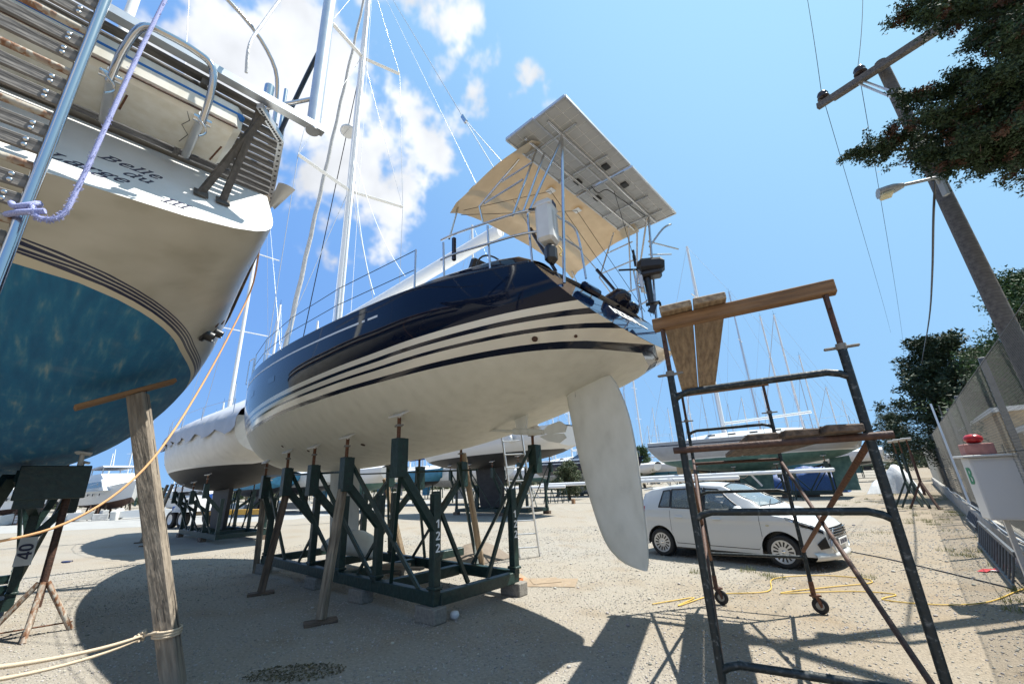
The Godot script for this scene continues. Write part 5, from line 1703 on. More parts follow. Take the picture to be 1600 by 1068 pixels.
func make_car() -> void:
	var f := Vector3(0.649, 0, 0.763).normalized()
	var rt := f.cross(Vector3.UP)
	var rear := Vector3(3.18, 0, -10.33)
	var front := Vector3(4.77, 0, -8.46)
	var mid := (rear + front) / 2 - rt * 0.76
	var t := thing("parked_car", "small white five-door hatchback parked on the gravel behind the scaffold", "car", Transform3D(Basis(f, Vector3.UP, rt), mid))
	var mb: MB
	# glazed openings as [x at lower edge, x at upper edge] rear and front, t range, name
	var wins := [[-1.22, -1.12, -0.93, -0.93, 1.12, 1.84, "rear_window"], [-0.9, -0.9, -0.17, -0.17, 1.1, 1.86, "door_window"], [-0.13, -0.13, 0.8, 0.14, 1.1, 1.86, "door_window"], [0.26, 0.2, 0.92, 0.97, 2.1, 3.01, "windscreen"]]
	var nx := 230
	for shell in 2:
		mb = MB.new()
		for side in [1.0, -1.0]:
			var g := []
			for i in nx + 1:
				var x := lerpf(-1.83, 1.94, float(i) / nx)
				var row := []
				for j in 61:
					var q := car_point(x, j / 20.0, side)
					if shell == 1:
						q = Vector3(q.x * 0.985, 0.6 + (q.y - 0.6) * 0.972, q.z * 0.97)
					row.append(q)
				g.append(row)
			for i in nx:
				for j in 60:
					var x := lerpf(-1.83, 1.94, (i + 0.5) / nx)
					var tt := (j + 0.5) / 20.0
					var open := false
					for w in wins:
						if tt > w[4] and tt < w[5]:
							var fr: float = (tt - w[4]) / (w[5] - w[4])
							if x > lerpf(w[0], w[1], fr) and x < lerpf(w[2], w[3], fr):
								open = true
					if open:
						continue
					var nn := []
					for c in [[i, j], [i + 1, j], [i + 1, j + 1], [i, j + 1]]:
						var ia := maxi(c[0] - 1, 0)
						var ib := mini(c[0] + 1, nx)
						var ja := maxi(c[1] - 1, 0)
						var jb := mini(c[1] + 1, 60)
						var v: Vector3 = (g[ib][c[1]] - g[ia][c[1]]).cross(g[c[0]][jb] - g[c[0]][ja])
						v = v.normalized() if v.length() > 1e-9 else Vector3.UP
						nn.append(-v if side > 0 else v)
					mb.quadn(g[i][j], g[i + 1][j], g[i + 1][j + 1], g[i][j + 1], nn[0], nn[1], nn[2], nn[3])
		if shell == 0:
			for e in [-1.83, 1.94]:
				for j in 30:
					mb.quad(car_point(e, j / 10.0, 1), car_point(e, (j + 1) / 10.0, 1), car_point(e, (j + 1) / 10.0, -1), car_point(e, j / 10.0, -1))
		part("body" if shell == 0 else "lining", mb, M.car_white if shell == 0 else M.seat, t)
	mb = MB.new(); mb.box(Vector3(0, 0.34, 0), Vector3(3.3, 0.2, 1.3)); mb.box(Vector3(0, 0.235, 0), Vector3(1.75, 0.09, 1.58)); mb.box(Vector3(1.0, 0.5, 0), Vector3(1.1, 0.5, 1.2)); mb.box(Vector3(-1.2, 0.5, 0), Vector3(1.0, 0.5, 1.2))
	part("underbody", mb, M.black, t)
	for side in [1.0, -1.0]:
		for w in wins:
			mb = MB.new()
			car_patch(mb, func(q): return lerpf(w[0], w[1], (q - w[4]) / (w[5] - w[4])), func(q): return lerpf(w[2], w[3], (q - w[4]) / (w[5] - w[4])), w[4], minf(w[5], 3.0), side, -0.004, 16, 10)
			part(w[6], mb, M.car_glass, t)
			var ring := []
			for c in [[0, 4], [2, 4], [3, 5], [1, 5], [0, 4]]:
				ring.append(Vector2(w[c[0]], minf(w[c[1]], 3.0)))
			var loop := []
			for i in 4:
				for k in 14:
					var q: Vector2 = ring[i].lerp(ring[i + 1], k / 14.0)
					loop.append(car_point(q.x, q.y, side) + Vector3(0, 0.001, side * 0.001))
			loop.append(loop[0])
			if w[6] == "windscreen":
				loop = loop.slice(0, 15)
			mb = MB.new(); mb.tube(loop, 0.013, 5)
			part("window_seal", mb, M.black, t)
			if w[6] == "windscreen":
				loop = []
				for k in 15:
					loop.append(car_point(lerpf(w[0], w[1], 1.0 - k / 14.0), lerpf(3.0, w[4], k / 14.0), side) + Vector3(0, 0.001, 0))
				mb = MB.new(); mb.tube(loop, 0.012, 5); part("window_seal", mb, M.black, t)
				loop = []
				for k in 15:
					loop.append(car_point(lerpf(w[2], w[3], k / 14.0), lerpf(w[4], 3.0, k / 14.0), side) + Vector3(0, 0.001, 0))
				mb = MB.new(); mb.tube(loop, 0.014, 5); part("window_seal", mb, M.black, t)
		mb = MB.new(); car_patch(mb, func(q): return -0.17, func(q): return -0.13, 1.05, 1.9, side, 0.003, 2, 6)
		part("door_pillar", mb, M.black, t)
		for d in [[-0.93, -0.13], [-0.11, 0.93]]:   # door shut lines
			for x in d:
				mb = MB.new(); car_patch(mb, func(q): return x - 0.004, func(q): return x + 0.004, 0.12, 0.99, side, 0.0015, 1, 10)
				part("door_gap", mb, M.black, t)
		mb = MB.new(); car_patch(mb, func(q): return -0.93, func(q): return 0.93, 0.1, 0.118, side, 0.0015, 20, 1)
		part("door_gap", mb, M.black, t)
		for x in [-0.72, 0.12]:
			mb = MB.new(); mb.box(car_point(x, 0.82, side) + Vector3(0, 0, side * 0.012), Vector3(0.19, 0.035, 0.03), Basis.IDENTITY, 0.012)
			part("door_handle", mb, M.car_white, t)
		var mir := Node3D.new(); mir.name = "wing_mirror"; t.add_child(mir, true)
		mb = MB.new(); mb.box(Vector3(0.62, 1.0, side * 0.93), Vector3(0.12, 0.13, 0.2), Basis(Vector3.UP, -0.2 * side), 0.045)
		part("shell", mb, M.car_white, mir)
		mb = MB.new(); mb.bar(Vector3(0.62, 0.95, side * 0.78), Vector3(0.62, 0.96, side * 0.88), 0.07, 0.04)
		part("stalk", mb, M.black, mir)
		# lamps
		mb = MB.new(); car_patch(mb, func(q): return -1.815, func(q): return lerpf(-1.68, -1.6, clampf(q, 0, 1)), 0.82, 1.2, side, 0.006, 6, 4)
		part("tail_lamp", mb, M.red_lamp, t)
		mb = MB.new(); car_patch(mb, func(q): return lerpf(1.5, 1.36, q), func(q): return 1.87, 0.82, 1.0, side, 0.006, 8, 3)
		part("headlight", mb, M.head_lamp, t)
		mb = MB.new(); car_patch(mb, func(q): return lerpf(1.6, 1.48, q), func(q): return 1.86, 0.86, 0.95, side, 0.009, 6, 2)
		part("headlight_lens", mb, M.glass_dark, t)
		mb = MB.new(); mb.prism(PackedVector2Array([Vector2(-0.1, -0.02), Vector2(0.06, 0.1), Vector2(0.1, -0.08), Vector2(-0.06, -0.1)]), Vector3(1.83, 0.45, side * 0.62), Basis(Vector3(0.62, 0, -0.78 * side), Vector3.UP, Vector3(0.78 * side, 0, 0.62)), 0.03)
		part("fog_lamp_recess", mb, M.black, t)
		mb = MB.new(); mb.box(Vector3(1.06, 0.72, side * 0.838), Vector3(0.06, 0.022, 0.01), Basis.IDENTITY, 0.004)
		part("side_repeater", mb, M.lamp_glass, t)
		for wx in [-1.225, 1.225]:
			var w := Node3D.new(); w.name = "wheel"; t.add_child(w, true)
			w.position = Vector3(wx, 0.283, side * 0.72)
			mb = MB.new(); mb.lathe([Vector2(0.19, -0.085), Vector2(0.25, -0.09), Vector2(0.278, -0.07), Vector2(0.283, 0), Vector2(0.278, 0.07), Vector2(0.25, 0.09), Vector2(0.2, 0.085), Vector2(0.19, 0.06)], Vector3.ZERO, Vector3(0, 0, side), 32)
			part("tyre", mb, M.rubber, w)
			mb = MB.new(); mb.lathe([Vector2(0.2, 0.082), Vector2(0.192, 0.09), Vector2(0.18, 0.075), Vector2(0.1, 0.068), Vector2(0, 0.064)], Vector3.ZERO, Vector3(0, 0, side), 32)
			part("wheel_cover", mb, M.hub, w)
			for k in 14:
				var a := TAU * k / 14
				mb = MB.new(); mb.prism(PackedVector2Array([Vector2(0.085, -0.008), Vector2(0.165, -0.02), Vector2(0.172, 0.012), Vector2(0.09, 0.012)]), Vector3(0, 0, side * 0.073), Basis(Vector3(0, 0, 1), a), 0.008)
				part("cover_slot", mb, M.black, w)
			mb = MB.new(); mb.lathe([Vector2(0.034, 0.064), Vector2(0.03, 0.074), Vector2(0, 0.076)], Vector3.ZERO, Vector3(0, 0, side), 16)
			part("hub_cap", mb, M.chrome, w)
			mb = MB.new()   # dark wheel arch liner
			for i in 12:
				var a0 := PI * i / 12
				var a1 := PI * (i + 1) / 12
				var r := 0.352
				mb.quad(Vector3(wx + r * cos(a0), 0.285 + r * sin(a0), side * 0.78), Vector3(wx + r * cos(a1), 0.285 + r * sin(a1), side * 0.78), Vector3(wx + r * cos(a1), 0.285 + r * sin(a1), side * 0.45), Vector3(wx + r * cos(a0), 0.285 + r * sin(a0), side * 0.45))
			part("arch_liner", mb, M.black, t)
	for side in [1.0, -1.0]:
		mb = MB.new(); car_patch(mb, func(q): return -1.75, func(q): return -1.66, 2.12, 3.0, side, 0.01, 10, 8)
		part("hatch_glass", mb, M.glass_dark, t)
	mb = MB.new(); mb.box(Vector3(0.72, 0.9, 0), Vector3(0.5, 0.16, 1.4), Basis.IDENTITY, 0.05); part("dashboard", mb, M.seat, t)
	mb = MB.new()
	var whl := []
	for i in 17:
		whl.append(Vector3(0.46 + 0.06 * sin(TAU * i / 16), 0.98 + 0.17 * sin(TAU * i / 16), -0.36 + 0.18 * cos(TAU * i / 16)))
	mb.tube(whl, 0.015, 5); part("steering_wheel", mb, M.black, t)
	for z in [0.35, -0.2]:
		mb = MB.new(); mb.bar(Vector3(1.0, 1.035, z), Vector3(0.86, 1.13, z - 0.5), 0.012, 0.012)
		part("wiper", mb, M.black, t)
	mb = MB.new(); mb.box(Vector3(-1.58, 1.395, 0), Vector3(0.28, 0.035, 1.04), Basis(Vector3(0, 0, 1), 0.12), 0.015)
	part("roof_spoiler", mb, M.car_white, t)
	# face: grille, chrome bars, bumper lip, plate
	mb = MB.new()
	var g := []
	for i in 5:
		var row := []
		for j in 13:
			var z := lerpf(-0.52, 0.52, j / 12.0)
			row.append(Vector3(1.965 - 0.16 * z * z - 0.04 * absf(i - 2.0) / 2.0, 0.46 + 0.22 * i / 4.0, z))
		g.append(row)
	mb.grid(g, true)
	part("grille", mb, M.black, t)
	for k in 4:
		mb = MB.new()
		var p := []
		for j in 13:
			var z := lerpf(-0.48, 0.48, j / 12.0)
			p.append(Vector3(1.972 - 0.16 * z * z, 0.53 + 0.042 * k, z))
		mb.tube(p, 0.007, 5)
		part("grille_bar", mb, M.chrome, t)
	for s in [1.0, -1.0]:
		mb = MB.new(); mb.tube(smooth_path([Vector3(1.95, 0.66, s * 0.3), Vector3(1.93, 0.5, s * 0.45), Vector3(1.92, 0.38, s * 0.5), Vector3(1.94, 0.3, s * 0.42)]), 0.014, 6)
		part("chrome_trim", mb, M.chrome, t)
	mb = MB.new()
	g = []
	for i in 6:
		var row := []
		for j in 17:
			var z := lerpf(-0.8, 0.8, j / 16.0)
			row.append(Vector3(2.0 - 0.42 * pow(absf(z), 2.4) - 0.05 * pow((i - 2.5) / 2.5, 2), 0.17 + 0.13 * i / 5.0, z))
		g.append(row)
	mb.grid(g, true)
	part("front_lip", mb, M.car_white, t)
	mb = MB.new(); mb.box(Vector3(1.975, 0.44, 0), Vector3(0.012, 0.11, 0.5), Basis.IDENTITY, 0.003)
	var np := part("number_plate", mb, M.plate_white, t)
	mb = MB.new()   # the characters are too small to read in the photograph: dark strokes only
	for k in 9:
		mb.box(Vector3(1.9825, 0.44, -0.19 + 0.046 * k), Vector3(0.003, 0.068, 0.016 + 0.008 * (k % 3)))
	part("plate_characters", mb, M.ink, np).set_meta("kind", "stuff")
	for q in [[0.05, 0.36], [0.05, -0.36], [-0.75, 0.36], [-0.75, -0.36]]:
		mb = MB.new(); mb.box(Vector3(q[0] - 0.1, 0.82, q[1]), Vector3(0.14, 0.62, 0.46), Basis(Vector3(0, 0, 1), 0.2), 0.06); mb.box(Vector3(q[0] - 0.18, 1.22, q[1]), Vector3(0.1, 0.18, 0.26), Basis(Vector3(0, 0, 1), 0.12), 0.045)
		part("seat", mb, M.seat, t)
	mb = MB.new(); mb.lathe([Vector2(0, 0), Vector2(0.006, 0.0), Vector2(0.004, 0.2), Vector2(0, 0.2)], Vector3(-1.1, 1.46, 0), Vector3(-0.6, 0.8, 0).normalized(), 6)
	part("aerial", mb, M.black, t)
var boat_node: Node3D
# a plain sailing hull of given size in yard axes, keel hanging below
func sail_hull(Lg: float, B: float, y0: float, fb: float) -> Hull:
	var h := Hull.new()
	var f := [0.0, 0.1, 0.25, 0.45, 0.65, 0.82, 0.93, 1.0]
	var b := [0.7, 0.84, 0.97, 1.0, 0.88, 0.56, 0.26, 0.02]
	var k := [0.45, 0.26, 0.1, 0.0, 0.02, 0.18, 0.42, 0.86]
	var d := [0.0, -0.02, -0.03, -0.01, 0.05, 0.13, 0.2, 0.25]
	for i in 8:
		h.us.append(f[i] * Lg); h.bd.append(b[i] * B); h.yk.append(y0 + k[i] * fb); h.yd.append(y0 + fb + d[i])
	h.shear = -0.25
	h.reach = 1.5
	return h

func bg_yacht(called: String, label: String, T: Transform3D, Lg: float, B: float, y0: float, fb: float, wl: float, top: Material, bot: Material, o := {}) -> Hull:
	var t := thing(called, label, "sailing yacht", T, o.get("group", ""))
	boat_node = t
	var h := sail_hull(Lg, B, y0, fb)
	var mb := MB.new()
	h.band(mb, null, func(u): return wl, 30, 10); part("bottom", mb, bot, t)
	mb = MB.new(); h.band(mb, func(u): return wl, func(u): return wl + 0.07, 30, 1); part("boot_stripe", mb, o.get("boot", M.white), t)
	mb = MB.new(); h.band(mb, func(u): return wl + 0.07, null, 30, 8); part("topside", mb, top, t)
	if o.has("stripe"):
		mb = MB.new(); h.band(mb, func(u): return h.f(h.yd, u) - 0.3, func(u): return h.f(h.yd, u) - 0.22, 30, 1, 0.004); part("side_stripe", mb, o.stripe, t)
	mb = MB.new(); h.transom(mb); part("transom", mb, top, t)
	mb = MB.new(); h.deck(mb); part("deck", mb, M.white, t)
	mb = MB.new(); mb.prism(PackedVector2Array([Vector2(Lg * 0.38, y0 + 0.1), Vector2(Lg * 0.56, y0 + 0.1), Vector2(Lg * 0.53, 0.38), Vector2(Lg * 0.39, 0.36)]), Vector3.ZERO, Basis.IDENTITY, 0.16); part("keel", mb, bot, t)
	mb = MB.new()
	var g := []
	for i in 13:
		var u := lerpf(Lg * 0.2, Lg * 0.74, i / 12.0)
		var hh := 0.42 * pow(sin(PI * clampf(i / 12.0 * 0.9 + 0.08, 0, 1)), 0.35)
		var row := []
		for j in 9:
			var w := lerpf(-1, 1, j / 8.0)
			row.append(Vector3(u, h.f(h.yd, u) + 0.03 + hh * pow(1 - pow(absf(w), 6), 0.6), w * h.f(h.bd, u) * 0.62))
		g.append(row)
	mb.grid(g, true); part("coachroof", mb, M.white, t)
	for k in 4:
		for s in [1.0, -1.0]:
			var u := Lg * (0.3 + 0.1 * k)
			mb = MB.new(); mb.box(L(u, h.f(h.yd, u) + 0.25, s * (h.f(h.bd, u) * 0.6)), Vector3(0.5, 0.1, 0.05), Basis.IDENTITY, 0.02); part("cabin_window", mb, M.window, t)
	var mh: float = o.get("mast", 0.0)
	if mh > 0.0:
		var mu := Lg * 0.56
		var my := h.f(h.yd, mu)
		mb = MB.new(); mb.cyl(L(mu, my, 0), L(mu, mh, 0), o.get("mr", 0.1), o.get("mr", 0.1) * 0.75, 8); part("mast", mb, M.mast_white, t)
		for f in [0.38, 0.7]:
			mb = MB.new(); mb.bar(L(mu, lerpf(my, mh, f), -B * 0.55), L(mu, lerpf(my, mh, f), B * 0.55), 0.07, 0.04); part("spreader", mb, M.mast_white, t)
		for s in [1.0, -1.0]:
			wire_line(t, "shroud", [L(mu - 0.2, my, B * 0.8 * s), L(mu, lerpf(my, mh, 0.38), B * 0.55 * s), L(mu, mh, 0)], 0.009, M.wire)
		wire_line(t, "forestay", [L(Lg * 0.98, h.f(h.yd, Lg), 0), L(mu, mh, 0)], o.get("furl", 0.012), M.sail_grey if o.has("furl") else M.wire)
		wire_line(t, "backstay", [L(0.05, h.f(h.yd, 0), 0), L(mu, mh, 0)], 0.009, M.wire)
		mb = MB.new(); mb.cyl(L(mu - 0.1, my + 1.1, 0), L(Lg * 0.16, my + 1.2, 0), 0.09, 0.08, 8); part("boom", mb, o.get("cover", M.mast_white), t)
	for s in [1.0, -1.0]:
		var pts := []
		for k in 7:
			var u := Lg * (0.02 + 0.16 * k)
			var b: Vector3 = h.pt(u, h.f(h.yd, u), s)
			mb = MB.new(); mb.cyl(b, b + Vector3(0, 0.6, 0), 0.014, -1, 5); part("stanchion", mb, M.steel, t)
			pts.append(b + Vector3(0, 0.6, 0))
		wire_line(t, "life_line", pts, 0.007, M.wire)
	return h

func make_background_boats() -> void:
	# boat under a grey tarpaulin, ahead of the blue yacht
	var T := yard(11.3, 0, -1.0)
	var h := bg_yacht("covered_boat", "white sailing boat with black bottom under a grey tarpaulin, beyond blue yacht's bow", T, 14.0, 2.25, 1.95, 2.35, 2.75, M.white_old, M.hull_black, {"stripe": M.hull_grey, "mast": 19.0})
	var mb := MB.new()
	var g := []
	for i in 49:
		var u := lerpf(-0.2, 14.1, i / 48.0)
		var b := h.f(h.bd, u) + 0.08 + 0.25 * smoothstep(13.0, 14.1, u)
		var y1 := h.f(h.yd, u)
		var ridge := y1 + 1.3 - 0.95 * smoothstep(9.0, 14.1, u)
		var row := []
		for j in 17:
			var w := lerpf(-1, 1, j / 16.0)
			var a := absf(w)
			var z := w * b * 1.25 if a < 0.8 else signf(w) * (b + 0.03 * sin(i * 2.1))
			var yy := lerpf(ridge, y1 + 0.05, pow(minf(a / 0.8, 1), 1.3)) if a <= 0.8 else y1 + 0.05 - (a - 0.8) / 0.2 * (0.55 + 0.12 * sin(i * 1.3 + w))
			row.append(Vector3(u, yy + 0.05 * sin(i * 2.9) * (1 - a * a), clampf(z, -b - 0.06, b + 0.06) + signf(w) * 0.05 * sin(i * 3.7) * a))
		g.append(row)
	mb.grid(g, true)
	var covered := boat_node
	solo("tarpaulin", mb, M.tarp_grey, "grey tarpaulin draped over the white boat beyond the blue yacht's bow", "tarpaulin", T)
	simple_cradle("dark green cradle under the tarpaulin-covered boat", T, h, 3.2, 9.0, "cradles under the background boats")
	for q in [[19.2, 0.4, 18.6, 0.9, "old brown prop slanting to the tarpaulin-covered boat's hull, farther pole"], [17.2, 0.5, 17.9, 0.85, "old grey prop slanting to the tarpaulin-covered boat's hull, nearer pole"]]:
		timber_prop(q[4], yp(q[0], 0.0, q[1] + 0.9), yp(q[2], 2.25, q[3]), 0.13, M.wood_grey, true, "", true)
	for a in [[9.6, 3.3], [11.0, 3.45], [12.2, 3.5]]:
		mb = MB.new()
		var q := h.pt(a[0], a[1], 1)
		mb.box(q, Vector3(0.32, 0.24, 0.03), Basis(Vector3.UP, atan((h.f(h.bd, a[0] + 0.3) - h.f(h.bd, a[0] - 0.3)) / -0.6) * -1.0), 0.02)
		part("porthole", mb, M.window, covered)
	# white yacht with black bottom behind the cradle
	T = yard(7.3, 0, -13.4)
	h = bg_yacht("white_yacht", "white sailing yacht with black bottom on a green cradle behind the ladder", T, 13.0, 2.2, 2.55, 1.75, 3.12, M.white, M.hull_black, {"boot": M.hull_black, "mast": 20.0})
	simple_cradle("dark green cradle under the black-bottomed white yacht", T, h, 2.6, 8.2, "cradles under the background boats")
	mb = MB.new()
	mb.lathe([Vector2(0, 0), Vector2(0.09, 0.03), Vector2(0.13, 0.14), Vector2(0.12, 0.3), Vector2(0.05, 0.42), Vector2(0, 0.43)], Vector3.ZERO, Vector3.UP, 12)
	solo("round_fender", mb, M.white_old, "white round fender hanging on the black-bottomed yacht's side", "fender", Transform3D(Basis.IDENTITY, yp(9.6, 3.55, -11.25)))
	# navy motor sailer farther back
	T = yard(14.4, 0, -34.0)
	h = bg_yacht("navy_yacht", "dark navy yacht with grey bottom and pale windscreen beyond the rudder", T, 13.0, 2.2, 1.35, 2.15, 2.1, M.hull_navy2, M.hull_dirty, {"stripe": M.white, "mast": 17.0})
	simple_cradle("dark green cradle under the navy yacht", T, h, 3.0, 9.0, "cradles under the background boats")
	mb = MB.new()
	mb.prism(PackedVector2Array([Vector2(2.5, 3.5), Vector2(3.4, 4.25), Vector2(5.5, 4.2), Vector2(7.0, 3.55)]), Vector3.ZERO, Basis.IDENTITY, 2.4)
	part("windscreen", mb, M.glass_screen, boat_node)
	# grey hull with green bottom behind the scaffold
	T = yard(-3.4, 0, -27.8)
	h = bg_yacht("grey_yacht", "long grey sailing yacht with faded green bottom behind the scaffold", T, 13.4, 2.3, 1.75, 2.1, 2.62, M.hull_grey, M.hull_green, {"boot": M.white, "stripe": M.hull_navy2, "mast": 19.5, "mr": 0.13})
	simple_cradle("dark green cradle under the grey yacht with green bottom", T, h, 2.0, 9.5, "cradles under the background boats")
	mb = MB.new(); mb.prism(PackedVector2Array([Vector2(0.8, 0.35), Vector2(1.9, 0.35), Vector2(1.9, 2.2), Vector2(0.9, 2.3)]), Vector3.ZERO, Basis.IDENTITY, 0.16)
	part("rudder", mb, M.hull_green, boat_node)
	# rows of yachts farther back: mast foot at pixel column, distance, mast height
	var far := [[1205, 58.0, 24.0, 1.6], [1275, 62.0, 21.0, 1.6], [1250, 74.0, 25.0, 2.0], [1143, 50.0, 21.5, 1.6], [1300, 80.0, 19.0, 1.6], [1010, 70.0, 21.0, 1.5], [992, 95.0, 21.0, 1.6], [1330, 98.0, 16.0, 1.5], [1095, 88.0, 17.0, 1.4], [1120, 120.0, 21.0, 1.6], [1060, 110.0, 17.0, 1.5], [870, 82.0, 16.0, 1.5], [925, 120.0, 20.0, 1.5], [1185, 105.0, 17.0, 1.5], [1222, 130.0, 22.0, 1.6], [1290, 125.0, 23.0, 1.6], [1350, 140.0, 18.0, 1.6], [1035, 140.0, 22.0, 1.6], [1160, 135.0, 20.0, 1.6], [950, 90.0, 17.0, 1.5], [330, 70.0, 14.0, 1.5], [345, 85.0, 20.0, 1.5], [320, 110.0, 19.0, 1.5], [400, 48.0, 21.0, 1.5], [620, 75.0, 14.0, 1.5], [590, 100.0, 15.0, 1.5]]
	for q in [[470, 46.0], [560, 40.0], [640, 47.0], [705, 43.0], [660, 66.0], [770, 72.0], [845, 64.0], [905, 58.0], [965, 68.0], [505, 78.0], [600, 84.0]]:
		far.append([q[0], q[1], 15.0 + fmod(q[0] * 0.37, 5.0), 1.5])
	for i in 30:
		far.append([60 + 34.0 * i + 11.0 * sin(i * 2.3), 120.0 + 45.0 * fmod(i * 0.618, 1.0), 13.0 + 8.0 * fmod(i * 0.37, 1.0), 1.5])
	var k := 0
	for q in far:
		var d := px_dir(q[0], 740)
		d.y = 0
		var at: Vector3 = d.normalized() * (q[1] as float)
		var col: Material = [M.white, M.white_old, M.white, M.hull_blue2, M.white][k % 5]
		var bot: Material = [M.hull_blue2, M.hull_black, M.hull_green, M.hull_black, M.hull_dirty][k % 5]
		var lab: String = ["far white yacht with blue bottom", "far off-white yacht with black bottom", "far white yacht with green bottom", "far blue yacht with black bottom", "far white yacht with grey bottom"][k % 5] + [" and bare white boom", " and blue boom cover", " and grey boom cover"][k % 3] + " in the back rows"
		far_yacht(lab, Transform3D(Basis(YARD_D, Vector3.UP, YARD_R), at), 10.5 + 1.5 * (k % 3), q[2], col, bot, k)
		k += 1

func far_yacht(label: String, T: Transform3D, Lg: float, mh: float, col: Material, bot: Material, k: int) -> void:
	var t := thing("distant_yacht", label, "sailing yacht", T * Transform3D(Basis.IDENTITY, Vector3(-Lg * 0.55, 0, 0)), "yachts in the back rows")
	var h := sail_hull(Lg, 1.75, 1.5, 1.7)
	var mb := MB.new(); h.band(mb, null, func(u): return 2.1, 16, 6); part("bottom", mb, bot, t)
	mb = MB.new(); h.band(mb, func(u): return 2.1, null, 16, 5); h.transom(mb, 5); part("topside", mb, col, t)
	mb = MB.new(); h.deck(mb, 0.3, 12); part("deck", mb, M.white, t)
	mb = MB.new(); mb.box(L(Lg * 0.46, 0.98, 0), Vector3(1.5, 1.1, 0.2)); part("keel", mb, bot, t)
	mb = MB.new(); mb.box(L(Lg * 0.42, 3.4, 0), Vector3(Lg * 0.4, 0.4, 1.7), Basis.IDENTITY, 0.15); part("coachroof", mb, M.white, t)
	for u in [0.25, 0.65]:
		for s in [1.0, -1.0]:
			mb = MB.new(); mb.bar(L(Lg * u, 0, 1.3 * s), L(Lg * u, 2.0, 1.2 * s), 0.1, 0.1); part("shore", mb, M.green_dark, t)
	var mu := Lg * 0.55
	var rr := 0.085 + 0.0006 * mh * (2 + k % 3)
	mb = MB.new(); mb.cyl(L(mu, 3.2, 0), L(mu, mh, 0), rr, rr * 0.8, 8)
	part("mast", mb, M.mast_white if k % 3 else M.alu, t)
	for f in [0.4, 0.68]:
		mb = MB.new(); mb.bar(L(mu, lerpf(3.2, mh, f), -0.95), L(mu, lerpf(3.2, mh, f), 0.95), 0.06, 0.04); part("spreader", mb, M.mast_white, t)
	for s in [1.0, -1.0]:
		wire_line(t, "shroud", [L(mu, 3.2, 1.6 * s), L(mu, lerpf(3.2, mh, 0.4), 0.95 * s), L(mu, mh, 0)], 0.011, M.wire)
	wire_line(t, "forestay", [L(Lg * 0.97, 3.4, 0), L(mu, mh, 0)], 0.035 if k % 2 else 0.011, M.sail_grey if k % 2 else M.wire)
	wire_line(t, "backstay", [L(0.1, 3.2, 0), L(mu, mh, 0)], 0.011, M.wire)
	mb = MB.new(); mb.cyl(L(mu, 4.3, 0), L(Lg * 0.15, 4.35, 0), 0.1, -1, 6); part("boom", mb, [M.mast_white, M.tarp_blue, M.tarp_grey][k % 3], t)
	if k > 25:
		return
	mb = MB.new(); mb.cyl(L(mu, mh, 0), L(mu, mh + 0.6, 0), 0.012, -1, 4); mb.cyl(L(mu - 0.3, mh + 0.1, 0), L(mu + 0.2, mh + 0.1, 0), 0.012, -1, 4); part("mast_aerial", mb, M.dark_wire, t)

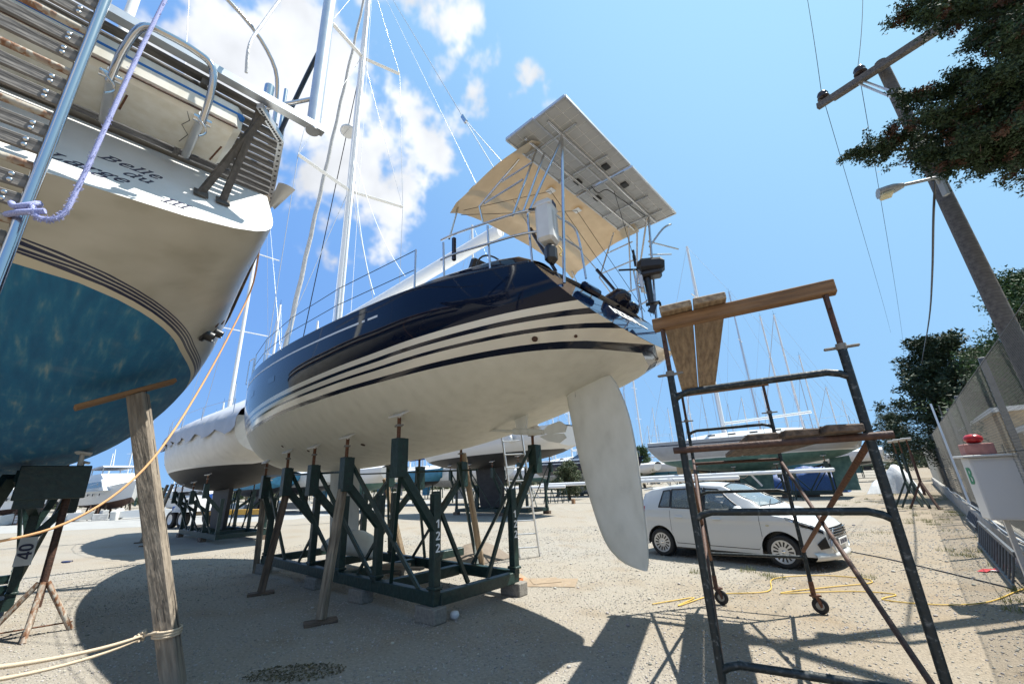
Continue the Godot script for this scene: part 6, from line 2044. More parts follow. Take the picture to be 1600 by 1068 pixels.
func make_background_bits() -> void:
	# unstepped masts lying on trestles
	var mm := [[2.5, 17.5, -23.2, 1.35, 0.13, "long white mast lying on low trestles behind the car"], [14.5, 26.0, -22.4, 1.2, 0.12, "white mast lying on trestles behind the rudder"], [-2.0, 12.0, -24.4, 1.55, 0.11, "white mast wrapped with rope lying on trestles before the grey yacht"]]
	for q in mm:
		var t := thing("stored_mast", q[5], "mast", yard(q[0], 0, q[2]))
		var ln: float = q[1] - q[0]
		var mb := MB.new()
		mb.box(Vector3(ln / 2, q[3], 0), Vector3(ln, (q[4] as float) * 2, (q[4] as float) * 1.4), Basis.IDENTITY, 0.06)
		part("spar", mb, M.mast_white, t)
		for f in [0.3, 0.62]:
			mb = MB.new(); mb.bar(Vector3(ln * f, q[3], 0), Vector3(ln * f - 0.4, (q[3] as float) - 0.75, 0.5), 0.06, 0.1); part("spreader", mb, M.mast_white, t)
		mb = MB.new()
		for k in 6:
			mb.tube(sag(Vector3(ln * (0.3 + 0.05 * k), (q[3] as float) + 0.1, 0.1), Vector3(ln * (0.36 + 0.05 * k), (q[3] as float), 0.12), 0.3 + 0.1 * (k % 3)), 0.016, 5)
		part("coiled_rigging", mb, M.rope, t)
		for f in [0.14, 0.5, 0.86]:
			var tr := thing("trestle", "dark steel trestle under the " + (q[5] as String).replace(" lying", "").replace(" on low trestles", "").replace(" on trestles", ""), "trestle", yard((q[0] as float) + ln * f, 0, q[2]), "trestles under the stored masts")
			mb = MB.new(); mb.box(Vector3(0, (q[3] as float) - (q[4] as float) - 0.045, 0), Vector3(0.08, 0.08, 0.9)); part("top_bar", mb, M.green_dark, tr)
			for sx in [1, -1]:
				for sz in [1, -1]:
					mb = MB.new(); mb.bar(Vector3(0.24 * sx, 0, 0.4 * sz), Vector3(0.02 * sx, (q[3] as float) - (q[4] as float) - 0.08, 0.36 * sz), 0.05, 0.05); part("leg", mb, M.green_dark, tr)
	var mb := MB.new(); mb.box(Vector3(0, 0.17, 0), Vector3(0.22, 0.34, 0.2), Basis.IDENTITY, 0.01)
	solo("red_block", mb, M.brick_lo, "small reddish block standing before the stored masts", "block", yard(13.6, 0, -22.0))
	# pallet beyond the car
	var p := thing("pallet", "dark wooden pallet with scraps lying on gravel beyond the car", "pallet", yard(0.2, 0, -28.2, 0.4))
	for k in 5:
		mb = MB.new(); mb.box(Vector3(-0.5 + 0.25 * k, 0.14, 0), Vector3(0.1, 0.025, 1.3)); part("board", mb, M.wood_dark, p)
	for k in 3:
		mb = MB.new(); mb.box(Vector3(0, 0.065, -0.58 + 0.58 * k), Vector3(1.1, 0.12, 0.1)); part("bearer", mb, M.wood_dark, p)
	mb = MB.new()
	for k in 7:
		mb.box(Vector3(-0.4 + 0.13 * k, 0.19, 0.3 * sin(k * 2.2)), Vector3(0.25, 0.08, 0.2), Basis(Vector3(0.2, 1, 0.1).normalized(), k), 0.02)
	part("scraps", mb, M.hull_dirty, p)
	# white tarpaulin heap by the fence
	mb = MB.new()
	var g := []
	for i in 17:
		var row := []
		for j in 13:
			var a := i / 16.0
			var b := j / 12.0
			var e := pow(sin(PI * a) * sin(PI * b), 0.45)
			row.append(Vector3((a - 0.5) * (2.6 - 0.9 * e), 0.01 + 2.0 * e * (0.75 + 0.25 * sin(5 * a + 1)) + 0.06 * sin(i * 2.3 + j * 3.1) * e, (b - 0.5) * (2.4 - 0.9 * e)))
		g.append(row)
	mb.grid(g)
	solo("covered_heap", mb, M.tarp_white, "tall heap under crumpled white tarpaulin near the fence", "tarpaulin", yard(-3.9, 0, -31.5))
	for q in [[0.5, -34.0, 2.0], [4.0, -36.5, 1.5]]:
		mb = MB.new()
		g = []
		for i in 11:
			var row := []
			for j in 11:
				var e := pow(sin(PI * i / 10.0) * sin(PI * j / 10.0), 0.3)
				row.append(Vector3((i / 10.0 - 0.5) * 4.0, 0.01 + (q[2] as float) * e * (0.85 + 0.12 * sin(i * 1.4 + j)), (j / 10.0 - 0.5) * 2.2))
			g.append(row)
		mb.grid(g)
		solo("blue_cover", mb, M.tarp_blue, "blue tarpaulin covering stored gear beyond the grey yacht" if q[0] < 3 else "lower blue tarpaulin beside the taller blue cover", "tarpaulin", yard(q[0], 0, q[1]))
	# low white boats and a house far behind
	for q in [[11, -48, 0.3, "far low house with red tiled roof among trees"], [40, -70, 0.2, "far small red-roofed house behind the masts"]]:
		var t := thing("house", q[3], "house", yard(q[0], 0, q[1], q[2]))
		mb = MB.new(); mb.box(Vector3(0, 1.6, 0), Vector3(9, 3.2, 7)); part("wall", mb, M.tan_wall, t)
		mb = MB.new()
		mb.prism(PackedVector2Array([Vector2(-5, 3.2), Vector2(5, 3.2), Vector2(0, 5.2)]), Vector3.ZERO, Basis.IDENTITY, 7.6); part("roof", mb, M.roof_tile, t)
		for s in [-2.5, 0.0, 2.5]:
			mb = MB.new(); mb.box(Vector3(s, 1.7, 3.52), Vector3(0.9, 1.2, 0.06)); part("window", mb, M.window, t)
	# blue boat trailer with yellow beam and a small white catamaran
	var tr := thing("boat_trailer", "blue boat trailer with white wheels and yellow beam by the road", "trailer", yard(28.6, 0, -2.2, 0.25))
	mb = MB.new(); mb.box(Vector3(-3.4, 0.75, 0.5), Vector3(7.5, 0.28, 0.3)); part("beam", mb, M.trailer_yellow, tr)
	mb = MB.new(); mb.box(Vector3(-0.2, 1.05, 0), Vector3(1.2, 0.35, 1.9), Basis.IDENTITY, 0.03); mb.box(Vector3(-1.4, 0.95, 0), Vector3(2.4, 0.2, 0.3)); mb.box(Vector3(-0.2, 1.5, 0.7), Vector3(0.3, 0.7, 0.3)); part("chassis", mb, M.trailer_blue, tr)
	for q in [[0.0, 1.0], [-1.25, 1.0], [0.0, -1.0], [-1.25, -1.0]]:
		var w := Node3D.new(); w.name = "wheel"; tr.add_child(w, true); w.position = Vector3(q[0], 0.5, q[1])
		mb = MB.new(); mb.lathe([Vector2(0.3, -0.15), Vector2(0.45, -0.15), Vector2(0.5, -0.08), Vector2(0.5, 0.08), Vector2(0.45, 0.15), Vector2(0.3, 0.15)], Vector3.ZERO, Vector3(0, 0, 1), 22); part("tyre", mb, M.rubber, w)
		mb = MB.new(); mb.lathe([Vector2(0, 0.05), Vector2(0.16, 0.06), Vector2(0.28, 0.13), Vector2(0.3, 0.13), Vector2(0.3, -0.13), Vector2(0, -0.1)], Vector3.ZERO, Vector3(0, 0, -signf(q[1]) * -1.0), 18); part("rim", mb, M.white, w)
	mb = MB.new()
	g = []
	for i in 9:
		var row := []
		for j in 9:
			var e := pow(sin(PI * i / 8.0) * sin(PI * j / 8.0), 0.4)
			row.append(Vector3((i / 8.0 - 0.5) * 2.2, 0.005 + 0.9 * e, (j / 8.0 - 0.5) * 1.6))
		g.append(row)
	mb.grid(g)
	solo("trailer_load", mb, M.hull_dirty, "beige cloth cover lying over the blue trailer's bed", "cover", yard(27.2, 0.9, -2.0, 0.25))
	# motor yachts across the road
	motor_yacht("white flybridge motor yacht with grey canopy on the far left", Vector3(-46.5, 0, -50.0), -0.62, 15.0, M.white, M.tarp_grey)
	motor_yacht("white motor yacht with raised pointed bow beside the flybridge yacht", Vector3(-50.5, 0, -43.5), -0.3, 14.0, M.white, M.white_old)
	motor_yacht("small white cabin cruiser beyond the blue trailer", Vector3(-32.5, 0, -45.0), -0.45, 9.0, M.white, M.white)
	var r := RandomNumberGenerator.new(); r.seed = 12
	for k in 22:
		var w := Vector3(-49.0 + 1.25 * k + r.randf(), 0, -40.5 - 2.0 * r.randf() - 0.1 * k)
		mb = MB.new()
		var kind := k % 4
		if kind == 0:
			mb.box(Vector3(0, 0.45, 0), Vector3(0.5, 0.9, 1.2), Basis(Vector3.RIGHT, 0.2), 0.05)
		elif kind == 1:
			mb.prism(PackedVector2Array([Vector2(-1.3, 0.2), Vector2(1.2, 0.1), Vector2(1.5, 0.8), Vector2(-1.3, 0.75)]), Vector3.ZERO, Basis(Vector3.UP, r.randf()), 0.9)
		elif kind == 2:
			for j in 5:
				mb.bar(Vector3(-0.5, 0.15 + 0.25 * j, 0), Vector3(0.5, 0.15 + 0.25 * j, 0), 0.06, 0.05)
			mb.bar(Vector3(-0.5, 0, 0), Vector3(-0.5, 1.4, 0), 0.06, 0.06); mb.bar(Vector3(0.5, 0, 0), Vector3(0.5, 1.4, 0), 0.06, 0.06)
		else:
			mb.box(Vector3(0, 0.3, 0), Vector3(1.1, 0.6, 0.8), Basis(Vector3.UP, r.randf()), 0.03); mb.box(Vector3(0.2, 0.75, 0), Vector3(0.5, 0.3, 0.5), Basis(Vector3.UP, r.randf()), 0.03)
		var lab: String = ["upright white board leaning among the stored gear across the road", "small upturned dinghy hull among the stored gear across the road", "dark steel rack among the stored gear across the road", "boxes of stored gear stacked across the road"][kind]
		solo(["leaning_board", "upturned_dinghy", "steel_rack", "gear_boxes"][kind], mb, [M.white_old, M.white, M.rust_dark, M.hull_dirty][kind], lab, ["board", "dinghy", "rack", "boxes"][kind], Transform3D(Basis(Vector3.UP, r.randf_range(-0.6, 0.6)), w), "stored gear across the road")

func motor_yacht(label: String, at: Vector3, turn: float, Lg: float, col: Material, cano: Material) -> void:
	# bow along local +x
	var t := thing("motor_yacht", label, "motor yacht", Transform3D(Basis(Vector3.UP, turn), at))
	var s := Lg / 14.0
	var mb := MB.new()
	var top := []
	var bot := []
	for side in [1.0, -1.0]:
		top = []; bot = []
		for i in 19:
			var f := i / 18.0
			var x := (f - 0.5) * Lg
			var b := 2.1 * s * (1 - pow(maxf(0, (f - 0.35) / 0.65), 2.2))
			var sheer := 1.1 * s * (2.2 + 0.9 * f * f)
			var chine := 1.1 * s * (1.15 + 0.55 * pow(f, 4))
			var keel := 1.1 * s * (0.75 + 0.5 * pow(f, 6))
			top.append([Vector3(x, chine, side * b * 0.8), Vector3(x + 0.3 * f * s, (chine + sheer) / 2, side * b * 0.87), Vector3(x + 0.7 * f * s, sheer, side * maxf(b, 0.02))])
			bot.append([Vector3(x - 0.1 * f, keel, 0), Vector3(x, chine, side * b * 0.8)])
		mb.grid(top, side < 0)
		var m2 := MB.new(); m2.grid(bot, side < 0)
		part("bottom", m2, M.rust_dark if s > 0.9 else M.hull_black, t)
	part("topside", mb, col, t)
	mb = MB.new()
	mb.box(Vector3(-Lg * 0.5, 1.1 * s * 1.65, 0), Vector3(0.08, 1.1 * s * 1.1, 4.0 * s)); part("transom", mb, col, t)
	var deck := MB.new()
	deck.prism(PackedVector2Array([Vector2(-0.49 * Lg, 2.05 * s), Vector2(0.1 * Lg, 2.05 * s), Vector2(0.5 * Lg, 0.1), Vector2(0.5 * Lg, -0.1), Vector2(0.1 * Lg, -2.05 * s), Vector2(-0.49 * Lg, -2.05 * s)]), Vector3(0, 2.6 * s, 0), Basis(Vector3.RIGHT, -PI / 2), 0.1)
	part("deck", deck, M.white, t)
	for q in [[-0.42, 0.22, 2.6, 3.7, 3.4, 0.25], [-0.4, 0.08, 3.7, 4.35, 3.0, 0.1]]:
		mb = MB.new()
		mb.prism(PackedVector2Array([Vector2(q[0] * Lg, q[2] * s), Vector2((q[1] + 0.1) * Lg, q[2] * s), Vector2((q[1] - 0.03) * Lg, q[3] * s), Vector2(q[0] * Lg, q[3] * s)]), Vector3.ZERO, Basis.IDENTITY, q[4] * s)
		part("cabin", mb, col, t)
	mb = MB.new()
	mb.prism(PackedVector2Array([Vector2(-0.3 * Lg, 2.95 * s), Vector2(0.24 * Lg, 2.95 * s), Vector2(0.19 * Lg, 3.5 * s), Vector2(-0.26 * Lg, 3.5 * s)]), Vector3.ZERO, Basis.IDENTITY, 3.43 * s)
	part("saloon_window", mb, M.window, t)
	mb = MB.new()
	mb.prism(PackedVector2Array([Vector2(-0.4 * Lg, 5.1 * s), Vector2(0.0, 5.2 * s), Vector2(0.06 * Lg, 5.0 * s), Vector2(-0.4 * Lg, 4.95 * s)]), Vector3.ZERO, Basis.IDENTITY, 2.8 * s)
	part("canopy", mb, cano, t)
	for sd in [1.2, -1.2]:
		for x in [-0.36, -0.02]:
			mb = MB.new(); mb.cyl(Vector3(x * Lg, 4.3 * s, sd * s), Vector3(x * Lg, 5.0 * s, sd * s), 0.05); part("canopy_post", mb, M.white, t)
	mb = MB.new(); mb.cyl(Vector3(-0.2 * Lg, 5.1 * s, 0), Vector3(-0.25 * Lg, 7.2 * s, 0), 0.07, 0.03); part("signal_mast", mb, M.white, t)
	for k in 4:
		for sd in [1.0, -1.0]:
			mb = MB.new(); mb.lathe([Vector2(0.14, -0.03), Vector2(0.14, 0.03), Vector2(0, 0.03)], Vector3((-0.1 + 0.1 * k) * Lg, 2.25 * s, sd * 2.02 * s * (1 - 0.09 * k * k * 0.25)), Vector3(0, 0, sd), 10); part("porthole", mb, M.window, t)
	for x in [-0.3, 0.0, 0.22]:
		for sd in [1.0, -1.0]:
			mb = MB.new(); mb.bar(Vector3(x * Lg, 0, sd * 1.1 * s), Vector3(x * Lg, 1.2 * s, sd * 0.9 * s), 0.15, 0.15); part("shore", mb, M.wood_dark, t)
		mb = MB.new(); mb.box(Vector3(x * Lg, 0.42 * s, 0), Vector3(0.3, 0.84 * s, 0.3)); part("keel_block", mb, M.wood_dark, t)
	mb = MB.new()
	for sd in [1.0, -1.0]:
		mb.tube([Vector3(0.0, 3.2 * s, sd * 2.0 * s), Vector3(0.3 * Lg, 3.6 * s, sd * 1.3 * s), Vector3(0.52 * Lg, 3.9 * s, 0)], 0.025, 5)
	part("bow_rail", mb, M.steel, t)
func make_fence() -> void:
	var U := -6.17
	var v0 := 1.5
	var v1 := -46.0
	# low concrete wall
	var t := thing("low_wall", "low rough concrete wall carrying the chain-link fence", "wall", yard(U, 0, 0))
	var mb := MB.new()
	var g := []
	var nz := FastNoiseLite.new(); nz.seed = 8; nz.frequency = 0.7
	for i in 120:
		var v := lerpf(v0, v1, i / 119.0)
		var hh := 0.46 + 0.05 * nz.get_noise_2d(v * 2.0, 0)
		var th := 0.16 + 0.03 * nz.get_noise_2d(v * 3.0, 9)
		g.append([Vector3(th, 0, -v), Vector3(th + 0.02 * nz.get_noise_2d(v * 5, 3), hh * 0.5, -v), Vector3(th, hh - 0.03, -v), Vector3(th - 0.04, hh, -v), Vector3(-0.12, hh, -v), Vector3(-0.16, 0, -v)])
	mb.grid(g, true)
	part("wall", mb, M.wall, t)
	# chain-link fence
	t = thing("chain_link_fence", "tall grey chain-link fence with leaning steel posts on the low wall", "fence", yard(U, 0, 0))
	var vs := [0.2, -3.5, -8.0, -10.9, -13.7, -16.4, -20.9, -24.5, -28.0, -31.5, -35.0, -38.5, -42.0, -45.5]
	for k in vs.size():
		mb = MB.new(); mb.box(L(0, 1.7, vs[k]), Vector3(0.065, 2.6, 0.065), Basis.IDENTITY, 0.006)
		part("post", mb, M.fence_post, t)
	mb = MB.new()
	mb.box(L(-0.05, 1.8, -14.3), Vector3(0.03, 3.2, 0.05), Basis.IDENTITY, 0.005)
	for s in [1.0, -1.0]:
		var v := v0
		while v > v1:
			var near := v > -16.0
			var r := 0.0015 if near else 0.0026
			var vb: float = v - s * 2.4
			mb.cyl(L(0.045 + 0.002 * s, 0.5, v), L(0.045 + 0.002 * s, 2.9, vb), r, -1, 3, false)
			v -= 0.07 if near else 0.15
	var wm := part("wire_mesh", mb, M.mesh_wire, t)
	wm.set_meta("kind", "stuff")
	for yy in [0.55, 1.8, 2.89]:
		wire_line(t, "strain_wire", [L(0.045, yy, v0), L(0.045, yy, v1)], 0.004, M.mesh_wire)
	mb = MB.new(); mb.bar(L(0.12, 0.4, -13.2), L(0.1, 3.5, -14.6), 0.05, 0.05)
	solo("white_pole", mb, M.white, "thin white pole leaning on the chain-link fence", "pole", yard(U, 0, 0))
	# pipes and cables along the wall top
	for k in 3:
		mb = MB.new()
		var p := []
		for i in 26:
			var v := lerpf(-1.0, -24.0, i / 25.0)
			p.append(L(0.1 + 0.03 * k + 0.03 * sin(i * 0.9 + k), 0.52 + 0.03 * k + 0.02 * sin(i * 1.3 + 2 * k), v))
		mb.tube(smooth_path(p, 3), 0.02 - 0.004 * k, 6)
		solo("wall_pipe", mb, [M.fence_post, M.black, M.alu][k], ["grey conduit pipe running along the low wall's top", "black cable running along the low wall's top", "pale thin pipe running along the low wall's top"][k], "pipe", yard(U, 0, 0))
	# storage building and stacked white gear beyond the fence
	for q in [[-9.2, -6.0, 12.0, 2.3, M.white_old, "low whitewashed building with slit windows behind the fence"], [-9.0, -22.0, 19.0, 2.9, M.tan_wall, "long tan brick-coloured building behind the fence, under the trees"]]:
		t = thing("storage_building", q[5], "building", yard(q[0], 0, q[1]))
		mb = MB.new(); mb.box(Vector3(0, q[3] / 2, 0), Vector3(3.6, q[3], q[2])); part("wall", mb, q[4], t)
		mb = MB.new(); mb.box(Vector3(0, q[3] + 0.06, 0), Vector3(3.9, 0.12, (q[2] as float) + 0.3)); part("roof", mb, M.white_old, t)
		for k in 6:
			mb = MB.new(); mb.box(Vector3(1.8, (q[3] as float) * 0.62, -(q[2] as float) * 0.42 + (q[2] as float) * 0.168 * k), Vector3(0.06, 0.6, 0.2)); part("slit_window", mb, M.black, t)
	var bx := [[-8.6, -4.6, 1.1, 0.8, 1.3, "white stacked crate on the whitewashed building's roof edge near fence"], [-8.4, -7.0, 0.9, 1.0, 0.9, "white tall crate standing on the whitewashed building's roof"], [-8.7, -9.2, 1.0, 0.6, 1.6, "long low white crate on the whitewashed building's roof"]]
	for q in bx:
		mb = MB.new(); mb.box(Vector3(0, q[3] / 2, 0), Vector3(q[2], q[3], q[4]), Basis.IDENTITY, 0.03)
		solo("white_crate", mb, M.white_old, q[5], "crate", yard(q[0], 2.421, q[1], 0.15))
	mb = MB.new(); mb.lathe([Vector2(0.0, 0.5), Vector2(0.25, 0.46), Vector2(0.45, 0.3), Vector2(0.52, 0), Vector2(0, 0)], Vector3.ZERO, Vector3.UP, 20)
	solo("white_dome", mb, M.white, "white dome shell on the whitewashed building's roof", "dome", yard(-8.3, 2.421, -8.1))
	# control cabinet with a letter B, pink box and red float on top
	t = thing("control_cabinet", "white metal cabinet marked with green letter B beside the fence", "cabinet", yard(-5.98, 0, -3.95, 0.2))
	mb = MB.new(); mb.box(Vector3(0, 1.35, 0), Vector3(0.6, 0.78, 0.3), Basis.IDENTITY, 0.012); part("box", mb, M.white, t)
	mb = MB.new(); mb.box(Vector3(0, 1.755, 0), Vector3(0.72, 0.03, 0.42), Basis.IDENTITY, 0.006); part("lid", mb, M.white_old, t)
	for q in [[0.1, 0.1], [-0.25, 0.1]]:
		mb = MB.new(); mb.box(Vector3(q[0], 0.48, q[1]), Vector3(0.05, 0.958, 0.05)); part("leg", mb, M.white_old, t)
	mb = MB.new(); mb.box(Vector3(0, 1.34, -0.152), Vector3(0.54, 0.7, 0.006), Basis.IDENTITY, 0.002); part("door", mb, M.white, t)
	mb = MB.new(); mb.cyl(Vector3(-0.2, 1.3, -0.15), Vector3(-0.2, 1.3, -0.22), 0.012); mb.cyl(Vector3(-0.2, 1.3, -0.22), Vector3(-0.2, 1.22, -0.22), 0.01); part("handle", mb, M.steel, t)
	text("B", 0.3, M.letter_green, t, Transform3D(Basis(Vector3(0, 0, -1), Vector3.UP, Vector3(1, 0, 0)), Vector3(0.303, 1.5, 0)))
	mb = MB.new(); mb.box(Vector3(0, 0.075, 0), Vector3(0.3, 0.15, 0.22), Basis.IDENTITY, 0.01)
	solo("pink_box", mb, M.pink, "dull pink box standing on the white cabinet", "box", yard(-5.85, 1.772, -4.0, 0.2))
	mb = MB.new(); mb.lathe([Vector2(0, 0), Vector2(0.07, 0.01), Vector2(0.1, 0.05), Vector2(0.095, 0.09), Vector2(0.06, 0.12), Vector2(0, 0.13)], Vector3.ZERO, Vector3.UP, 16)
	solo("red_float", mb, M.red, "round red float lying on the pink box", "float", yard(-5.85, 1.923, -4.0))
	# ladders lying along the wall
	ladder("grey aluminium ladder leaning on edge along the low wall's foot", yp(-5.75, 0.03, -4.6), YARD_R * 4.4, Vector3(0, 0.42, 0) - YARD_D * 0.12, 14)
	ladder("short pale ladder lying slanted on the low wall", yp(-5.9, 0.1, -11.2), YARD_R * 2.6, Vector3(0, 0.5, 0) - YARD_D * 0.25, 8)
	# yard jacks by the wall
	for q in [[-4.75, -20.2, M.green_steel, "green tripod jack stand near the fence, beside a rusty one"], [-5.2, -18.8, M.rust_dark, "rusty red tripod jack stand near the fence"], [-4.95, -19.4, M.green_dark, "dark green slanting jack stand between two others near the fence"]]:
		t = thing("jack_stand", q[3], "jack stand", yard(q[0], 0, q[1]), "jack stands near the fence")
		mb = MB.new(); mb.cyl(Vector3(0, 0.5, 0), Vector3(0.0, 2.1, 0), 0.05); part("tube", mb, q[2], t)
		for k in 3:
			mb = MB.new(); mb.bar(Vector3(0.55 * cos(TAU * k / 3), 0, 0.55 * sin(TAU * k / 3)), Vector3(0, 1.0, 0), 0.07, 0.07); part("leg", mb, q[2], t)
		mb = MB.new(); mb.cyl(Vector3(0, 2.1, 0), Vector3(0, 2.6, 0), 0.025); part("screw", mb, M.rust, t)
		mb = MB.new(); mb.box(Vector3(0, 2.62, 0), Vector3(0.34, 0.04, 0.26), Basis(Vector3.RIGHT, 0.3), 0.01); part("pad", mb, M.white_old, t)
	# hose and cables on the ground
	mb = MB.new()
	var hp := []
	for q in [[1020, 945], [1050, 940], [1085, 935], [1060, 948], [1120, 930], [1200, 925], [1210, 905], [1280, 900], [1350, 905], [1360, 912], [1300, 918], [1220, 928], [1330, 925], [1400, 930], [1380, 938], [1460, 946], [1540, 943], [1590, 925], [1620, 915]]:
		hp.append(ground_px(q[0], q[1]) + Vector3(0, 0.014, 0))
	mb.tube(smooth_path(hp, 6), 0.0075, 6)
	solo("yellow_hose", mb, M.hose_yellow, "thin yellow hose snaking over gravel beneath the scaffold to the wall", "hose")
	mb = MB.new()
	hp = []
	for q in [[1328, 862], [1380, 872], [1450, 888], [1520, 905], [1580, 920], [1640, 940]]:
		hp.append(ground_px(q[0], q[1]) + Vector3(0, 0.01, 0))
	mb.tube(smooth_path(hp, 6), 0.01, 6)
	solo("black_cable", mb, M.black, "black cable lying on the ground between the car's nose and the wall", "cable")
	mb = MB.new()
	hp = []
	for q in [[1535, 894], [1545, 891], [1555, 894], [1565, 889], [1578, 892], [1568, 884]]:
		hp.append(ground_px(q[0], q[1]))
	for i in hp.size() - 1:
		mb.col = Color(0.42, 0.012, 0.015) if i % 2 == 0 else Color(0.7, 0.7, 0.68)
		var sd := Vector3(0.03, 0, 0.05)
		mb.quad(hp[i] - sd + Vector3(0, 0.012, 0), hp[i + 1] - sd + Vector3(0, 0.02, 0), hp[i + 1] + sd + Vector3(0, 0.03, 0), hp[i] + sd + Vector3(0, 0.015, 0))
	var tm := flat(Color(1, 1, 1), 0.5); tm.vertex_color_use_as_albedo = true
	solo("barrier_tape", mb, tm, "crumpled red and white barrier tape on the ground by the wall ladder", "tape")
	make_grass()

func ground_px(x: float, y: float) -> Vector3:
	var d := px_dir(x, y)
	return Vector3(d.x, 0, d.z) * (1.71 / -d.y)

func ladder(label: String, at: Vector3, run: Vector3, across: Vector3, n: int) -> void:
	var t := thing("ladder", label, "ladder", Transform3D(Basis.IDENTITY, at))
	for s in [0.0, 1.0]:
		var mb := MB.new(); mb.bar(across * s, across * s + run, 0.035, 0.07); part("stile", mb, M.fence_post, t)
	for k in n:
		var f := (k + 0.5) / n
		var mb := MB.new(); mb.cyl(run * f, run * f + across, 0.016); part("rung", mb, M.fence_post, t)

func make_grass() -> void:
	var r := RandomNumberGenerator.new(); r.seed = 33
	var mb := MB.new()
	var spots := []
	for i in 60:
		var u := r.randf_range(-5.9, -4.6) if r.randf() < 0.7 else r.randf_range(-4.6, -2.0)
		spots.append([yp(u, 0, -5.0 - 24.0 * r.randf()), r.randf_range(0.1, 0.35), r.randi_range(20, 70)])
	for q in [[1500, 868], [1520, 862], [1485, 800], [1475, 812], [1460, 820], [1215, 905], [1355, 903], [1090, 895], [1200, 900], [1170, 893], [1585, 940], [1595, 925], [1590, 955], [1320, 790], [1340, 785], [1400, 772]]:
		spots.append([ground_px(q[0], q[1]), 0.15, 60])
	for s in spots:
		for k in s[2]:
			var a := r.randf() * TAU
			var p: Vector3 = s[0] + Vector3(cos(a), 0, sin(a)) * (s[1] as float) * sqrt(r.randf())
			var hgt := r.randf_range(0.03, 0.11)
			var d := Vector3(r.randfn(), 0, r.randfn()) * 0.03
			var w := Vector3(r.randfn(), 0, r.randfn()).normalized() * 0.004
			var g := r.randf()
			mb.col = Color(0.7 + 0.9 * g, 0.9 + 0.2 * g, 0.6 + 0.5 * g)
			mb.tri(p - w, p + w, p + d + Vector3(0, hgt, 0))
	var o := struct("grass", mb, M.grass, "stuff")
	o.set_meta("label", "sparse dry grass tufts along the wall and on gravel"); o.set_meta("category", "grass")
	mb = MB.new()
	for k in 900:
		var c := ground_px(460, 1052)
		var a := r.randf() * TAU
		var p := c + Vector3(cos(a) * 0.5, 0, sin(a) * 0.22) * sqrt(r.randf())
		var w := Vector3(r.randfn(), 0, r.randfn()).normalized()
		mb.col = Color(0.9, 0.7, 1.2) * r.randf_range(0.3, 1.0)
		mb.tri(p + Vector3(0, 0.004, 0), p + w * 0.03 + Vector3(0, 0.012 * r.randf(), 0), p + w.rotated(Vector3.UP, 0.4) * 0.02 + Vector3(0, 0.015 * r.randf() + 0.005, 0))
	o = struct("litter_patch", mb, M.grass, "stuff")
	o.set_meta("label", "dark patch of dry plant litter on shaded gravel"); o.set_meta("category", "litter")
	mb = MB.new(); mb.box(Vector3(0, 0.02, 0), Vector3(0.26, 0.04, 0.1), Basis(Vector3.UP, 0.3), 0.015); mb.box(Vector3(0.1, 0.02, 0.12), Vector3(0.22, 0.04, 0.1), Basis(Vector3.UP, -0.2), 0.015)
	solo("dropped_gloves", mb, M.ink, "dark blue crumpled gloves lying on the sunlit gravel", "gloves", Transform3D(Basis.IDENTITY, ground_px(104, 878)))

# ---------------------------------------------------------------- trees
# leaf sprays: a few unit clumps are made once, then turned, scaled and laid into the crown
var sprays := {}
func leaf_clump(mb: MB, r: RandomNumberGenerator, c: Vector3, rad: float, n: int, size: float, droop := 0.0) -> void:
	var ratio := snappedf(size / rad, 0.25)
	var key := "%d %f %f" % [n, ratio, droop]
	if not sprays.has(key):
		var set_of := []
		var q := RandomNumberGenerator.new(); q.seed = 900 + n
		for i in 14:
			var m := MB.new()
			for k in n:
				var d := Vector3(q.randfn(), q.randfn(), q.randfn()).normalized() * pow(q.randf(), 0.45)
				var p := Vector3(d.x, d.y * 0.75, d.z)
				var a := Vector3(q.randfn(), q.randfn() * 0.7 + 0.25 - droop, q.randfn()).normalized()
				var b := a.cross(Vector3(q.randfn(), q.randfn(), q.randfn())).normalized()
				var s := ratio * q.randf_range(0.6, 1.35)
				var g := q.randf_range(0.55, 1.35)
				m.col = Color(g * q.randf_range(0.8, 1.25), g, g * q.randf_range(0.6, 1.0))
				m.tri(p - b * s * 0.28, p + b * s * 0.28, p + a * s)
			set_of.append(m)
		sprays[key] = set_of
	var sp: MB = sprays[key][r.randi_range(0, 13)]
	var bs := Basis(Vector3.UP, r.randf() * TAU)
	mb.v.append_array(Transform3D(bs.scaled(Vector3.ONE * rad), c) * sp.v)
	mb.n.append_array(Transform3D(bs, Vector3.ZERO) * sp.n)
	mb.c.append_array(sp.c)
	mb.uv.append_array(sp.uv)

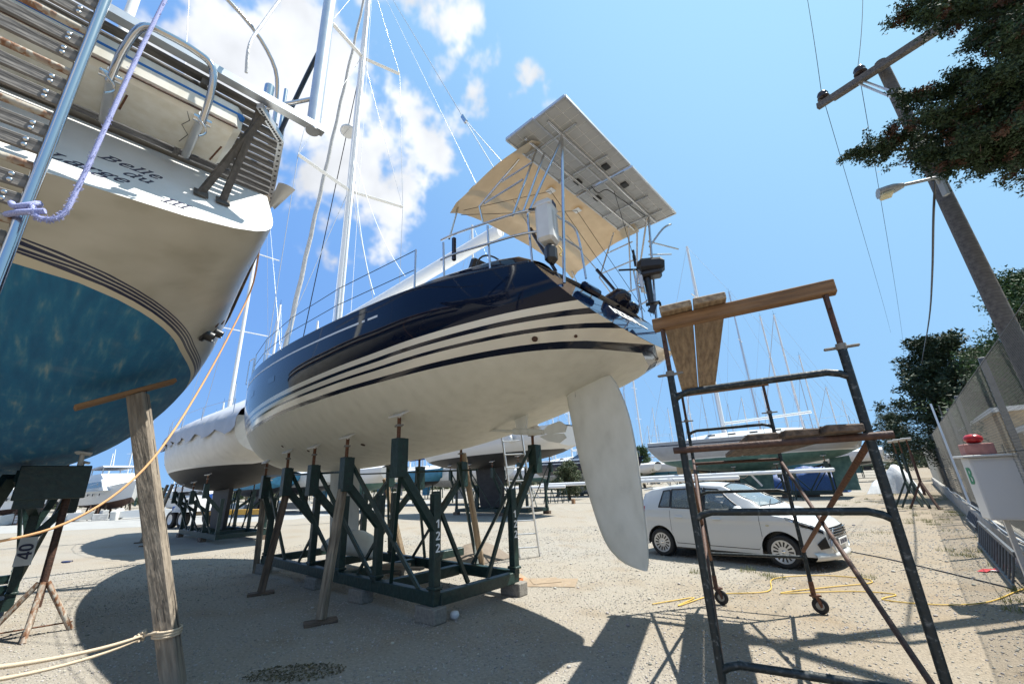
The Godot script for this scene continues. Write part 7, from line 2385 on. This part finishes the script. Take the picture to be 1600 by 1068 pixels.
func cypress(label: String, at: Vector3, hgt: float, rad: float, m: Material, seedn: int, n_br := 70, group := "trees beyond the fence") -> void:
	var r := RandomNumberGenerator.new(); r.seed = seedn
	var t := thing("conifer_tree", label, "tree", Transform3D(Basis.IDENTITY, at), group)
	var tr := MB.new()
	tr.tube([Vector3.ZERO, Vector3(0.05, hgt * 0.35, 0.04), Vector3(-0.03, hgt * 0.7, 0), Vector3(0, hgt * 0.95, 0)], 0.16, 8, 0.02)
	var cr := MB.new()
	for k in n_br:
		var f := pow(r.randf(), 0.8)
		var y0 := hgt * lerpf(0.12, 0.94, f)
		var len := rad * (1.05 - 0.8 * f) * r.randf_range(0.6, 1.15)
		var a := r.randf() * TAU
		var tip := Vector3(cos(a) * len, y0 + len * r.randf_range(0.2, 0.55), sin(a) * len)
		tr.tube([Vector3(0, y0, 0), Vector3(cos(a) * len * 0.5, y0 + len * 0.1, sin(a) * len * 0.5), tip], 0.03, 4, 0.006)
		for j in 7:
			var s := 0.25 + 0.8 * j / 6.0
			var c := Vector3(cos(a) * len * s, lerpf(y0, tip.y, s * s), sin(a) * len * s)
			leaf_clump(cr, r, c + Vector3(r.randfn(), r.randfn(), r.randfn()) * 0.1, rad * 0.16 * (1.25 - 0.5 * s), 46, 0.14)
	part("trunk", tr, M.bark, t)
	part("crown", cr, m, t)

func make_trees() -> void:
	cypress("dark bushy cypress behind the fence, nearest the yard jacks", yp(-7.4, 0, -25.5), 8.0, 3.1, M.leaf_cyp, 1, 170)
	cypress("dark cypress with pointed tip behind the fence", yp(-9.3, 0, -28.5), 7.6, 3.0, M.leaf_cyp, 2, 150)
	cypress("broad green pine towering over the fence", yp(-10.2, 0, -17.5), 8.2, 3.6, M.leaf_pine, 3, 230)
	cypress("smaller dark conifer between cypress and pine", yp(-9.3, 0, -21.5), 6.0, 2.8, M.leaf_cyp, 4, 120)
	cypress("distant dark tree at the end of the fence", yp(-4.5, 0, -62.0), 7.5, 3.6, M.leaf_cyp, 5, 80)
	cypress("second distant tree at the end of the fence, paler green", yp(-9.0, 0, -56.0), 8.0, 3.6, M.leaf_pine, 6, 80)
	cypress("round olive bush beyond the black-bottomed white yacht", yp(17.5, 0, -27.0), 3.2, 1.8, M.leaf_olive, 7, 60, "")
	cypress("small green tree behind the masts near red-roofed house", yp(24.0, 0, -55.0), 6.0, 2.6, M.leaf_pine, 8, 60, "trees far behind the boats")
	cypress("low green tree behind the flybridge motor yacht", Vector3(-44, 0, -62), 9.0, 4.0, M.leaf_pine, 9, 70, "trees far behind the boats")
	cypress("green tree between the motor yachts across the road", Vector3(-36, 0, -58), 6.5, 3.4, M.leaf_pine, 10, 70, "trees far behind the boats")
	# a far belt of trees round the yard
	var fb := MB.new()
	var rr := RandomNumberGenerator.new(); rr.seed = 5
	for i in 900:
		var az := lerpf(-1.35, 1.0, rr.randf())
		var dd := rr.randf_range(185.0, 230.0)
		var hh := 3.0 + 2.4 * absf(sin(az * 9.0)) + 1.5 * rr.randf()
		for j in 9:
			leaf_clump(fb, rr, Vector3(sin(az) * dd, hh * rr.randf(), -cos(az) * dd), 1.6, 5, 1.3)
	var belt := struct("far_woods", fb, M.leaf_olive, "stuff")
	belt.set_meta("label", "far belt of olive green trees beyond the boat yard"); belt.set_meta("category", "woods")
	# overhanging conifer at the right: trunk out of the picture, boughs reach into it
	var r := RandomNumberGenerator.new(); r.seed = 77
	var at := Vector3(9.6, 0, -4.2)
	var t := thing("overhanging_conifer", "near dark conifer with browned boughs hanging in front of the utility pole", "tree", Transform3D(Basis.IDENTITY, at))
	var tr := MB.new()
	tr.tube([Vector3.ZERO, Vector3(0.1, 3, 0), Vector3(0, 6, 0.1), Vector3(0.1, 10, 0)], 0.24, 10, 0.06)
	var cr := MB.new()
	var dry := MB.new()
	# boughs: tip pixel and distance from the camera, origin height on the trunk
	var tips := [[1335, 235, 7.4, 4.4], [1385, 215, 7.3, 4.6], [1420, 150, 7.4, 5.4], [1440, 245, 7.2, 4.4], [1490, 250, 7.2, 4.2], [1500, 120, 7.6, 6.0], [1560, 245, 7.4, 4.2], [1450, 180, 7.0, 5.0], [1530, 180, 7.6, 5.0], [1585, 140, 7.8, 5.6], [1420, 15, 7.6, 7.2], [1450, 20, 7.4, 7.4], [1500, 10, 7.8, 7.2], [1560, 40, 7.6, 7.0], [1600, 90, 7.8, 6.2], [1620, 200, 7.6, 4.8], [1610, 20, 8.0, 7.4], [1530, 60, 7.9, 6.6], [1480, 195, 7.5, 4.8], [1570, 200, 7.2, 4.8], [1600, 235, 7.8, 4.4], [1640, 130, 7.8, 6.0], [1550, 130, 7.1, 5.8], [1590, 180, 7.0, 5.2], [1580, 60, 7.3, 6.8], [1610, 140, 7.4, 5.8], [1545, 215, 7.7, 4.6], [1510, 215, 7.0, 4.6]]
	for q in tips:
		var tip := px_at(q[0], q[1], q[2]) - at
		var org := Vector3(0, q[3], 0)
		var midp := org.lerp(tip, 0.5) + Vector3(0, 0.35, 0)
		var path := smooth_path([org, midp, tip], 8)
		tr.tube(path, 0.055, 5, 0.008)
		var n := path.size()
		for i in range(4, n):
			var f := float(i) / (n - 1)
			var c: Vector3 = path[i]
			for j in 9:
				var dd := Vector3(r.randfn(), r.randfn() * 0.6 - 0.15, r.randfn()).normalized()
				var ln := lerpf(0.62, 0.2, f * f) * r.randf_range(0.5, 1.1)
				var e := c + dd * ln
				if r.randf() < 0.5:
					tr.bar(c, e, 0.008, 0.008)
				var tgt := dry if r.randf() < 0.12 else cr
				for s in 5:
					leaf_clump(tgt, r, c.lerp(e, 0.25 + 0.19 * s), 0.075, 20, 0.034, 0.1)
	part("trunk", tr, M.bark, t)
	part("crown", cr, M.leaf, t)
	part("browned_twigs", dry, leafy(Color(0.07, 0.03, 0.012)), t)

func make_pole() -> void:
	var at := px_at(1470, 260, 1.0)
	var base := Vector3(7.46, 0, -5.9)
	var t := thing("utility_pole", "grey wooden utility pole with double crossarm and street lamp behind the fence", "utility pole", Transform3D(Basis.IDENTITY, base))
	var mb := MB.new()
	mb.cyl(Vector3(0, 0, 0), Vector3(-0.1, 9.05, -0.1), 0.14, 0.095, 14)
	part("pole", mb, M.pole_wood, t)
	# crossarm runs along the direction from its left end to its right end
	var a := px_at(1290, 160, 11.9) - base
	var b := px_at(1490, 30, 11.4) - base
	for s in [1.0, -1.0]:
		var off: Vector3 = Vector3(0.09, 0.0, 0.1) * s
		mb = MB.new(); mb.bar(a + off, b + off, 0.09, 0.12)
		part("crossarm", mb, M.pole_wood, t)
	var ins := [[1292, 152, 0.0], [1355, 107, 0.34], [1480, 22, 0.97]]
	for q in ins:
		var c := a.lerp(b, q[2]) + Vector3(0, 0.06, 0)
		mb = MB.new(); mb.lathe([Vector2(0.02, 0), Vector2(0.03, 0.04), Vector2(0.11, 0.06), Vector2(0.1, 0.1), Vector2(0.06, 0.11), Vector2(0.1, 0.15), Vector2(0.08, 0.2), Vector2(0.03, 0.24), Vector2(0, 0.25)], c, Vector3.UP, 14)
		part("insulator", mb, M.insul, t)
	mb = MB.new()
	var m1 := a.lerp(b, 0.3) + Vector3(0, -0.06, 0)
	mb.bar(m1, Vector3(-0.08, 8.0, -0.05), 0.03, 0.03)
	mb.bar(m1 + Vector3(0.05, 0, 0.05), Vector3(-0.02, 7.95, 0.05), 0.03, 0.03)
	part("crossarm_brace", mb, M.alu, t)
	# street lamp on a curved arm
	var arm := Node3D.new(); arm.name = "street_lamp"; t.add_child(arm)
	var l0 := px_at(1476, 295, 9.9) - base
	var l1 := px_at(1462, 278, 9.85) - base
	var l2 := px_at(1412, 289, 9.7) - base
	var l3 := px_at(1372, 303, 9.6) - base
	mb = MB.new(); mb.tube(smooth_path([l0, l1.lerp(l0, 0.35), l1, l1.lerp(l2, 0.4), l2]), 0.025, 8)
	part("arm", mb, M.lamp_grey, arm)
	var lx := (l3 - l2).normalized()
	var lz := lx.cross(Vector3.UP).normalized()
	var ly := lz.cross(lx)
	mb = MB.new()
	var g := []
	for i in 6:
		var f := i / 5.0
		var w := lerpf(0.05, 0.13, minf(1, f * 2.2))
		var hh := lerpf(0.04, 0.075, minf(1, f * 2.2))
		var row := []
		for k in 8:
			var an := TAU * k / 8 + PI / 8
			row.append(l2.lerp(l3, f) + lz * cos(an) * w + ly * sin(an) * hh)
		g.append(row)
	mb.grid(g, false, true)
	for k in 8:
		mb.tri(g[5][k], g[5][(k + 1) % 8], l3)
	part("housing", mb, M.lamp_grey, arm)
	mb = MB.new(); mb.box(l2.lerp(l3, 0.72) - ly * 0.075, Vector3((l3 - l2).length() * 0.5, 0.06, 0.2), Basis(lx, ly, lz), 0.02)
	part("lamp_bowl", mb, M.lamp_glass, arm)
	mb = MB.new(); mb.box(px_at(1473, 290, 9.85) - base, Vector3(0.05, 0.35, 0.08)); part("bracket", mb, M.lamp_grey, arm)
	# wires and a hanging cable
	var wires := [[a.lerp(b, 0.0) + base + Vector3(0, 0.3, 0), px_at(1262, 0, 16.0) + (px_at(1262, 0, 16.0) - (a + base)) * 0.6], [a.lerp(b, 0.34) + base + Vector3(0, 0.3, 0), px_at(1348, 0, 16.0) + (px_at(1348, 0, 16.0) - (a.lerp(b, 0.34) + base)) * 0.6], [a + base + Vector3(0, 0.3, 0), px_at(1392, 520, 70.0)], [a.lerp(b, 0.34) + base + Vector3(0, 0.3, 0), px_at(1412, 560, 80.0)]]
	var k2 := 0
	for q in wires:
		mb = MB.new(); mb.tube(sag(q[0], q[1], 0.15 if k2 < 2 else 1.0, 20), 0.006, 5)
		solo("power_line", mb, M.dark_wire, "thin overhead wire running from the utility pole's crossarm", "wire", Transform3D.IDENTITY, "overhead wires of the utility pole")
		k2 += 1
	mb = MB.new(); mb.tube(smooth_path([px_at(1462, 278, 9.9), px_at(1459, 340, 10.5), px_at(1457, 430, 12.5), px_at(1452, 500, 17.0), px_at(1442, 560, 26.0), px_at(1440, 575, 34.0)]), 0.018, 6)
	solo("hanging_cable", mb, M.black, "thick black cable hanging from the street lamp down to trees", "cable")
const CAM_B := Basis(Vector3(0.99887, -0.045045, -0.015122), Vector3(0.047516, 0.946934, 0.317897), Vector3(0.0, -0.318256, 0.948005))
func _ready() -> void:
	rng.seed = 1
	var cam := Camera3D.new()
	cam.name = "camera"
	cam.transform = Transform3D(CAM_B, Vector3(0, 1.71, 0))
	cam.fov = 2.0 * rad_to_deg(atan(534.0 / 650.0))
	cam.near = 0.05
	cam.far = 900.0
	add_child(cam)
	cam.current = true
	var we := WorldEnvironment.new()
	we.name = "world_environment"
	var e := Environment.new()
	e.background_mode = Environment.BG_SKY
	e.sky = make_sky()
	e.tonemap_mode = Environment.TONE_MAPPER_LINEAR
	e.tonemap_exposure = 1.95
	e.sdfgi_enabled = true
	e.ssao_enabled = true
	e.ssil_enabled = true
	we.environment = e
	add_child(we)
	var sun := DirectionalLight3D.new()
	sun.name = "sun"
	sun.light_energy = 1.6
	sun.light_color = Color(1.0, 0.985, 0.95)
	sun.light_angular_distance = 0.5
	sun.shadow_enabled = true
	add_child(sun)
	sun.look_at_from_position(SUN, Vector3.ZERO, Vector3.UP)
	make_materials()
	make_ground()
	make_fence()
	make_trees()
	make_yacht()
	make_cradle()
	make_left_boat()
	make_left_supports()
	make_scaffold()
	make_car()
	make_background_boats()
	make_background_bits()
	make_stern_things()
	make_props()
	make_pole()
